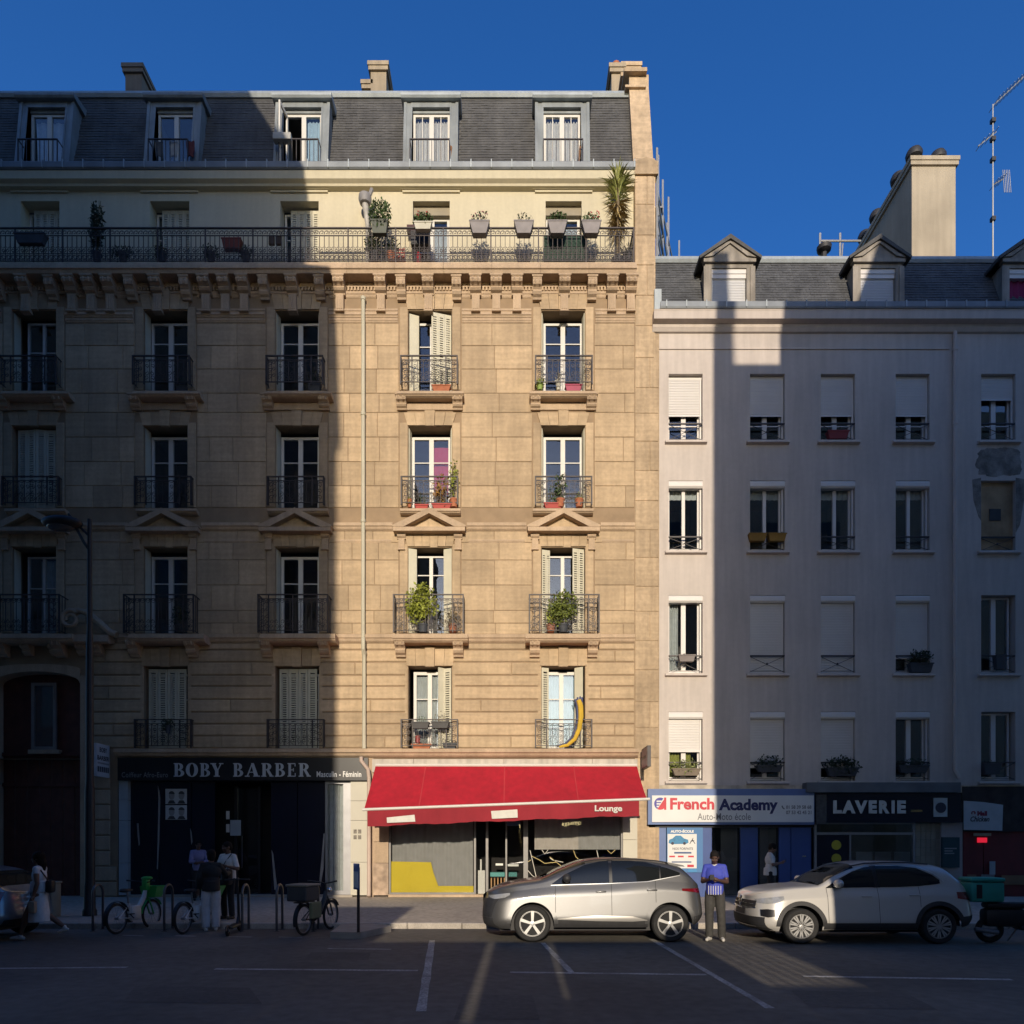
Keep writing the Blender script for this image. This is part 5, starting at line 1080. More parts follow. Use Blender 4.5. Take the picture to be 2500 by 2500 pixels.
for i, (a, b) in enumerate(((2306, 2336), (2306, 2326), (2306, 2330))): part('printed_line', mat('print_pale', (0.25, 0.28, 0.28), 0.7), lv, (a, b, 2070+i*6, 2073+i*6, -0.104, -0.1))
# ---- red takeaway
tk = thing('takeaway_shopfront', (wx(2430), 0, FZ), 'dark red takeaway shop front with a white hanging banner', 'shopfront')
MAROON = mat('maroon_panel', (0.13, 0.010, 0.014), 0.6, 0.25, 2)
part('header', mat('stained_header', (0.04, 0.032, 0.03), 0.9, 0.4, 3, 0.3), tk, (2350, 2560, 1920, 2030, 0.02, 0.3)); part('back_panel', MAROON, tk, (2352, 2400, 2030, 2190, 0.06, 0.3)); part('back_panel', MAROON, tk, (2402, 2560, 2030, 2190, 0.1, 0.3))
q = MB(); yk = -0.12; q.prism([(wx(a, yk), wz(b, yk)) for a, b in ((2353, 1955), (2400, 1958), (2449, 1965), (2447, 2028), (2400, 2027), (2353, 2026))], 'y', yk, yk+0.01); bn = q.obj('banner', mat('banner_cloth', (0.42, 0.45, 0.46), 0.8, 0.08, 3), tk)
text('Mall', frect(2386, 2410, 1980, 1992, yk-0.004), yk-0.004, mat('banner_red', (0.22, 0.02, 0.05), 0.7), bn, bold=0.06); text('Chicken', frect(2369, 2416, 1993, 2006, yk-0.004), yk-0.004, INK, bn, bold=0.03, shear=0.3)
q = MB(); q.arc((wx(2376, yk), wz(1985, yk)), 0.05, -40, 220, 0.016, n=8, y=yk-0.01); q.obj('banner_emblem', mat('banner_red', (0.22, 0.02, 0.05), 0.7), bn)
part('lit_red_sign', mat('red_led', (0.9, 0.02, 0.05), 0.5, 0.0, emit=0.5), tk, (2387, 2410, 2045, 2057, 0.03, 0.06)); part('lamp_tube', mat('lamp_tube', (0.35, 0.3, 0.22), 0.5), tk, (2378, 2420, 2034, 2041, 0.0, 0.04))
part('menu_card', PALEM, tk, (2416, 2430, 2103, 2135, 0.05, 0.06)); part('menu_card', mat('menu_brown', (0.20, 0.10, 0.07), 0.8), tk, (2362, 2384, 2135, 2182, 0.04, 0.05)); part('menu_card', mat('menu_grey', (0.22, 0.2, 0.2), 0.8), tk, (2396, 2428, 2135, 2156, 0.05, 0.06)); part('wooden_board', mat('tan_board', (0.22, 0.13, 0.07), 0.8), tk, (2446, 2560, 2137, 2160, 0.04, 0.06))

# ================================================================== plants and things on the balconies
def planter(px0, px1, py0, py1, y, pot, leaf, label, cat='planter', grow=(1.0, 0.25), n=120, size=0.07, group=None, taper=0.1, depth=0.2, extra=None, flowers=None, droop=0.0):
    yf = y-depth/2; x0, x1, z0, z1 = wx(px0, yf), wx(px1, yf), wz(py1, yf), wz(py0, yf); xm = (x0+x1)/2
    t = thing('flower_box' if cat == 'planter' else cat.replace(' ', '_'), (xm, y, z0), label, cat, group)
    a = (x1-x0)*taper; q = MB(); d = depth/2
    q.add([(x0+a, y-d+0.03, z0), (x1-a, y-d+0.03, z0), (x1-a, y+d-0.03, z0), (x0+a, y+d-0.03, z0), (x0, y-d, z1), (x1, y-d, z1), (x1, y+d, z1), (x0, y+d, z1)], [(0,3,2,1), (0,1,5,4), (1,2,6,5), (2,3,7,6), (3,0,4,7)])
    q.box(x0-0.01, x1+0.01, y-d-0.01, y-d+0.015, z1-0.03, z1+0.005); q.box(x0-0.01, x1+0.01, y+d-0.015, y+d+0.01, z1-0.03, z1+0.005); q.obj('trough', pot, t)
    q = MB(); q.box(x0+0.015, x1-0.015, y-d+0.016, y+d-0.016, z1-0.06, z1-0.02); q.obj('soil', SOIL, t)
    q = MB(); w, h = (x1-x0)/2*grow[0], grow[1]
    q.leaves((xm, y, z1+h*0.45-droop), (w, 0.14+depth*0.3, h*0.6+droop), n, size)
    for i in range(6): X = xm+rnd.uniform(-w, w)*0.7; q.tube([(X, y, z1-0.03), (X+rnd.uniform(-0.05, 0.05), y+rnd.uniform(-0.05, 0.05), z1+h*rnd.uniform(0.5, 1.1))], 0.006, 4)
    q.obj('foliage', leaf, t, recalc=False)
    if flowers:
        q = MB()
        for i in range(9): q.ball((xm+rnd.uniform(-w, w)*0.8, y-0.08+rnd.uniform(-0.06, 0.06), z1+h*rnd.uniform(0.5, 1.15)), 0.022, 5, 4)
        q.obj('flowers', flowers, t)
    return t
def bush(px, py0, py1, y, rx, leaf, label, n=300, size=0.08, lean=0.0, pot=TERRA, potr=0.13, stems=7, base=None):
    X, z0, z1 = wx(px, y), wz(py1, y), wz(py0, y); h = z1-z0
    t = thing('potted_plant', (X, y, z0), label, 'plant')
    q = MB(); q.lathe([(potr*0.72, 0), (potr, 0.2), (potr*1.08, 0.2), (potr*1.08, 0.24), (potr*0.9, 0.24), (potr*0.88, 0.2)], 12, (X, y, z0)); q.obj('pot', pot, t, smooth=True)
    q = MB()
    for i in range(stems): q.tube([(X, y, z0+0.15), (X+lean*0.5+rnd.uniform(-rx, rx)*0.4, y+rnd.uniform(-0.05, 0.05), z0+h*0.55), (X+lean+rnd.uniform(-rx, rx)*0.9, y+rnd.uniform(-0.1, 0.1), z0+h*rnd.uniform(0.75, 1.0))], 0.007, 4)
    q.obj('stems', mat('stem', (0.10, 0.08, 0.03), 0.8), t)
    q = MB(); q.leaves((X+lean, y, z0+h*0.62), (rx, min(rx, 0.2), h*0.40), n, size, up=0.2); q.leaves((X+lean*0.6-rx*0.3, y-0.03, z0+h*0.40), (rx*0.6, min(rx, 0.2), h*0.25), n//3, size); q.obj('foliage', leaf, t, recalc=False)
    return t
RED = mat('red_flower', (0.5, 0.03, 0.05), 0.7); PINKF = mat('pink_flower', (0.55, 0.25, 0.25), 0.7); MAG = mat('magenta_box', (0.32, 0.03, 0.08), 0.6); REDBOX = mat('red_box', (0.40, 0.06, 0.05), 0.7); WBOX = mat('white_box', (0.5, 0.48, 0.40), 0.7, 0.1); YBOX = mat('yellow_box', (0.28, 0.15, 0.02), 0.7)
TY = -0.46
planter(905, 946, 535, 566, TY, mat('green_grey_pot', (0.10, 0.11, 0.09), 0.7), LEAF, 'bushy green plant in a grey-green trough on the top balcony rail beside the metal flue', grow=(1.4, 0.65), n=620, size=0.09, droop=0.1)
planter(1010, 1054, 540, 556, TY, WBOX, LEAF, 'white trough of dense green geraniums on the top balcony rail', grow=(1.2, 0.26), n=520, size=0.07, flowers=RED)
for a, b, lf, n, lab, fl in ((1144, 1197, LEAFD, 50, 'grey rounded trough with sparse sprigs and pale blooms on the top balcony rail', PINKF), (1253, 1305, LEAFD, 45, 'grey rounded trough with one upright dark sprig on the top balcony rail', None), (1335, 1387, LEAF, 190, 'grey rounded trough of full dark green leaves before the attic window', None), (1418, 1470, LEAF, 120, 'grey rounded trough of leafy plants closest to the spiky yucca', RED)):
    planter(a+2, b-2, 537, 566, TY, GREYPOT, lf, lab, grow=(1.0, 0.26), n=n*2, size=0.075, taper=0.17, depth=0.26, flowers=fl, group='grey troughs on the top balcony rail')
# yucca
Y = -0.15; X = wx(1508, Y); t = thing('yucca', (X, Y, 19.31), 'spiky yucca with a shaggy trunk at the end of the top balcony', 'yucca')
q = MB(); q.lathe([(0.16, 0), (0.2, 0.3), (0.18, 0.3)], 12, (X, Y, 19.31)); q.obj('pot', DARKPOT, t)
q = MB(); q.tube([(X, Y, 19.5), (X+0.03, Y, 20.4), (X-0.02, Y, 21.9)], [0.07, 0.06, 0.05], 8); q.obj('trunk', mat('yucca_trunk', (0.16, 0.12, 0.07), 0.9, 0.3, 10), t)
def blades(q, z0, z1, n, l, droop):
    for i in range(n):
        a = rnd.uniform(0, 6.28); z = rnd.uniform(z0, z1); up = rnd.uniform(*droop); L_ = l*rnd.uniform(0.7, 1.1)
        d = Vector((math.cos(a), math.sin(a)*0.7, up)).normalized(); s = Vector((-math.sin(a), math.cos(a), 0))*0.022; p = Vector((X, Y, z)); m_ = p+d*L_*0.5+Vector((0, 0, 0.02)); e = p+d*L_-Vector((0, 0, 0.05))
        q.add([p-s*0.6, p+s*0.6, m_+s, m_-s, e], [(0,1,2,3), (3,2,4)])
q = MB(); blades(q, 21.3, 22.05, 170, 0.64, (0.1, 1.8)); q.obj('green_blades', mat('yucca_green', (0.30, 0.32, 0.09), 0.6, 0.4, 8), t, recalc=False)
q = MB(); blades(q, 20.6, 21.4, 150, 0.48, (-1.4, 0.2)); q.obj('dry_blades', mat('yucca_dry', (0.30, 0.22, 0.09), 0.8, 0.4, 8), t, recalc=False)
# flue, screens, furniture
Y = -0.1; X = wx(893, Y); t = thing('metal_flue', (X, Y, 19.31), 'grey metal flue with a bulbous cowl rising from the top balcony', 'flue')
q = MB(); q.tube([(X+0.05, Y, 19.31), (X+0.05, Y, 20.7), (X-0.02, Y, 21.35)], [0.06, 0.06, 0.1], 10); q.obj('pipe', mat('pale_pipe', (0.42, 0.40, 0.36), 0.6, 0.2, 4), t, smooth=True)
q = MB(); q.lathe([(0.1, 0), (0.16, 0.03), (0.20, 0.15), (0.19, 0.26), (0.1, 0.33), (0.03, 0.35)], 16, (X-0.02, Y, 21.32)); q.tube([(X+0.12, Y-0.05, 21.55), (X+0.2, Y-0.05, 21.75)], 0.06, 8); q.obj('cowl', mat('grey_cowl', (0.24, 0.23, 0.23), 0.6, 0.15), t, smooth=True)
q = MB(); q.ball((X+0.25, Y, 20.95), (0.11, 0.05, 0.10)); q.tube([(X+0.06, Y, 20.75), (X+0.22, Y, 20.92)], 0.02, 5); q.obj('dish', mat('grey_cowl', (0.24, 0.23, 0.23)), t, smooth=True)
Y = -0.12; tag(MB().box(wx(1328, Y), wx(1434, Y), Y, Y+0.04, 19.33, wz(573, Y)).obj('privacy_screen', mat('green_screen', (0.02, 0.05, 0.035), 0.8, 0.35, 14, 0.4, 30)), 'dark green leafy privacy screen behind the top balcony railing', 'screen')
Y = 0.0; t = thing('barbecue', (wx(1025, Y), Y, 19.31), 'dark kettle barbecue with open lid on the top balcony by the window', 'barbecue')
part('grill_box', CLAD, t, (1003, 1048, 562, 596, Y-0.1, Y+0.2)); part('lid', mat('dark_red_metal', (0.05, 0.008, 0.008), 0.5), t, (993, 1046, 548, 562, Y-0.05, Y+0.15))
for a in (1006, 1043): part('leg', IRON, t, (a, a+2, 596, 637, Y, Y+0.03))
Y = -0.22; tag(MB().lathe([(0.07, 0), (0.07, 0.38), (0.05, 0.44), (0.02, 0.46)], 12, (wx(1022, Y), Y, 19.31)).obj('gas_bottle', mat('red_bottle', (0.40, 0.015, 0.03), 0.5), smooth=True), 'slim red gas bottle on the top balcony floor under the barbecue', 'gas bottle')
Y = -0.05; X = wx(975, Y); t = thing('folding_chair', (X, Y, 19.31), 'red slatted folding chair on the top balcony floor', 'chair')
RC = mat('red_chair', (0.40, 0.07, 0.05), 0.6)
for s in (-0.16, 0.16): q = MB(); q.tube([(X+s, Y, 19.31), (X+s*0.8, Y+0.1, 20.15)], 0.014, 5); q.obj('leg', RC, t)
q = MB(); q.box(X-0.18, X+0.18, Y-0.1, Y+0.15, 19.7, 19.73); q.obj('seat', RC, t)
for k in range(3): q = MB(); q.box(X-0.15, X+0.15, Y+0.08, Y+0.1, 19.85+k*0.1, 19.9+k*0.1); q.obj('back_slat', RC, t)
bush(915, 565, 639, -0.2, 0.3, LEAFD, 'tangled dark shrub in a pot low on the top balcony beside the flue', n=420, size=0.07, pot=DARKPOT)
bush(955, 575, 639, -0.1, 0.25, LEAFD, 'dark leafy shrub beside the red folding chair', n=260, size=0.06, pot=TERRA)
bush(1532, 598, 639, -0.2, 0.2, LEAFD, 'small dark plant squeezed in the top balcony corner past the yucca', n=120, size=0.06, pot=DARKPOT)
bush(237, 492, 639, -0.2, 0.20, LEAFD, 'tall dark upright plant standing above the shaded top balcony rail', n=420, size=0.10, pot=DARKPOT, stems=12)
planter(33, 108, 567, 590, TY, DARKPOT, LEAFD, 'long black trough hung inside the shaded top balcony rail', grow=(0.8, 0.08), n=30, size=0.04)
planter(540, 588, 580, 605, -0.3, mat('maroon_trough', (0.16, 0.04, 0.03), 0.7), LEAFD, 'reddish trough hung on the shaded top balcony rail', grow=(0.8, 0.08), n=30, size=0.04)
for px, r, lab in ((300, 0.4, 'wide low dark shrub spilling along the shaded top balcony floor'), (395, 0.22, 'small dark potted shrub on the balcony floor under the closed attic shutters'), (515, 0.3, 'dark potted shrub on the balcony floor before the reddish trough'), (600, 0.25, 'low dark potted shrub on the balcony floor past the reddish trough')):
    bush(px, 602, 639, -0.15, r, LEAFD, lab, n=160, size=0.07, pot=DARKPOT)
for px, lab in ((663, 'dark shoulder bag hanging on the top balcony rail by the shadow edge'), (680, 'brown bag hanging on the top balcony rail in the first sunlight')):
    Y = -0.36; X = wx(px, Y); q = MB(); q.cbox(X-0.09, X+0.09, Y-0.03, Y+0.06, wz(598, Y), wz(575, Y), 0.03); q.tube([(X-0.07, Y, wz(577, Y)), (X, Y, wz(562, Y)), (X+0.07, Y, wz(577, Y))], 0.012, 5); tag(q.obj('hanging_bag', mat('bag_brown', (0.06, 0.04, 0.03), 0.8)), lab, 'bag')
# window balcony plants on the stone front
planter(1054, 1100, 939, 953, -0.18, TERRA, LEAFD, 'orange trough with dark seedlings on the sunlit top window balcony beside the open shutter', grow=(1, 0.4), n=90, size=0.05)
planter(1380, 1421, 938, 952, -0.16, MAG, LEAFD, 'magenta trough on the sunlit top window balcony nearest the party wall', grow=(0.9, 0.1), n=30, size=0.04)
bush(1318, 922, 953, -0.16, 0.16, LEAFL, 'small lime green plant beside the magenta trough', n=120, size=0.06, pot=mat('lime_pot', (0.25, 0.35, 0.08), 0.7), potr=0.1)
bush(1363, 905, 953, -0.1, 0.07, mat('white_leaf', (0.5, 0.5, 0.46), 0.7), 'thin whitish dried plant standing before the window mullion', n=40, size=0.07, pot=WBOX, potr=0.07)
planter(1012, 1046, 1231, 1240, -0.10, REDBOX, LEAF, 'short red trough under the red blind window', grow=(0.9, 0.35), n=60, size=0.06)
planter(1054, 1102, 1229, 1240, -0.10, REDBOX, mat('orange_grass', (0.26, 0.14, 0.03), 0.7, 0.4, 9), 'red trough of tall orange grass under the red blind window', grow=(0.9, 0.85), n=150, size=0.12)
bush(1108, 1128, 1239, -0.1, 0.16, LEAFL, 'climbing plant rising past the rail beside the red blind', n=170, size=0.08)
bush(1000, 1215, 1239, -0.1, 0.1, LEAFL, 'little yellow-green plant in the corner under the red blind window', n=60, size=0.05, potr=0.07)
planter(1328, 1374, 1227, 1239, -0.10, REDBOX, LEAF, 'pale red trough of wispy greenery two floors below the roof balcony', grow=(0.95, 0.5), n=130, size=0.06)
bush(1368, 1150, 1239, -0.12, 0.22, LEAF, 'wispy tall green plant above the pediment nearest the party wall', n=170, size=0.08)
bush(1414, 1205, 1239, -0.1, 0.15, LEAFL, 'small rounded pale plant at the balcony end above the pediment', n=90, size=0.05)
bush(1033, 1425, 1545, -0.40, 0.52, LEAFL, 'big sunlit yellow-green bush spilling over a first floor balcony', n=1000, size=0.10, lean=-0.05, pot=DARKPOT, potr=0.16)
bush(1105, 1490, 1545, -0.3, 0.25, mat('dry_leaf', (0.12, 0.09, 0.05), 0.8, 0.4, 9), 'dry brown plant on the balcony beside the big yellow-green bush', n=220, size=0.06)
bush(1375, 1440, 1545, -0.40, 0.46, mat('leaf_mid', (0.13, 0.16, 0.03), 0.6, 0.5, 9), 'green and yellow bush on the balcony nearest the party wall', n=900, size=0.10, pot=DARKPOT, potr=0.16)
bush(1345, 1480, 1545, -0.3, 0.2, LEAFL, 'loose light green plant behind the balcony railing nearest the party wall', n=160, size=0.08)
planter(1004, 1048, 1762, 1778, -0.24, mat('charcoal_box', (0.07, 0.07, 0.07), 0.7), LEAF, 'charcoal trough with a sprig on the rail above the awning, by the drainpipe', grow=(0.9, 0.2), n=26, size=0.05)
planter(1052, 1096, 1761, 1777, -0.24, mat('charcoal_box', (0.07, 0.07, 0.07), 0.7), mat('dry_leaf', (0.12, 0.09, 0.05)), 'charcoal trough with dry twigs on the rail above the awning', grow=(0.9, 0.3), n=26, size=0.05)
planter(1004, 1052, 1816, 1827, -0.08, TERRA, LEAFD, 'terracotta trough on the sill under the charcoal troughs', grow=(0.9, 0.15), n=40, size=0.04)
Y = -0.08; tag(MB().lathe([(0.07, 0), (0.08, 0.2), (0.06, 0.22)], 12, (wx(1020, Y), Y-0.02, wz(1814, Y))).obj('red_pot', mat('red_tin', (0.35, 0.03, 0.03), 0.5), smooth=True), 'small red tin standing on the terracotta trough above the awning', 'pot')
planter(1080, 1114, 1814, 1827, -0.08, DARKPOT, LEAFD, 'dark tray of small pots on the sill above the awning', grow=(0.9, 0.12), n=40, size=0.04)
Y = -0.12; q = MB(); q2 = MB(); pts = [(1365, 1824), (1385, 1820), (1403, 1805), (1414, 1780), (1418, 1750), (1417, 1725), (1412, 1710)]
t = thing('inflatable_arc', (wx(1400, Y), Y, wz(1827, Y)), 'curved yellow and blue foam arc leaning on a balcony above the awning', 'foam toy')
MB().tube([(wx(a, Y), Y-0.05, wz(b, Y)) for a, b in pts], [0.04, 0.055, 0.065, 0.075, 0.08, 0.085, 0.075], 8).obj('yellow_side', mat('yellow_foam', (0.55, 0.36, 0.03), 0.6), t, smooth=True)
MB().tube([(wx(a-6, Y), Y+0.01, wz(b-3, Y)) for a, b in pts], [0.03, 0.04, 0.05, 0.055, 0.06, 0.065, 0.06], 8).obj('blue_side', mat('blue_foam', (0.06, 0.07, 0.16), 0.6), t, smooth=True)
for a, b in ((1410, 1706), (1416, 1704), (1421, 1706)): MB().tube([(wx(a, Y), Y-0.03, wz(b+8, Y)), (wx(a, Y), Y-0.03, wz(b-3, Y))], 0.03, 6).obj('frayed_end', mat('blue_foam', (0.06, 0.07, 0.16)), t)
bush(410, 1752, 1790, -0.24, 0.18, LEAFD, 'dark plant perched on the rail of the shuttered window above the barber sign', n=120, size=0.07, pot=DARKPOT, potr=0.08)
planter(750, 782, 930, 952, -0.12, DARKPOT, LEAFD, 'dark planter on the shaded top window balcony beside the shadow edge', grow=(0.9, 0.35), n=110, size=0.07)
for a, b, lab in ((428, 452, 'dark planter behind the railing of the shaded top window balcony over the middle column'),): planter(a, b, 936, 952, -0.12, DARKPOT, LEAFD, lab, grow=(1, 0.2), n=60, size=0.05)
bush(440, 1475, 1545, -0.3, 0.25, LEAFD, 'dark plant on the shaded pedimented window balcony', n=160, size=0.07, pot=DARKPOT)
for px, lab in ((388, 'grey pair of trousers drying over the shaded dormer rail'), (424, 'white shirt drying over the shaded dormer rail'), (465, 'dark red cloth drying over the shaded dormer rail')):
    Y = 0.20; m_ = mat('laundry_%s' % lab.split()[0], {'grey': (0.12, 0.12, 0.12), 'white': (0.35, 0.35, 0.34), 'dark': (0.12, 0.03, 0.03)}[lab.split()[0]], 0.9)
    q = MB(); w_ = 0.13; rows = [[(wx(px, Y)+w_*(i/4-1)*(1-0.25*j/5), Y-0.01-0.02*math.sin(i+j), wz(345, Y)-j*0.09-(0.03*abs(i-4)/4 if j == 5 else 0)) for i in range(9)] for j in range(6)]
    q.grid(rows); q.grid([[(p[0], p[1]+0.03, p[2]) for p in r_] for r_ in rows]); tag(q.obj('drying_cloth', m_, smooth='all', recalc=False), lab, 'laundry')
Y = 0.1; part_ = MB().cbox(wx(668, Y), wx(712, Y), Y-0.1, Y+0.1, wz(346, Y), wz(330, Y), 0.015); tag(part_.obj('window_box', mat('pale_box', (0.36, 0.36, 0.34), 0.7)), 'pale trough clamped outside the open dormer casement', 'planter')
for c, px0, lab in (('A', 1097, 'brown plank leaning in the dormer window above the white geranium trough'), ('B', 1412, 'brown plank leaning in the dormer window nearest the party wall')):
    Y = 0.36; q = MB(); q.prism([(wx(px0-6, Y), 22.68), (wx(px0-1, Y), 22.68), (wx(px0+7, Y), 23.55), (wx(px0+3, Y), 23.6)], 'y', Y, Y+0.03); tag(q.obj('plank', mat('plank_wood', (0.20, 0.10, 0.05), 0.8, 0.2, 6)), lab, 'plank')
# on the plastered front
Y = -0.02
planter(2022, 2074, 1050, 1069, Y, mat('dark_red_box', (0.20, 0.025, 0.03), 0.6), LEAFD, 'dark red empty-looking window box under a half-lowered top shutter', grow=(0.8, 0.06), n=24, size=0.04)
planter(1829, 1873, 1301, 1319, Y, YBOX, LEAFD, 'ochre window box farther from the centre mullion of its window, by the shadow edge', grow=(0.8, 0.05), n=20, size=0.04, group='ochre window boxes')
planter(1877, 1921, 1301, 1319, Y, YBOX, LEAFD, 'ochre window box, the one next to the roller guide of its window', grow=(0.8, 0.05), n=20, size=0.04, group='ochre window boxes')
planter(1657, 1698, 1598, 1614, Y, mat('mauve_box', (0.22, 0.19, 0.18), 0.7), LEAFD, 'grey window box on the sunlit window with parted curtains', grow=(0.8, 0.05), n=20, size=0.04)
planter(2222, 2280, 1618, 1640, Y, DARKPOT, LEAFD, 'large dark green plant filling half a sill beneath a lowered shutter', grow=(1.0, 0.42), n=420, size=0.08, droop=0.05)
planter(1642, 1712, 1876, 1893, Y, mat('sill_box', (0.20, 0.16, 0.12), 0.8), mat('pale_leaf', (0.20, 0.22, 0.08), 0.7, 0.5, 9), 'sunlit window box of mixed foliage above the driving school sign', grow=(1.0, 0.3), n=260, size=0.07, droop=0.08)
planter(1848, 1912, 1868, 1884, Y, DARKPOT, LEAFD, 'bushy dark window box above the school board, in the shade', grow=(1.1, 0.3), n=260, size=0.08, droop=0.06)
planter(2020, 2098, 1874, 1894, Y, DARKPOT, LEAFD, 'widest overhanging dark window box, above the laundry hood end', grow=(1.15, 0.35), n=420, size=0.09, droop=0.1)
planter(2196, 2270, 1868, 1886, Y, DARKPOT, LEAFD, 'dark trailing window box above the laundry letters', grow=(1.05, 0.2), n=200, size=0.07, droop=0.04)
planter(2404, 2446, 1864, 1890, Y, DARKPOT, LEAFD, 'small black window box above the takeaway banner', grow=(0.9, 0.08), n=30, size=0.04)
planter(2433, 2458, 1598, 1632, Y, DARKPOT, LEAFD, 'narrow black box on the rail under the boarded window', grow=(0.9, 0.05), n=14, size=0.04)

# ================================================================== vehicles
def pchip(pts):
    xs = [p[0] for p in pts]; ys = [p[1] for p in pts]; n = len(xs); h = [xs[i+1]-xs[i] for i in range(n-1)]; d = [(ys[i+1]-ys[i])/h[i] for i in range(n-1)]
    m = [d[0]] + [0 if d[i-1]*d[i] <= 0 else 2*d[i-1]*d[i]/(d[i-1]+d[i]) for i in range(1, n-1)] + [d[-1]]
    def f(x):
        if x <= xs[0]: return ys[0]
        if x >= xs[-1]: return ys[-1]
        i = next(k for k in range(n-1) if xs[k+1] >= x); t = (x-xs[i])/h[i]
        return (2*t**3-3*t*t+1)*ys[i]+(t**3-2*t*t+t)*h[i]*m[i]+(-2*t**3+3*t*t)*ys[i+1]+(t**3-t*t)*h[i]*m[i+1]
    return f
class Shape:
    def __init__(s, L, W, belt, top, nose, tail, arches, sill, lf=0.66, lr=0.45, nf=3.0, nr=3.8, k=0.36, ne=5.2):
        s.L, s.Wh = L, W/2; s.belt = pchip(belt); s.top = pchip(top); s.nose = pchip(nose); s.tail = pchip(tail); s.arches = arches; s.sill = pchip(sill); s.lf, s.lr, s.nf, s.nr, s.k, s.ne = lf, lr, nf, nr, k, ne
    def ends(s, x, z):
        tn = (x-s.nose(z))/s.lf; tt = (s.L-s.tail(z)-x)/s.lr
        if tn <= 0 or tt <= 0: return 0.0
        f = (1-(1-min(tn, 1))**s.nf)**(1/s.nf); g = (1-(1-min(tt, 1))**s.nr)**(1/s.nr); return f*g
    def side(s, x, z):
        zs = s.belt(x); u = (z-0.25)/max(0.1, zs-0.25); 
        if u < 0.26: c = 1-0.07*((0.26-u)/0.26)**2
        elif u < 0.80: c = 1-0.060*(u-0.26)/0.54
        else: c = 0.940-0.075*((u-0.80)/0.20)**1.1
        return c
    def low(s, x, z): return s.Wh*s.ends(x, z)*s.side(x, z)
    def zb(s, x):
        z = s.sill(x)
        for xc, zc, r in s.arches:
            if abs(x-xc) < r: z = max(z, zc+math.sqrt(r*r-(x-xc)**2))
        return min(z, s.belt(x)-0.02)
    def up(s, x, ph):
        zs, zt = s.belt(x), s.top(x); h = max(0.01, zt-zs); sn = math.sin(ph)**(2/s.ne) if ph > 0 else 0; cs = max(0, math.cos(ph))**(2/s.ne)
        z = zs+h*sn; return s.low(x, zs)*(1-s.k*(z-zs))*cs, z
    def upy(s, x, z):
        zs, zt = s.belt(x), s.top(x); h = max(0.01, zt-zs); u = min(1, max(0, (z-zs)/h)); return s.low(x, zs)*(1-s.k*(z-zs))*max(0, 1-u**s.ne)**(1/s.ne)
    def Y(s, x, z): return s.upy(x, z) if z > s.belt(x) else s.low(x, z)
    def fx(s, y, z):
        v = min(0.995, abs(y)/(s.Wh*s.side(0.3, z))); return s.nose(z)+s.lf*(1-(1-v**s.nf)**(1/s.nf))
    def rx(s, y, z):
        v = min(0.995, abs(y)/(s.Wh*s.side(s.L-0.3, z))); return s.L-s.tail(z)-s.lr*(1-(1-v**s.nr)**(1/s.nr))
    def body(s):
        xs = [0.0]+[s.L*0.5*(1-math.cos(math.pi*i/90)) for i in range(1, 90)]+[s.L]
        for xc, zc, r in s.arches: xs += [xc+r*math.cos(math.pi*i/24) for i in range(25)]+[xc-r-0.002, xc+r+0.002]
        xs = sorted(set(round(x, 4) for x in xs)); q = MB(); rows = []
        for x in xs:
            zb, zs = s.zb(x), s.belt(x); half = []
            for j in range(19): z = zb+(zs-zb)*j/18; half.append((s.low(x, z), z))
            for j in range(1, 15): half.append(s.up(x, math.pi/2*j/14))
            rows.append([(x, -y, z) for y, z in half]+[(x, y, z) for y, z in reversed(half[:-1])])
        q.grid(rows); return q
    def patch(s, st, off=0.006, n=24, m=6, sides=(-1, 1)):   # stations (x, zlo, zhi) laid on the flank
        lo = pchip([(a, b) for a, b, c in st]) if False else None
        q = MB(); x0, x1 = st[0][0], st[-1][0]
        def ip(x, k):
            for i in range(len(st)-1):
                if st[i][0] <= x <= st[i+1][0]+1e-9: t = (x-st[i][0])/max(1e-9, st[i+1][0]-st[i][0]); return st[i][k]+(st[i+1][k]-st[i][k])*t
            return st[-1][k]
        xs = sorted(set([round(x0+(x1-x0)*i/n, 5) for i in range(n+1)]+[round(a[0], 5) for a in st]))
        for sd in sides:
            rows = [[(x, sd*(s.Y(x, ip(x, 1)+(ip(x, 2)-ip(x, 1))*j/m)+off), ip(x, 1)+(ip(x, 2)-ip(x, 1))*j/m) for j in range(m+1)] for x in xs]; q.grid(rows)
        return q
    def front(s, y0, y1, zl, zh, off=0.006, n=16, m=5, rear=False):
        q = MB(); f = s.rx if rear else s.fx; sg = 1 if rear else -1
        q.grid([[(f(y0+(y1-y0)*i/n, zl+(zh-zl)*j/m)+sg*off, y0+(y1-y0)*i/n, zl+(zh-zl)*j/m) for j in range(m+1)] for i in range(n+1)]); return q
    def topglass(s, x0, x1, ph0, off=0.006, n=12, m=10):
        q = MB(); rows = []
        for i in range(n+1):
            x = x0+(x1-x0)*i/n; r = []
            for j in range(2*m+1):
                a = ph0+(math.pi/2-ph0)*(1-abs(j-m)/m); y, z = s.up(x, a); r.append((x-off*(1 if x1 > x0 and x < s.L/2 else -1)*0.5, (-y if j < m else y), z+off))
            rows.append(r)
        q.grid(rows); return q
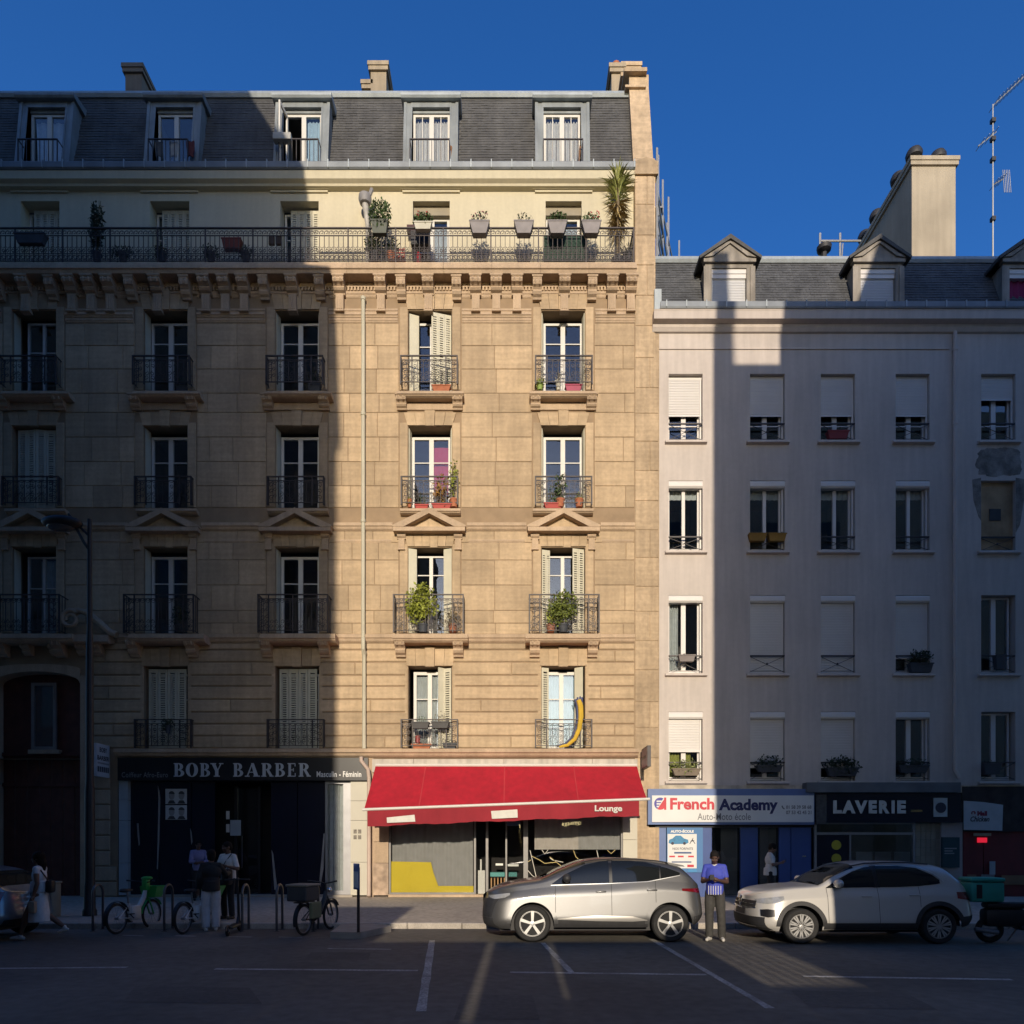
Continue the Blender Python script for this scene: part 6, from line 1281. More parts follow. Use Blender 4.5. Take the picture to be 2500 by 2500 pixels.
def wheel(parent, x, y, r, rim, style, sd, rimmat=ALLOY, wd=0.22):
    q = MB(); w = wd/2
    q.lathe([(rim*0.98, -w*0.85), (rim+0.02, -w), (r-0.03, -w), (r-0.008, -w*0.8), (r, -w*0.4), (r, w*0.4), (r-0.008, w*0.8), (r-0.03, w), (rim+0.02, w), (rim*0.98, w*0.85)], 36, (x, y, r), 'y')
    t = q.obj('wheel', RUBBER, parent, smooth=True)
    yo = y+sd*w*0.80; q = MB(); q.lathe([(rim*0.98, 0), (rim*0.93, sd*0.012), (rim*0.86, -sd*0.05), (0.04, -sd*0.06)], 32, (x, yo, r), 'y'); q.obj('rim_barrel', CLAD, t, smooth=True)
    q = MB(); q.ring2d(x, r, rim, rim, rim*0.90, rim*0.90, 0, 360, yo-0.006, yo+0.006, 32)
    q.lathe([(0.055, -sd*0.02), (0.05, sd*0.008), (0.02, sd*0.012)], 14, (x, yo, r), 'y')
    n, wdt = (5, 0.050) if style == 'five' else (10, 0.028)
    for i in range(n):
        a = 2*math.pi*i/n+0.3
        for da in ((0,) if style == 'five' else (-0.11, 0.11)):
            c0, s0 = math.cos(a+da*0.4), math.sin(a+da*0.4); c1, s1 = math.cos(a+da), math.sin(a+da); px0, pz0 = x+0.035*c0, r+0.035*s0; px1, pz1 = x+rim*0.95*c1, r+rim*0.95*s1
            nx, nz = -s1, c1; h0, h1 = wdt*0.5*(0.9 if style == 'five' else 0.8), wdt*0.5*(1.25 if style == 'five' else 1.1)
            q.prism([(px0+nx*h0, pz0+nz*h0), (px0-nx*h0, pz0-nz*h0), (px1-nx*h1, pz1-nz*h1), (px1+nx*h1, pz1+nz*h1)], 'y', yo-0.012+0.0007*i, yo+0.010*sd+0.0007*i)
    q.obj('rim', rimmat, t); return t
SILVER = mat('silver_paint', (0.125, 0.126, 0.128), 0.40, 0.02, 2, metal=0.6, coat=0.5); BEIGE = mat('beige_paint', (0.50, 0.485, 0.455), 0.32, 0.02, 2, metal=0.1, coat=0.7); BLUESIL = mat('blue_silver_paint', (0.30, 0.34, 0.40), 0.3, 0.02, 2, metal=0.5, coat=0.6)
HEAD = mat('headlight', (0.30, 0.31, 0.32), 0.10, 0.15, 14, coat=1.0); TAIL = mat('tail_light', (0.16, 0.006, 0.010), 0.15, 0.15, 12, coat=1.0); SEAM = mat('panel_gap', (0.015, 0.015, 0.015), 0.8)
def build_car(t, s, paint, wheels, R_, rim, style, windows, shield, rear, doors, handles, mirror, clad, lights, tails):
    s.body().obj('body', paint, t, smooth='all', recalc=True)
    q = MB(); q.box(0.35, s.L-0.3, -s.Wh+0.28, s.Wh-0.28, 0.2, 0.72); q.obj('underbody', CLAD, t)
    for (xc, zc, r) in s.arches:
        n = 16
        for sd in (-1, 1):
            q = MB(); rows = [[(xc+r*1.02*math.cos(math.pi*i/n), sd*y, max(0.22, zc+r*1.02*math.sin(math.pi*i/n))) for y in (s.Wh-0.06, s.Wh-0.45)] for i in range(n+1)]; q.grid(rows); q.obj('wheel_housing', CLAD, t)
    for st in windows:
        for sd in (-1, 1): s.patch(st, 0.011, 26, 8, (sd,)).obj('side_window', CARGLASS, t, smooth='all', recalc=False)
    s.topglass(*shield).obj('windscreen', CARGLASS, t, smooth='all', recalc=False); s.topglass(*rear).obj('rear_window', CARGLASS, t, smooth='all', recalc=False)
    for st in doors:
        for sd in (-1, 1): s.patch(st, 0.0025, 2, 14, (sd,)).obj('door_gap', SEAM, t, recalc=False)
    for x, z in handles:
        for sd in (-1, 1): q = MB(); y = s.Y(x, z); q.cbox(x-0.10, x+0.10, sd*(y+0.012)-0.018, sd*(y+0.012)+0.018, z-0.016, z+0.016, 0.012); q.obj('door_handle', paint, t, smooth=True)
    for sd in (-1, 1):
        x, z = mirror; y = s.Y(x, z); q = MB(); q.ball((x+0.02, sd*(y+0.14), z+0.06), (0.085, 0.12, 0.085), 12, 8); q.tube([(x, sd*(y-0.02), z), (x+0.02, sd*(y+0.08), z+0.03)], 0.03, 6); q.obj('wing_mirror', CLAD if style == 'five' else paint, t, smooth='all')
    for st in clad:
        for sd in (-1, 1): s.patch(st, 0.012, 30, 4, (sd,)).obj('cladding', CLAD, t, smooth='all', recalc=False)
    for (xc, zc, r) in s.arches:
        n = 28
        for sd in (-1, 1):
            q = MB(); rows = []
            for i in range(n+1):
                a = math.pi*i/n; ro = r+0.075; pi_ = (xc+r*0.985*math.cos(a), zc+r*0.985*math.sin(a)); po = (xc+ro*math.cos(a), zc+ro*math.sin(a)); rows.append([(p[0], sd*(s.low(p[0], max(p[1], 0.3))+0.013), p[1]) for p in (pi_, po)])
            q.grid(rows); q.obj('arch_trim', paint if style == 'five' else CLAD, t, smooth='all', recalc=False)
    for sd in (-1, 1):
        for st in lights: s.patch(st, 0.008, 20, 5, (sd,)).obj('headlight', HEAD, t, smooth='all', recalc=False)
        for st in tails: s.patch(st, 0.008, 20, 5, (sd,)).obj('tail_light', TAIL, t, smooth='all', recalc=False)
    for xc in wheels:
        for sd in (-1, 1): wheel(t, xc, sd*(s.Wh-0.125), R_, rim, style, sd)
# ---- silver crossover
CX, CY = wx(1175, -7.9)+0.0, -7.0
s1 = Shape(4.34, 1.84, [(0, 0.82), (0.25, 0.92), (0.8, 1.0), (1.4, 1.07), (2.5, 1.12), (3.4, 1.18), (4.0, 1.14), (4.34, 1.0)],
           [(0, 0.86), (0.12, 0.95), (0.4, 1.08), (0.75, 1.155), (1.12, 1.21), (1.55, 1.40), (2.05, 1.57), (2.5, 1.615), (3.1, 1.60), (3.55, 1.54), (3.86, 1.45), (4.06, 1.27), (4.22, 1.12), (4.34, 1.02)],
           [(0.2, 0.16), (0.33, 0.02), (0.5, 0.0), (0.7, 0.02), (0.9, 0.10), (1.1, 0.35)], [(0.2, 0.35), (0.35, 0.10), (0.55, 0.0), (0.8, 0.02), (1.05, 0.06), (1.3, 0.16), (1.6, 0.5)],
           [(0.98, 0.355, 0.42), (3.63, 0.355, 0.42)], [(0, 0.36), (0.35, 0.25), (0.8, 0.25), (1.5, 0.28), (3.0, 0.28), (3.7, 0.30), (4.34, 0.42)])
t = thing('parked_car', (CX, CY, 0), 'silver crossover car parked in sunlight before the red awning', 'car', 'cars parked along the kerb', local=True)
build_car(t, s1, SILVER, (0.98, 3.63), 0.355, 0.25, 'five',
    [[(1.36, 1.10, 1.115), (1.62, 1.115, 1.30), (2.0, 1.125, 1.475), (2.3, 1.13, 1.545), (2.47, 1.135, 1.56)], [(2.53, 1.137, 1.563), (2.9, 1.15, 1.56), (3.2, 1.17, 1.53), (3.44, 1.20, 1.46)], [(3.465, 1.21, 1.455), (3.6, 1.235, 1.42), (3.84, 1.29, 1.33)]],
    (1.16, 2.02, R(38)), (3.90, 4.12, R(45)), [[(1.42, 0.34, 1.13), (1.428, 0.34, 1.13)], [(2.50, 0.34, 1.15), (2.508, 0.34, 1.15)], [(3.35, 0.75, 1.2), (3.358, 0.75, 1.2)]],
    [(2.30, 0.97), (3.28, 1.0)], (1.62, 1.17), [[(1.42, 0.285, 0.43), (2.3, 0.285, 0.41), (3.19, 0.285, 0.41)], [(4.07, 0.32, 0.50), (4.2, 0.36, 0.52), (4.30, 0.42, 0.56)]],
    [[(0.13, 0.85, 0.88), (0.25, 0.82, 0.90), (0.45, 0.85, 0.93), (0.55, 0.90, 0.94)]], [[(3.86, 0.985, 1.03), (4.1, 0.96, 1.03), (4.25, 0.93, 1.02)]])
for sd in (-1, 1): s1.patch([(1.46, 0.44, 0.455), (2.2, 0.41, 0.52), (2.9, 0.40, 0.50), (3.18, 0.42, 0.43)], 0.014, 20, 4, (sd,)).obj('door_moulding', mat('bright_silver', (0.40, 0.39, 0.37), 0.4, 0.0, metal=0.6), t, smooth='all', recalc=False)
s1.front(-0.80, 0.80, 0.47, 0.82, 0.01, 40).obj('grille', CLAD, t, recalc=False); s1.front(-0.82, 0.82, 0.27, 0.46, 0.012, 40).obj('lower_grille', CLAD, t, recalc=False)
for sd in (-1, 1): q = MB(); q.tube([(x, sd*(s1.up(x, R(48))[0]), s1.up(x, R(48))[1]+0.035) for x in (1.95, 2.2, 2.6, 3.0, 3.4, 3.6)], 0.014, 6); q.obj('roof_rail', CLAD, t)
q = MB(); q.prism([(3.62, 1.535), (3.95, 1.47), (3.98, 1.44), (3.7, 1.45)], 'y', -0.58, 0.58); q.obj('spoiler', SILVER, t)
for sd in (-1, 1):
    for st in ([(2.44, 1.13, 1.565), (2.56, 1.135, 1.57)], [(3.42, 1.20, 1.475), (3.49, 1.215, 1.455)], [(1.36, 1.10, 1.12), (1.5, 1.10, 1.215), (1.56, 1.11, 1.25)]): s1.patch(st, 0.0085, 4, 6, (sd,)).obj('pillar_trim', BLACK, t, smooth='all', recalc=False)
    s1.patch([(1.34, 1.082, 1.094), (2.5, 1.118, 1.130), (3.2, 1.152, 1.164), (3.84, 1.272, 1.284)], 0.013, 24, 1, (sd,)).obj('belt_strip', ALLOY, t, recalc=False)
# ---- beige crossover
s2 = Shape(4.22, 1.82, [(0, 0.80), (0.25, 0.90), (0.8, 0.98), (1.4, 1.02), (2.5, 1.04), (3.4, 1.08), (3.9, 1.05), (4.22, 0.92)],
           [(0, 0.84), (0.12, 0.93), (0.4, 1.02), (0.8, 1.07), (1.20, 1.10), (1.6, 1.34), (1.98, 1.50), (2.4, 1.555), (3.0, 1.55), (3.4, 1.515), (3.68, 1.45), (3.92, 1.22), (4.08, 1.03), (4.22, 0.95)],
           [(0.2, 0.15), (0.33, 0.02), (0.5, 0.0), (0.7, 0.02), (0.9, 0.07), (1.1, 0.30)], [(0.2, 0.30), (0.35, 0.08), (0.55, 0.0), (0.8, 0.02), (1.0, 0.06), (1.3, 0.22), (1.6, 0.5)],
           [(0.86, 0.335, 0.40), (3.45, 0.335, 0.40)], [(0, 0.36), (0.35, 0.24), (0.8, 0.24), (1.5, 0.27), (3.0, 0.27), (3.7, 0.3), (4.22, 0.40)], nf=3.1, lf=0.66)
BX, BY = 5.44-0.86, -8.2+0.91
t = thing('parked_car', (BX, BY, 0), 'beige crossover car parked half in shade by the laundry', 'car', 'cars parked along the kerb', local=True)
build_car(t, s2, BEIGE, (0.86, 3.45), 0.335, 0.235, 'multi',
    [[(1.36, 1.05, 1.06), (1.6, 1.055, 1.21), (1.9, 1.06, 1.36), (2.15, 1.065, 1.44), (2.28, 1.065, 1.46)], [(2.36, 1.065, 1.465), (2.8, 1.075, 1.47), (3.12, 1.09, 1.43), (3.40, 1.12, 1.30), (3.52, 1.14, 1.20)]],
    (1.24, 1.96, R(38)), (3.72, 3.98, R(45)), [[(1.36, 0.34, 1.05), (1.368, 0.34, 1.05)], [(2.32, 0.34, 1.06), (2.328, 0.34, 1.06)], [(3.10, 0.70, 1.08), (3.108, 0.70, 1.08)]],
    [(2.10, 0.90), (3.0, 0.92)], (1.52, 1.08), [[(1.28, 0.275, 0.40), (2.2, 0.275, 0.40), (3.04, 0.275, 0.40)], [(3.87, 0.32, 0.52), (4.05, 0.36, 0.54), (4.18, 0.42, 0.56)]],
    [[(0.10, 0.76, 0.83), (0.25, 0.75, 0.86), (0.45, 0.78, 0.89), (0.55, 0.84, 0.90)]], [[(3.80, 0.86, 0.98), (4.0, 0.83, 0.98), (4.14, 0.80, 0.97)]])
s2.front(-0.6, 0.6, 0.655, 0.80, 0.008, 30).obj('grille', CLAD, t, recalc=False); s2.front(-0.80, 0.80, 0.25, 0.50, 0.012, 44).obj('lower_grille', CLAD, t, recalc=False); s2.front(-0.27, 0.27, 0.52, 0.63, 0.012).obj('number_plate', mat('plate_dark', (0.05, 0.05, 0.05), 0.5), t, recalc=False)
for a, b in ((0.655, 0.67), (0.73, 0.74)): s2.front(-0.62, 0.62, a, b, 0.014, 16, 1).obj('grille_bar', CHROME, t, recalc=False)
s2.front(-0.62, 0.62, 0.30, 0.322, 0.02, 30, 1).obj('bumper_lip', CHROME, t, recalc=False)
for sd in (-1, 1): s2.patch([(0.14, 0.52, 0.64), (0.25, 0.50, 0.655), (0.36, 0.52, 0.64)], 0.014, 8, 3, (sd,)).obj('fog_lamp_recess', BLACK, t, recalc=False)
q = MB(); xe_ = s2.fx(0, 0.74)-0.02; q.lathe([(0.075, 0), (0.08, -0.012), (0.062, -0.014), (0.06, 0)], 20, (xe_, 0, 0.745), 'x')
for a, b in (((-0.045, 0.045), (-0.018, -0.05)), ((-0.018, -0.05), (0.0, -0.005)), ((0.0, -0.005), (0.018, -0.05)), ((0.018, -0.05), (0.045, 0.045)), ((-0.018, 0.055), (0, 0.015)), ((0, 0.015), (0.018, 0.055))): q.tube([(xe_-0.012, a[0], 0.745+a[1]), (xe_-0.012, b[0], 0.745+b[1])], 0.006, 4)
q.obj('badge', CHROME, t)
for sd in (-1, 1): q = MB(); q.tube([(x, sd*(s2.up(x, R(48))[0]), s2.up(x, R(48))[1]+0.03) for x in (1.9, 2.2, 2.6, 3.0, 3.4)], 0.014, 6); q.obj('roof_rail', CLAD, t)
for sd in (-1, 1): s2.patch([(2.26, 1.06, 1.47), (2.38, 1.062, 1.475)], 0.0085, 4, 6, (sd,)).obj('pillar_trim', BLACK, t, smooth='all', recalc=False); s2.patch([(1.6, 1.235, 1.25), (1.9, 1.385, 1.40), (2.3, 1.49, 1.503), (2.8, 1.502, 1.515), (3.14, 1.455, 1.475), (3.42, 1.32, 1.35), (3.6, 1.16, 1.20)], 0.013, 30, 1, (sd,)).obj('window_strip', ALLOY, t, recalc=False)
# ---- hatchback leaving the frame
s3 = Shape(4.1, 1.78, [(0, 0.72), (0.25, 0.82), (0.8, 0.9), (1.4, 0.95), (2.5, 0.98), (3.4, 1.0), (3.8, 0.98), (4.1, 0.88)],
           [(0, 0.76), (0.12, 0.85), (0.4, 0.94), (0.8, 1.0), (1.15, 1.04), (1.6, 1.26), (2.0, 1.42), (2.4, 1.48), (3.0, 1.47), (3.4, 1.42), (3.65, 1.34), (3.88, 1.12), (4.0, 0.98), (4.1, 0.90)],
           [(0.2, 0.15), (0.33, 0.02), (0.5, 0.0), (0.7, 0.02), (0.9, 0.07), (1.1, 0.30)], [(0.2, 0.25), (0.35, 0.06), (0.5, 0.0), (0.65, 0.02), (0.9, 0.06), (1.2, 0.16), (1.5, 0.4)],
           [(0.82, 0.31, 0.37), (3.38, 0.31, 0.37)], [(0, 0.30), (0.35, 0.22), (0.8, 0.22), (1.5, 0.24), (3.0, 0.24), (3.7, 0.28), (4.1, 0.36)])
t = thing('parked_car', (wx(50, -7.4)-4.0, -7.2, 0), 'blue-grey hatchback cut by the frame edge beyond the walking woman', 'car', 'cars parked along the kerb', local=True)
build_car(t, s3, BLUESIL, (0.82, 3.38), 0.31, 0.21, 'multi', [[(1.32, 1.0, 1.01), (1.6, 1.0, 1.16), (2.0, 1.01, 1.34), (2.3, 1.01, 1.38)], [(2.38, 1.01, 1.38), (2.8, 1.02, 1.39), (3.2, 1.04, 1.34), (3.5, 1.1, 1.2)]],
    (1.18, 1.98, R(38)), (3.62, 3.92, R(30)), [[(2.33, 0.3, 1.0), (2.338, 0.3, 1.0)]], [(2.1, 0.84)], (1.5, 1.02), [[(1.2, 0.245, 0.33), (3.0, 0.245, 0.33)]], [[(0.10, 0.66, 0.74), (0.5, 0.70, 0.80)]], [[(3.72, 0.72, 0.98), (3.85, 0.68, 0.98), (3.98, 0.66, 0.96)]])
s3.front(-0.25, 0.25, 0.5, 0.62, 0.01, rear=True).obj('number_plate', mat('plate_white', (0.5, 0.5, 0.48), 0.5), t, recalc=False); s3.front(-0.7, 0.7, 0.27, 0.42, 0.012, rear=True).obj('bumper_insert', CLAD, t, recalc=False)

# ================================================================== cycles, scooters, street furniture
GREEN = mat('green_cycle', (0.02, 0.30, 0.06), 0.45, 0.08); WHITEP = mat('white_cycle', (0.6, 0.6, 0.58), 0.45, 0.05); BLK = mat('black_cycle', (0.018, 0.018, 0.02), 0.5, 0.15, 6)
def cyc_wheel(t, x, r, tw=0.025, name='wheel', y=0.0, spokes=14):
    q = MB(); pts = [(x+r*math.cos(2*math.pi*i/28), y, r+tw+r*math.sin(2*math.pi*i/28)) for i in range(29)]; q.tube(pts, tw, 8, cap=False); w = q.obj(name, RUBBER, t, smooth='all')
    q = MB(); rr = r-tw; q.tube([(x+rr*math.cos(2*math.pi*i/28), y, r+tw+rr*math.sin(2*math.pi*i/28)) for i in range(29)], 0.012, 6, cap=False)
    for i in range(spokes): a = 2*math.pi*i/spokes; q.tube([(x, y+(0.02 if i % 2 else -0.02), r+tw), (x+rr*math.cos(a), y, r+tw+rr*math.sin(a))], 0.0025, 3)
    q.tube([(x, y-0.04, r+tw), (x, y+0.04, r+tw)], 0.025, 8); q.obj('rim', GREYMETAL, w)
def rental_bike(loc, ang, label, dark=False):
    t = thing('bicycle', loc, label, 'bicycle', 'bicycles in the cycle stands', rz=R(ang), local=True)
    r, tw, wb = 0.30, 0.028, 1.12; h = r+tw; cyc_wheel(t, 0, r, tw); cyc_wheel(t, wb, r, tw)
    fm = BLK if dark else WHITEP
    q = MB(); q.tube([(0.42, 0, 0.30), (0.62, 0, 0.42), (0.86, 0, 0.72), (0.90, 0, 0.86)], [0.05, 0.055, 0.05, 0.04], 8); q.tube([(0.42, 0, 0.30), (0.36, 0, 0.62)], 0.035, 8); q.tube([(0.42, 0, 0.30), (0, 0.05, h)], 0.016, 6); q.tube([(0.42, 0, 0.30), (0, -0.05, h)], 0.016, 6); q.tube([(0.37, 0, 0.58), (0, 0.05, h)], 0.013, 6); q.tube([(0.37, 0, 0.58), (0, -0.05, h)], 0.013, 6); q.obj('frame', fm, t, smooth=True)
    q = MB(); q.tube([(0.92, 0, 0.80), (1.02, 0.05, 0.55), (wb, 0.05, h)], 0.018, 6); q.tube([(0.92, 0, 0.80), (1.02, -0.05, 0.55), (wb, -0.05, h)], 0.018, 6); q.tube([(0.92, 0, 0.78), (0.88, 0, 1.02)], 0.025, 8); q.obj('fork', BLK if dark else GREEN, t, smooth=True)
    q = MB(); q.tube([(0.80, -0.30, 1.08), (0.90, -0.15, 1.06), (0.88, 0, 1.03), (0.90, 0.15, 1.06), (0.80, 0.30, 1.08)], 0.014, 6)
    for sd in (-1, 1): q.tube([(0.84, sd*0.22, 1.07), (0.74, sd*0.34, 1.09)], 0.02, 6)
    q.obj('handlebar', BLK, t, smooth=True)
    q = MB(); q.tube([(0.36, 0, 0.58), (0.31, 0, 0.86)], 0.018, 8); q.obj('seat_post', GREYMETAL, t)
    q = MB(); q.ball((0.22, 0, 0.90), (0.12, 0.10, 0.045)); q.ball((0.36, 0, 0.90), (0.14, 0.045, 0.035)); q.obj('saddle', BLK, t, smooth='all')
    for x, a0, a1 in ((0, 20, 200), (wb, 30, 175)):
        q = MB(); n = 14; rows = [[(x+(r+tw+0.025)*math.cos(R(a0+(a1-a0)*i/n)), y, h+(r+tw+0.025)*math.sin(R(a0+(a1-a0)*i/n))) for y in (-0.04, 0.0, 0.04)] for i in range(n+1)]; q.grid(rows); q.grid([[(p[0], p[1], p[2]+0.006) for p in rw] for rw in rows]); q.obj('mudguard', BLK if dark or x == 0 else GREEN, t)
    q = MB(); q.lathe([(0.09, -0.02), (0.09, 0.02)], 16, (0.42, 0.05, 0.30), 'y'); q.tube([(0.42, 0.08, 0.30), (0.55, 0.08, 0.20)], 0.012, 5); q.tube([(0.42, -0.08, 0.30), (0.29, -0.08, 0.40)], 0.012, 5); q.box(0.50, 0.60, 0.08, 0.16, 0.19, 0.21); q.box(0.24, 0.34, -0.16, -0.08, 0.39, 0.41); q.obj('crank', BLK, t)
    if not dark:
        q = MB(); q.cbox(0.85, 1.0, -0.06, 0.06, 0.86, 1.14, 0.03); q.ball((0.96, 0, 1.13), (0.14, 0.11, 0.045)); q.obj('head_unit', GREEN, t, smooth=True)
        q = MB(); a = [(1.02, -0.15, 0.70), (1.28, -0.13, 0.70), (1.28, 0.13, 0.70), (1.02, 0.15, 0.70)]; b = [(1.0, -0.21, 0.94), (1.40, -0.19, 0.94), (1.40, 0.19, 0.94), (1.0, 0.21, 0.94)]; q.add(a+b, [(0,3,2,1), (0,1,5,4), (1,2,6,5), (2,3,7,6), (3,0,4,7)]); a2 = [(p[0], p[1]*0.95, p[2]+0.01) for p in a+b]; q.add(a2, [(0,3,2,1), (0,1,5,4), (1,2,6,5), (2,3,7,6), (3,0,4,7)]); q.obj('basket', GREEN, t, recalc=False)
        q = MB(); q.cbox(0.40, 0.72, -0.055, 0.055, 0.24, 0.56, 0.04); q.obj('battery_case', WHITEP, t, smooth=True)
    else:
        q = MB(); q.cbox(-0.30, 0.22, -0.22, 0.22, 0.72, 1.02, 0.03); q.obj('cargo_crate', mat('crate_dark', (0.035, 0.04, 0.045), 0.7), t); q = MB(); q.cbox(-0.32, 0.24, -0.24, 0.24, 1.022, 1.07, 0.02); q.obj('crate_lid', mat('lid_grey', (0.22, 0.20, 0.16), 0.7), t)
        q = MB(); q.cbox(-0.20, 0.20, -0.30, -0.225, 0.36, 0.70, 0.03); q.obj('pannier', mat('pannier_olive', (0.16, 0.17, 0.09), 0.8), t); q = MB(); q.box(-0.25, 0.25, -0.09, 0.09, 0.68, 0.705); q.obj('rack', BLK, t); q = MB(); q.ball((1.05, 0, 0.88), (0.05, 0.06, 0.06)); q.obj('front_lamp', CHROME, t, smooth='all')
    return t
g = ground(285, 2281); rental_bike((g.x, g.y, 0), 82, 'green and white hire bicycle nearest the lamp post')
g = ground(447, 2281); rental_bike((g.x, g.y, 0), 84, 'green and white hire bicycle beside the person in white trousers')
g = ground(742, 2284); rental_bike((g.x, g.y, 0), 76, 'dark cargo bicycle with a rear crate near the sign post', True)
def kick_scooter(loc, ang, label):
    t = thing('kick_scooter', loc, label, 'scooter', rz=R(ang), local=True); cyc_wheel(t, 0, 0.085, 0.03, spokes=5); cyc_wheel(t, 0.95, 0.085, 0.03, spokes=5)
    q = MB(); q.cbox(0.08, 0.78, -0.08, 0.08, 0.13, 0.19, 0.02); q.tube([(0.76, 0, 0.16), (0.88, 0, 0.30)], 0.035, 8); q.obj('deck', BLK, t, smooth=True)
    q = MB(); q.tube([(0.95, 0, 0.13), (0.90, 0, 0.32), (0.80, 0, 1.12)], [0.03, 0.03, 0.022], 8); q.obj('stem', BLK, t, smooth=True)
    q = MB(); q.tube([(0.78, -0.26, 1.12), (0.80, 0, 1.13), (0.78, 0.26, 1.12)], 0.017, 8); q.ball((0.80, 0, 1.13), 0.04); q.obj('handlebar', BLK, t, smooth=True)
    q = MB(); q.tube([(-0.12, 0, 0.12), (-0.05, 0, 0.21), (0.08, 0, 0.2)], 0.02, 6); q.obj('mudguard', mat('scooter_tan', (0.16, 0.09, 0.05), 0.6), t)
g = ground(556, 2286); kick_scooter((g.x, g.y, 0), 98, 'dark electric kick scooter parked by the pair of people talking')
ST = mat('hoop_steel', (0.10, 0.10, 0.11), 0.35, 0.1, 4, metal=0.6)
for px, lab in ((240, 'steel cycle hoop closest to the street lamp'), (412, 'steel cycle hoop between the two green bicycles'), (600, 'steel cycle hoop behind the kick scooter'), (683, 'bare steel cycle hoop with no bicycle'), (772, 'steel cycle hoop behind the cargo bicycle')):
    X = wx(px, -5.95); y0, y1 = -6.15, -5.78; pts = [(X, y0, 0), (X, y0, 0.82)]+[(X, (y0+y1)/2-(y1-y0)/2*math.cos(R(a)), 0.82+0.18*math.sin(R(a))) for a in range(20, 180, 20)]+[(X, y1, 0.82), (X, y1, 0)]
    q = MB(); q.tube(pts, 0.027, 10); q.lathe([(0.06, 0), (0.06, 0.01)], 12, (X, y0, 0)); q.lathe([(0.06, 0), (0.06, 0.01)], 12, (X, y1, 0)); tag(q.obj('cycle_hoop', ST, smooth=True), lab, 'cycle stand', 'cycle hoops along the kerb')
# street lamp
LX, LY = wx(219, -4.4), -4.4; LZ = pav_z(LY); t = thing('street_lamp', (LX, LY, LZ), 'dark iron street lamp with one hanging lantern head', 'street lamp')
LAMPM = mat('lamp_iron', (0.018, 0.018, 0.020), 0.5, 0.2, 5)
q = MB(); q.lathe([(0.16, 0), (0.16, 0.12), (0.13, 0.18), (0.115, 1.0), (0.11, 3.0), (0.088, 3.3), (0.08, 6.5), (0.058, 7.0), (0.05, wz(1268, LY)-LZ)], 16, (LX, LY, LZ)); q.obj('pole', LAMPM, t, smooth=True)
hz = wz(1290, LY); q = MB(); q.tube([(LX, LY, wz(1345, LY)), (LX-0.12, LY-0.05, wz(1325, LY)), (LX-0.3, LY-0.12, hz+0.05)], 0.035, 8); q.tube([(LX, LY, wz(1310, LY)), (LX-0.3, LY-0.12, hz+0.12), (LX-0.42, LY-0.15, hz+0.28)], 0.03, 8); q.obj('arm', LAMPM, t, smooth=True)
q = MB(); c = (LX-0.55, LY-0.18, hz); q.ball((c[0], c[1], c[2]+0.05), (0.48, 0.26, 0.15), 18, 10); q.obj('lamp_head', LAMPM, t, smooth='all'); q = MB(); q.ball((c[0]-0.03, c[1], c[2]-0.03), (0.34, 0.2, 0.12), 16, 8); q.obj('lens', mat('lamp_lens', (0.10, 0.10, 0.10), 0.2), t, smooth='all')
# sign post on a small traffic island
IS = mat('island_kerb', (0.32, 0.29, 0.25), 0.85, 0.15, 3, 0.3, 60); A = [ground(806, 2291), ground(880, 2292), ground(955, 2275), ground(900, 2268), ground(835, 2270)]
q = MB(); q.prism([(p.x, p.y) for p in A], 'z', 0.0, 0.13); tag(q.obj('traffic_island', IS), 'low raised concrete island carrying the small sign post', 'traffic island')
P_ = ground(875, 2276, 0.13); t = thing('sign_post', (P_.x, P_.y, 0.13), 'thin dark post with a small blue and white sign turned sideways', 'sign')
q = MB(); q.tube([(P_.x, P_.y, 0.13), (P_.x, P_.y, 1.42)], 0.03, 10); q.obj('post', mat('post_dark', (0.035, 0.02, 0.018), 0.5), t, smooth=True)
rot = Matrix.Rotation(R(-52), 3, 'Z')
def plate(x0, x1, z0, z1, y0, y1):
    q = MB(); q.cbox(x0, x1, y0, y1, z0, z1, 0.008); q.v = [tuple(rot @ Vector((v[0], v[1], 0))+Vector((P_.x, P_.y, v[2]))) for v in q.v]; return q
plate(-0.13, 0.13, 0.98, 1.50, -0.05, -0.035).obj('plate', mat('sign_blue', (0.10, 0.13, 0.32), 0.4), t); plate(-0.10, 0.10, 1.02, 1.34, -0.058, -0.052).obj('white_panel', mat('sign_white2', (0.55, 0.55, 0.56), 0.4), t)
# utility cabinet near the gateway
X, Y = wx(112, -4.6), -4.6; t = thing('utility_cabinet', (X, Y, pav_z(Y)), 'cream street utility cabinet on the pavement behind the walking woman', 'cabinet'); CAB = mat('cream_cabinet', (0.32, 0.30, 0.24), 0.6, 0.1, 3)
q = MB(); q.cbox(X-0.1, X+0.24, Y-0.15, Y+0.2, pav_z(Y), 0.95, 0.02); q.obj('body', CAB, t); q = MB(); q.cbox(X-0.12, X+0.26, Y-0.17, Y+0.22, 0.951, 1.0, 0.015); q.obj('lid', CAB, t); q = MB(); q.box(X+0.02, X+0.2, Y-0.156, Y-0.151, 0.78, 0.84); q.obj('label_plate', CLAD, t)
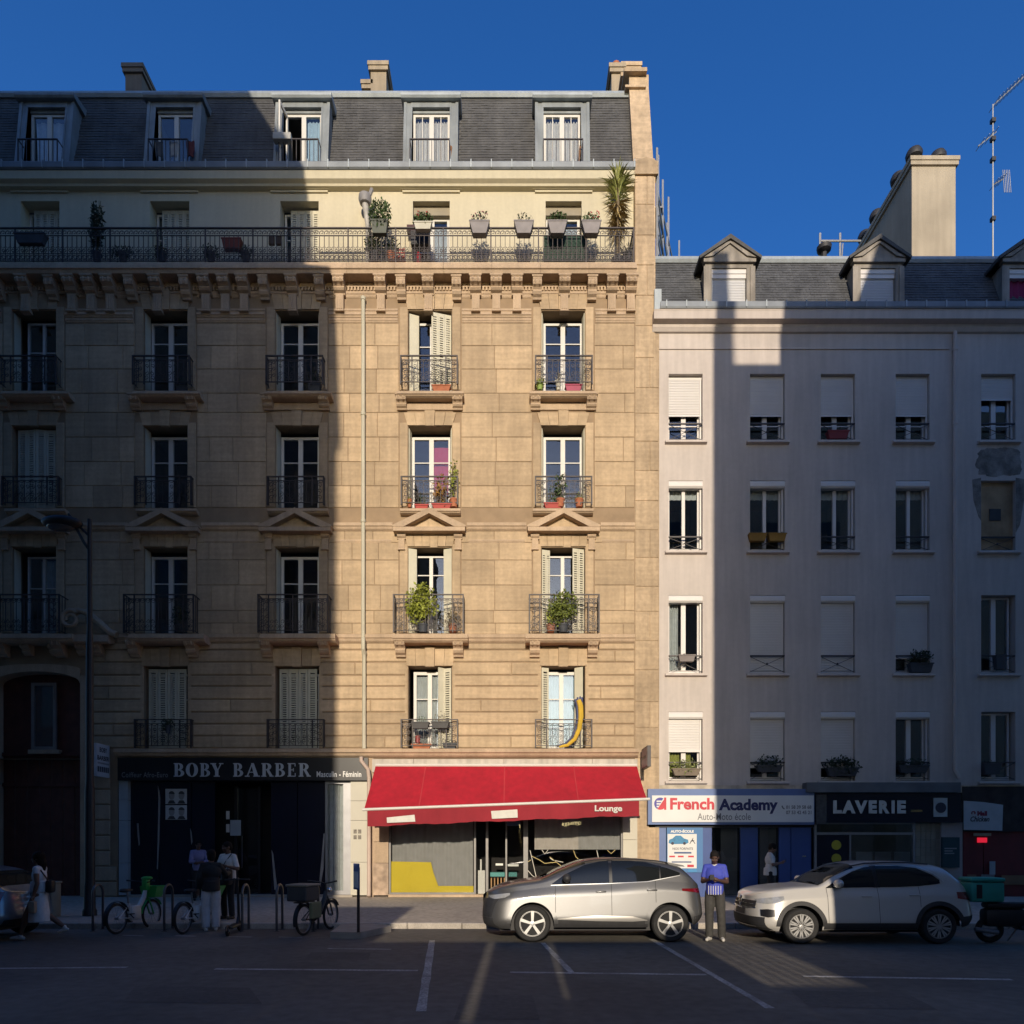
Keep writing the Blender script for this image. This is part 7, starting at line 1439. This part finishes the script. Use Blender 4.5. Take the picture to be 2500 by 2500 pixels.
# delivery motor scooter
G = ground(2412, 2305); t = thing('motor_scooter', (G.x, G.y+0.2, 0), 'black delivery motor scooter with a teal top box', 'scooter', rz=R(-8), local=True)
cyc_wheel(t, 0.15, 0.20, 0.055, spokes=6); cyc_wheel(t, 1.38, 0.20, 0.055, spokes=6)
q = MB(); q.cbox(0.02, 0.75, -0.16, 0.16, 0.32, 0.66, 0.08); q.cbox(0.62, 1.1, -0.17, 0.17, 0.26, 0.36, 0.04); q.obj('body', BLK, t, smooth=True)
q = MB(); q.prism([(1.04, 0.3), (1.14, 0.3), (1.3, 0.55), (1.22, 1.0), (1.12, 1.02), (1.12, 0.6)], 'y', -0.19, 0.19); q.obj('leg_shield', mat('scooter_navy', (0.02, 0.025, 0.035), 0.3, coat=0.6), t)
q = MB(); q.prism([(1.2, 0.62), (1.32, 0.52), (1.34, 0.62), (1.24, 0.82)], 'y', -0.1, 0.1); q.obj('headlamp', CHROME, t); q = MB(); q.tube([(1.38, 0.08, 0.25), (1.26, 0.08, 0.62)], 0.025, 6); q.tube([(1.38, -0.08, 0.25), (1.26, -0.08, 0.62)], 0.025, 6); q.obj('fork', GREYMETAL, t)
q = MB(); q.cbox(0.05, 0.85, -0.14, 0.14, 0.662, 0.78, 0.05); q.obj('seat', BLK, t, smooth=True); q = MB(); q.tube([(1.1, -0.34, 1.08), (1.15, 0, 1.02), (1.1, 0.34, 1.08)], 0.018, 6); q.obj('handlebar', BLK, t)
for sd in (-1, 1): q = MB(); q.tube([(1.13, sd*0.2, 1.05), (1.12, sd*0.26, 1.22)], 0.008, 5); q.ball((1.12, sd*0.28, 1.26), (0.02, 0.07, 0.05)); q.obj('mirror', BLK, t)
q = MB(); q.prism([(1.18, 1.0), (1.22, 1.0), (1.10, 1.38), (1.07, 1.38)], 'y', -0.2, 0.2); q.obj('fly_screen', CARGLASS, t)
TEALB = mat('teal_box', (0.02, 0.30, 0.24), 0.55, 0.12, 3); q = MB(); q.cbox(-0.28, 0.30, -0.26, 0.26, 0.79, 1.17, 0.05); q.obj('top_box', TEALB, t, smooth=True); q = MB(); q.cbox(-0.29, 0.31, -0.27, 0.27, 1.172, 1.25, 0.035); q.obj('box_lid', TEALB, t, smooth=True); q = MB(); q.box(-0.2, -0.1, -0.262, -0.259, 0.86, 1.12); q.obj('strap', BLK, t)
q = MB(); q.tube([(0.2, -0.2, 0.22), (-0.2, -0.2, 0.28)], 0.045, 8); q.obj('exhaust', GREYMETAL, t); q = MB(); q.tube([(0.7, 0.12, 0.28), (0.6, 0.25, 0.02)], 0.014, 5); q.obj('stand', GREYMETAL, t)

# ================================================================== people
def remesh(mb, name, m, parent, voxel, smooth_it=4):
    me = bpy.data.meshes.new('tmp'); me.from_pydata(mb.v, [], mb.f); b = bmesh.new(); b.from_mesh(me); bmesh.ops.remove_doubles(b, verts=b.verts[:], dist=1e-5); bmesh.ops.recalc_face_normals(b, faces=b.faces[:]); b.to_mesh(me); b.free()
    o = bpy.data.objects.new('tmp', me); C.objects.link(o)
    r = o.modifiers.new('r', 'REMESH'); r.mode = 'VOXEL'; r.voxel_size = voxel
    sm = o.modifiers.new('s', 'SMOOTH'); sm.factor = 0.5; sm.iterations = smooth_it
    dg = bpy.context.evaluated_depsgraph_get(); me2 = bpy.data.meshes.new_from_object(o.evaluated_get(dg)); bpy.data.objects.remove(o); bpy.data.meshes.remove(me)
    q = MB(); q.v = [tuple(v.co) for v in me2.vertices]; q.f = [tuple(p.vertices) for p in me2.polygons]; bpy.data.meshes.remove(me2)
    return q.obj(name, m, parent, smooth='all', recalc=False)
def limb(q, pts, rs, n=10):
    if len(pts) > 1: q.tube(pts, rs, n)
    for p, r in zip(pts, rs): q.ball(p, r, n, 6)
V = Vector
def person(loc, rz, label, skin, top, bottom, shoes, hair, J=None, H=1.75, look=(0, 0), extra=None):
    t = thing('person', loc, label, 'person', rz=R(rz), local=True); k = H/1.75
    j = dict(pel=(0, 0, 0.95), waist=(0, 0, 1.08), chest=(0, 0.0, 1.28), neck=(0, 0.01, 1.47), head=(0, -0.03, 1.62), sL=(0.165, 0.01, 1.415), sR=(-0.165, 0.01, 1.415), eL=(0.235, 0.03, 1.14), eR=(-0.235, 0.03, 1.14),
             wL=(0.25, -0.05, 0.90), wR=(-0.25, -0.05, 0.90), hL=(0.09, 0, 0.92), hR=(-0.09, 0, 0.92), kL=(0.10, -0.02, 0.50), kR=(-0.10, -0.02, 0.50), aL=(0.10, 0.02, 0.09), aR=(-0.10, 0.02, 0.09), tL=(0.12, -0.13, 0.03), tR=(-0.12, -0.13, 0.03), fL=None, fR=None)
    j.update(J or {}); P = {a: (V(b)*k if b else None) for a, b in j.items()}
    q = MB(); hd = P['head']; yaw, pit = R(look[0]), R(look[1]); M = Matrix.Rotation(yaw, 3, 'Z') @ Matrix.Rotation(pit, 3, 'X')
    def hp(x, y, z): return hd + M @ (V((x, y, z))*k)
    # head: skull, jaw, nose, ears, brow, lips
    q.ball(hp(0, 0.015, 0.03), (0.077*k, 0.098*k, 0.095*k), 16, 12, M); q.ball(hp(0, -0.025, -0.045), (0.055*k, 0.065*k, 0.065*k), 14, 10, M); q.ball(hp(0, -0.06, -0.088), (0.026*k, 0.024*k, 0.022*k), 8, 6)
    limb(q, [hp(0, -0.085, 0.02), hp(0, -0.108, -0.022)], [0.011*k, 0.016*k], 8); q.ball(hp(0, -0.086, -0.058), (0.024*k, 0.012*k, 0.010*k), 8, 6); q.ball(hp(0, -0.078, 0.045), (0.055*k, 0.018*k, 0.012*k), 10, 6)
    for s in (-1, 1): q.ball(hp(s*0.078, 0.012, 0.0), (0.012*k, 0.022*k, 0.032*k), 8, 6, M); q.ball(hp(s*0.038, -0.068, -0.02), 0.024*k, 8, 6)
    limb(q, [P['neck']-V((0, 0, 0.06)), hp(0, 0.02, -0.05)], [0.062*k, 0.055*k])
    q.ball(P['chest'], (0.165*k, 0.105*k, 0.17*k), 14, 10); q.ball(P['waist'], (0.135*k, 0.095*k, 0.14*k), 14, 10); q.ball(P['pel'], (0.15*k, 0.105*k, 0.12*k), 14, 10)
    limb(q, [P['sL'], P['neck']-V((0, 0, 0.05)), P['sR']], [0.058*k, 0.07*k, 0.058*k])
    for s in 'LR':
        limb(q, [P['s'+s], (P['s'+s]+P['e'+s])/2, P['e'+s]], [0.056*k, 0.050*k, 0.041*k]); limb(q, [P['e'+s], (P['e'+s]*0.65+P['w'+s]*0.35), P['w'+s]], [0.041*k, 0.043*k, 0.027*k])
        limb(q, [P['h'+s], (P['h'+s]+P['k'+s])/2, P['k'+s]], [0.088*k, 0.076*k, 0.056*k]); limb(q, [P['k'+s], P['k'+s]*0.65+P['a'+s]*0.35, P['a'+s]], [0.056*k, 0.057*k, 0.038*k])
        # hand: palm, four unequal bent fingers, thumb
        w = P['w'+s]; d = (P['f'+s]-w).normalized() if P['f'+s] else (w-P['e'+s]).normalized(); side = d.cross(V((0, 1, 0))); side = side.normalized() if side.length > 0.2 else V((1, 0, 0)); nrm = side.cross(d).normalized(); in_ = -1 if s == 'L' else 1
        q.ball(w+d*0.045*k, 0.036*k, 10, 8); limb(q, [w, w+d*0.075*k], [0.026*k, 0.030*k])
        for i, ln in enumerate((0.062, 0.072, 0.068, 0.052)):
            o = side*(0.028-0.0187*i)*k; b0 = w+d*0.08*k+o; b1 = b0+d*ln*0.5*k+nrm*0.008*k; b2 = b1+(d*0.7+nrm*0.7).normalized()*ln*0.5*k; limb(q, [b0, b1, b2], [0.0095*k, 0.009*k, 0.008*k], 6)
        tb = w+d*0.03*k+side*0.03*k; limb(q, [tb, tb+(d*0.7+side*0.7).normalized()*0.035*k, tb+(d*0.95+side*0.2+nrm*0.3).normalized()*0.065*k], [0.012*k, 0.011*k, 0.009*k], 6)
    remesh(q, 'body', skin, t, 0.0085, 3)
    for s in (-1, 1): q = MB(); q.ball(hp(s*0.03, -0.079, 0.014), 0.011*k, 8, 6); q.obj('eye', mat('eye', (0.03, 0.025, 0.02), 0.2), t, smooth='all')
    # upper garment
    q = MB(); b = top.get('bulk', 1.0); hem = top.get('hem', 0.90)
    q.ball(P['chest'], (0.18*k*b, 0.125*k*b, 0.185*k), 16, 12); q.ball(P['waist'], (0.155*k*b, 0.115*k*b, 0.16*k), 16, 12); limb(q, [P['sL']+V((0, 0, 0.006)), P['neck']-V((0, 0, 0.058*k)), P['sR']+V((0, 0, 0.006))], [0.062*k, 0.088*k, 0.062*k])
    q.lathe([(0.158*k*b, 0), (0.160*k*b, 0.06), (0.15*k*b, 0.22*k)], 16, (P['pel'].x, P['pel'].y, hem*k)); sl = top.get('sleeve', 0.6)
    for s in 'LR':
        pts = [P['s'+s]]; rs = [0.060*k]
        if sl <= 1: pts.append(P['s'+s].lerp(P['e'+s], sl)); rs.append(0.058*k)
        else: pts += [P['e'+s], P['e'+s].lerp(P['w'+s], sl-1)]; rs += [0.056*k*b, 0.045*k*b]
        limb(q, pts[:-1], rs[:-1]); q.tube(pts[-2:], rs[-2:], 12)
    g = remesh(q, top.get('name', 'shirt'), top['mat'], t, 0.011, 5)
    # lower garment
    q = MB()
    if bottom.get('kind') == 'dress':
        pts = [(0.155, 1.02), (0.17, 0.92), (0.20, 0.75), (0.235, 0.55), (0.25, 0.36)]; rows = []
        for r_, z in pts: rows.append((r_*k, z*k))
        q.lathe(list(reversed(rows)), 24, (P['pel'].x+0.0, P['pel'].y, 0)); sx = bottom.get('sx', 1.0); q.v = [(v[0]*sx+bottom.get('lean', 0)*(1-v[2]/k), v[1]*0.75, v[2]) for v in q.v]; q.ball(P['pel'], (0.16*k, 0.115*k, 0.13*k), 14, 10)
        remesh(q, 'skirt', bottom['mat'], t, 0.012, 4)
    else:
        w = bottom.get('wide', 1.0); q.ball(P['pel'], (0.158*k, 0.115*k, 0.12*k), 14, 10); q.lathe([(0.15*k, 0.88*k), (0.15*k, 1.0*k)], 16, (P['pel'].x, P['pel'].y, 0))
        for s in 'LR':
            an = P['a'+s]+V((0, 0, -0.02)); limb(q, [P['h'+s], (P['h'+s]+P['k'+s])/2, P['k'+s]], [0.098*k, 0.088*k*w, 0.072*k*w]); q.tube([P['k'+s], P['k'+s].lerp(an, 0.5), an], [0.072*k*w, 0.070*k*w, 0.066*k*w], 12)
        remesh(q, 'trousers', bottom['mat'], t, 0.011, 5)
    for s in 'LR':
        a, to = P['a'+s], P['t'+s]; d = (to-a); d.z = 0; d = d.normalized(); up = (a.z-0.09*k); q = MB(); sole = min(a.z-0.085*k, to.z-0.03*k) if to.z > 0.04*k or a.z > 0.1*k else 0
        heel = a-d*0.05*k; heel.z = a.z-0.055*k; toe = to.copy(); toe.z = to.z+0.005*k
        limb(q, [heel, (heel+toe)/2+V((0, 0, 0.012)), toe], [0.040*k, 0.043*k, 0.034*k]); limb(q, [a-V((0, 0, 0.0)), heel+d*0.04], [0.042*k, 0.042*k])
        zmin = min(heel.z, toe.z)-0.034*k; q.v = [(v[0], v[1], max(v[2], zmin)) for v in q.v]; remesh(q, 'shoe', shoes, t, 0.009, 2)
    q = MB(); st = hair.get('style', 'short'); g = hair.get('vol', 1.0)*1.07
    q.ball(hp(0, 0.022, 0.048), (0.082*k*g, 0.100*k*g, 0.088*k*g), 16, 12, M); q.ball(hp(0, 0.055, 0.005), (0.076*k*g, 0.066*k*g, 0.075*k*g), 14, 10, M)
    if st == 'long': limb(q, [hp(0, 0.06, 0.0), hp(0, 0.085, -0.10), hp(0, 0.09, -0.20)], [0.08*k, 0.085*k, 0.06*k]); q.ball(hp(0.05, 0.03, -0.03), 0.045*k); q.ball(hp(-0.05, 0.03, -0.03), 0.045*k)
    if st == 'bob': q.ball(hp(0.055, 0.03, -0.03), (0.035, 0.06, 0.07)); q.ball(hp(-0.055, 0.03, -0.03), (0.035, 0.06, 0.07)); q.ball(hp(0, 0.07, -0.04), (0.075, 0.05, 0.08))
    fr = hp(0, -0.06, 0.02); remesh(q, 'hair', hair['mat'], t, 0.010, 2)
    if extra: extra(t, P, k, hp)
    return t
SK_D = mat('skin_dark', (0.085, 0.042, 0.027), 0.5, 0.08, 20); SK_M = mat('skin_brown', (0.16, 0.085, 0.055), 0.5, 0.08, 20); SK_L = mat('skin_light', (0.34, 0.20, 0.14), 0.5, 0.06, 20)
HAIRB = mat('hair_black', (0.012, 0.010, 0.009), 0.8, 0.3, 60, spec=0.15); HAIRD = mat('hair_brown', (0.022, 0.013, 0.009), 0.8, 0.3, 60, spec=0.15)
JERSEY = mat('blue_jersey', (0.05, 0.07, 0.42), 0.75, 0.08, 12); JEAN = mat('black_jeans', (0.045, 0.043, 0.040), 0.85, 0.2, 14); WTEE = mat('white_tee', (0.55, 0.54, 0.52), 0.85, 0.06, 12); BJACK = mat('black_jacket', (0.012, 0.012, 0.013), 0.8, 0.2, 12); WTROU = mat('white_trousers', (0.48, 0.49, 0.52), 0.85, 0.08, 12); LAV = mat('lavender_shirt', (0.20, 0.19, 0.34), 0.85, 0.08, 12); DRESS = mat('pale_dress', (0.64, 0.65, 0.66), 0.85, 0.08, 14); SHOEW = mat('white_shoes', (0.60, 0.57, 0.52), 0.6, 0.05, 12); SHOEB = mat('black_shoes', (0.015, 0.015, 0.015), 0.6); BTROU = mat('black_trousers', (0.012, 0.012, 0.014), 0.85, 0.2, 12)
# man in the football shirt, looking at his phone
def man_extra(t, P, k, hp):
    w = (P['fL']+P['fR'])/2; q = MB(); q.cbox(w.x-0.04, w.x+0.04, w.y-0.05, w.y-0.035, w.z-0.03, w.z+0.07, 0.005); q.obj('phone', BLK, t)
    for i in range(6):
        x = -0.10+i*0.045; q = MB(); rows = []
        for jj in range(9):
            z = 0.905+jj*0.022; c = P['waist']; yy = -0.5
            r = math.sqrt(max(0, 1-(x/0.172)**2)); rows.append([(x-0.006, -0.170*r*0.98 - 0.004, z), (x+0.006, -0.170*r*0.98 - 0.004, z)])
        q.grid(rows); q.obj('shirt_stripe', mat('white_stripe', (0.6, 0.6, 0.62), 0.8), t, recalc=False)
    q = MB(); q.lathe([(0.075, 1.455), (0.066, 1.495), (0.060, 1.495), (0.068, 1.455)], 16, (0, 0.005, 0)); q.obj('collar', mat('white_stripe', (0.6, 0.6, 0.62)), t, smooth=True)
g = ground(1745, 2297)
person((g.x, g.y, 0), -22, 'man in a blue striped football shirt looking at a phone between the two cars', SK_D, dict(mat=JERSEY, sleeve=0.72, bulk=1.06), dict(mat=JEAN, wide=1.12), SHOEW, dict(mat=HAIRB, vol=0.97),
       dict(eL=(0.225, -0.02, 1.14), eR=(-0.225, -0.02, 1.14), wL=(0.10, -0.28, 1.18), wR=(-0.08, -0.29, 1.19), fL=(0.0, -0.36, 1.22), fR=(-0.02, -0.36, 1.22), head=(0, -0.06, 1.60), kL=(0.12, -0.03, 0.5), aL=(0.13, 0.03, 0.09), tL=(0.17, -0.11, 0.03), aR=(-0.10, 0.0, 0.09), tR=(-0.13, -0.15, 0.03)), 1.77, look=(10, 24), extra=man_extra)
# person on the pavement in a white tee, turned towards the laundry
g = wx(1880, -2.2); 
def ph2(t, P, k, hp): w = (P['fL']+P['fR'])/2; q = MB(); q.cbox(w.x-0.035, w.x+0.035, w.y-0.04, w.y-0.028, w.z-0.02, w.z+0.07, 0.004); q.obj('phone', BLK, t)
person((g, -2.2, pav_z(-2.2)), 75, 'person in a loose white tee using a phone behind the beige car', SK_M, dict(mat=WTEE, sleeve=0.85, bulk=1.12, hem=0.84), dict(mat=BTROU), SHOEW, dict(mat=HAIRB, vol=1.08),
       dict(eL=(0.24, -0.06, 1.14), eR=(-0.24, -0.06, 1.14), wL=(0.08, -0.30, 1.20), wR=(-0.06, -0.30, 1.20), fL=(0.02, -0.38, 1.23), fR=(0.0, -0.38, 1.23), head=(0, -0.07, 1.60)), 1.70, look=(0, 25), extra=ph2)
# pair talking by the bicycles
def bag(t, P, k, hp):
    q = MB(); q.tube([P['sL']+V((-0.02, -0.06, 0.07)), P['chest']+V((0.05, -0.135, 0.02)), P['pel']+V((-0.10, -0.16, 0.12))], 0.013, 5); q.obj('bag_strap', BLK, t); q = MB(); q.cbox(P['pel'].x-0.24, P['pel'].x-0.04, P['pel'].y-0.22, P['pel'].y-0.14, P['pel'].z-0.02, P['pel'].z+0.14, 0.03); q.obj('shoulder_bag', BLK, t, smooth=True)
def rucksack(t, P, k, hp): q = MB(); w = P['wL']; q.cbox(w.x-0.10, w.x+0.12, w.y-0.12, w.y+0.05, w.z-0.42, w.z-0.05, 0.05); q.tube([(w.x, w.y, w.z), (w.x+0.02, w.y-0.02, w.z-0.1)], 0.012, 5); q.obj('rucksack', mat('dark_rucksack', (0.02, 0.014, 0.012), 0.8), t, smooth=True); bag(t, P, k, hp)
X, Y = wx(556, -5.0), -5.0
person((X, Y, pav_z(Y)), -18, 'man in a white tee with a crossbody bag facing his companion', SK_D, dict(mat=WTEE, sleeve=0.9, bulk=1.15), dict(mat=BTROU), SHOEB, dict(mat=HAIRB, vol=0.98),
       dict(eL=(0.30, -0.04, 1.14), eR=(-0.25, -0.05, 1.14), wL=(0.22, -0.26, 1.20), wR=(-0.20, -0.26, 1.02), fL=(0.16, -0.34, 1.22), fR=(-0.16, -0.34, 1.0)), 1.80, look=(-25, 5), extra=rucksack)
g = ground(515, 2272)
person((g.x, g.y, 0), 205, 'person in a black jacket and white trousers seen from behind, arm out', SK_M, dict(mat=BJACK, sleeve=1.92, bulk=1.18, hem=0.86, name='jacket'), dict(mat=WTROU, wide=1.3), SHOEW, dict(mat=HAIRB, style='bob', vol=1.1),
       dict(eR=(-0.30, -0.14, 1.22), wR=(-0.38, -0.38, 1.24), fR=(-0.40, -0.48, 1.24)), 1.76, look=(15, 0))
# person leaning at the shop front
X, Y = wx(484, -1.0), -1.0
person((X, Y, pav_z(Y)), 35, 'person in a lavender shirt standing in the shade against the barber front', SK_D, dict(mat=LAV, sleeve=1.5, bulk=1.05, hem=0.88), dict(mat=BTROU), SHOEB, dict(mat=HAIRB),
       dict(eL=(0.22, -0.10, 1.14), eR=(-0.22, -0.10, 1.14), wL=(-0.02, -0.20, 1.12), wR=(0.02, -0.22, 1.10), fL=(-0.12, -0.20, 1.10), fR=(0.12, -0.22, 1.08)), 1.74)
# woman walking
def wbag(t, P, k, hp):
    q = MB(); q.cbox(-0.10, 0.10, 0.13, 0.27, 0.92, 1.18, 0.05); q.obj('black_bag', BLK, t, smooth=True); q = MB(); q.tube([P['sL']+V((-0.03, 0.02, 0.06)), V((0.05, 0.16, 1.2))], 0.014, 5); q.obj('bag_strap', BLK, t)
    q = MB(); w = P['wL']; q.cbox(w.x-0.03, w.x+0.10, w.y-0.06, w.y+0.06, w.z-0.34, w.z-0.10, 0.03); q.obj('tote_bag', mat('beige_tote', (0.34, 0.27, 0.20), 0.85), t, smooth=True)
g = ground(96, 2294)
person((g.x, g.y, 0), -80, 'woman in a pale midi dress and white trainers walking past the parked hatchback', SK_M, dict(mat=DRESS, sleeve=0.35, hem=0.95, name='bodice'), dict(mat=DRESS, kind='dress', sx=0.9), SHOEW, dict(mat=HAIRD, style='long', vol=1.12),
       dict(hL=(0.08, 0, 0.90), kL=(0.09, -0.20, 0.50), aL=(0.09, -0.30, 0.10), tL=(0.09, -0.46, 0.04), kR=(-0.09, 0.10, 0.50), aR=(-0.09, 0.42, 0.24), tR=(-0.09, 0.32, 0.12), eL=(0.22, 0.06, 1.14), wL=(0.23, 0.0, 0.90), eR=(-0.22, -0.05, 1.14), wR=(-0.23, -0.16, 0.92)), 1.72, extra=wbag)
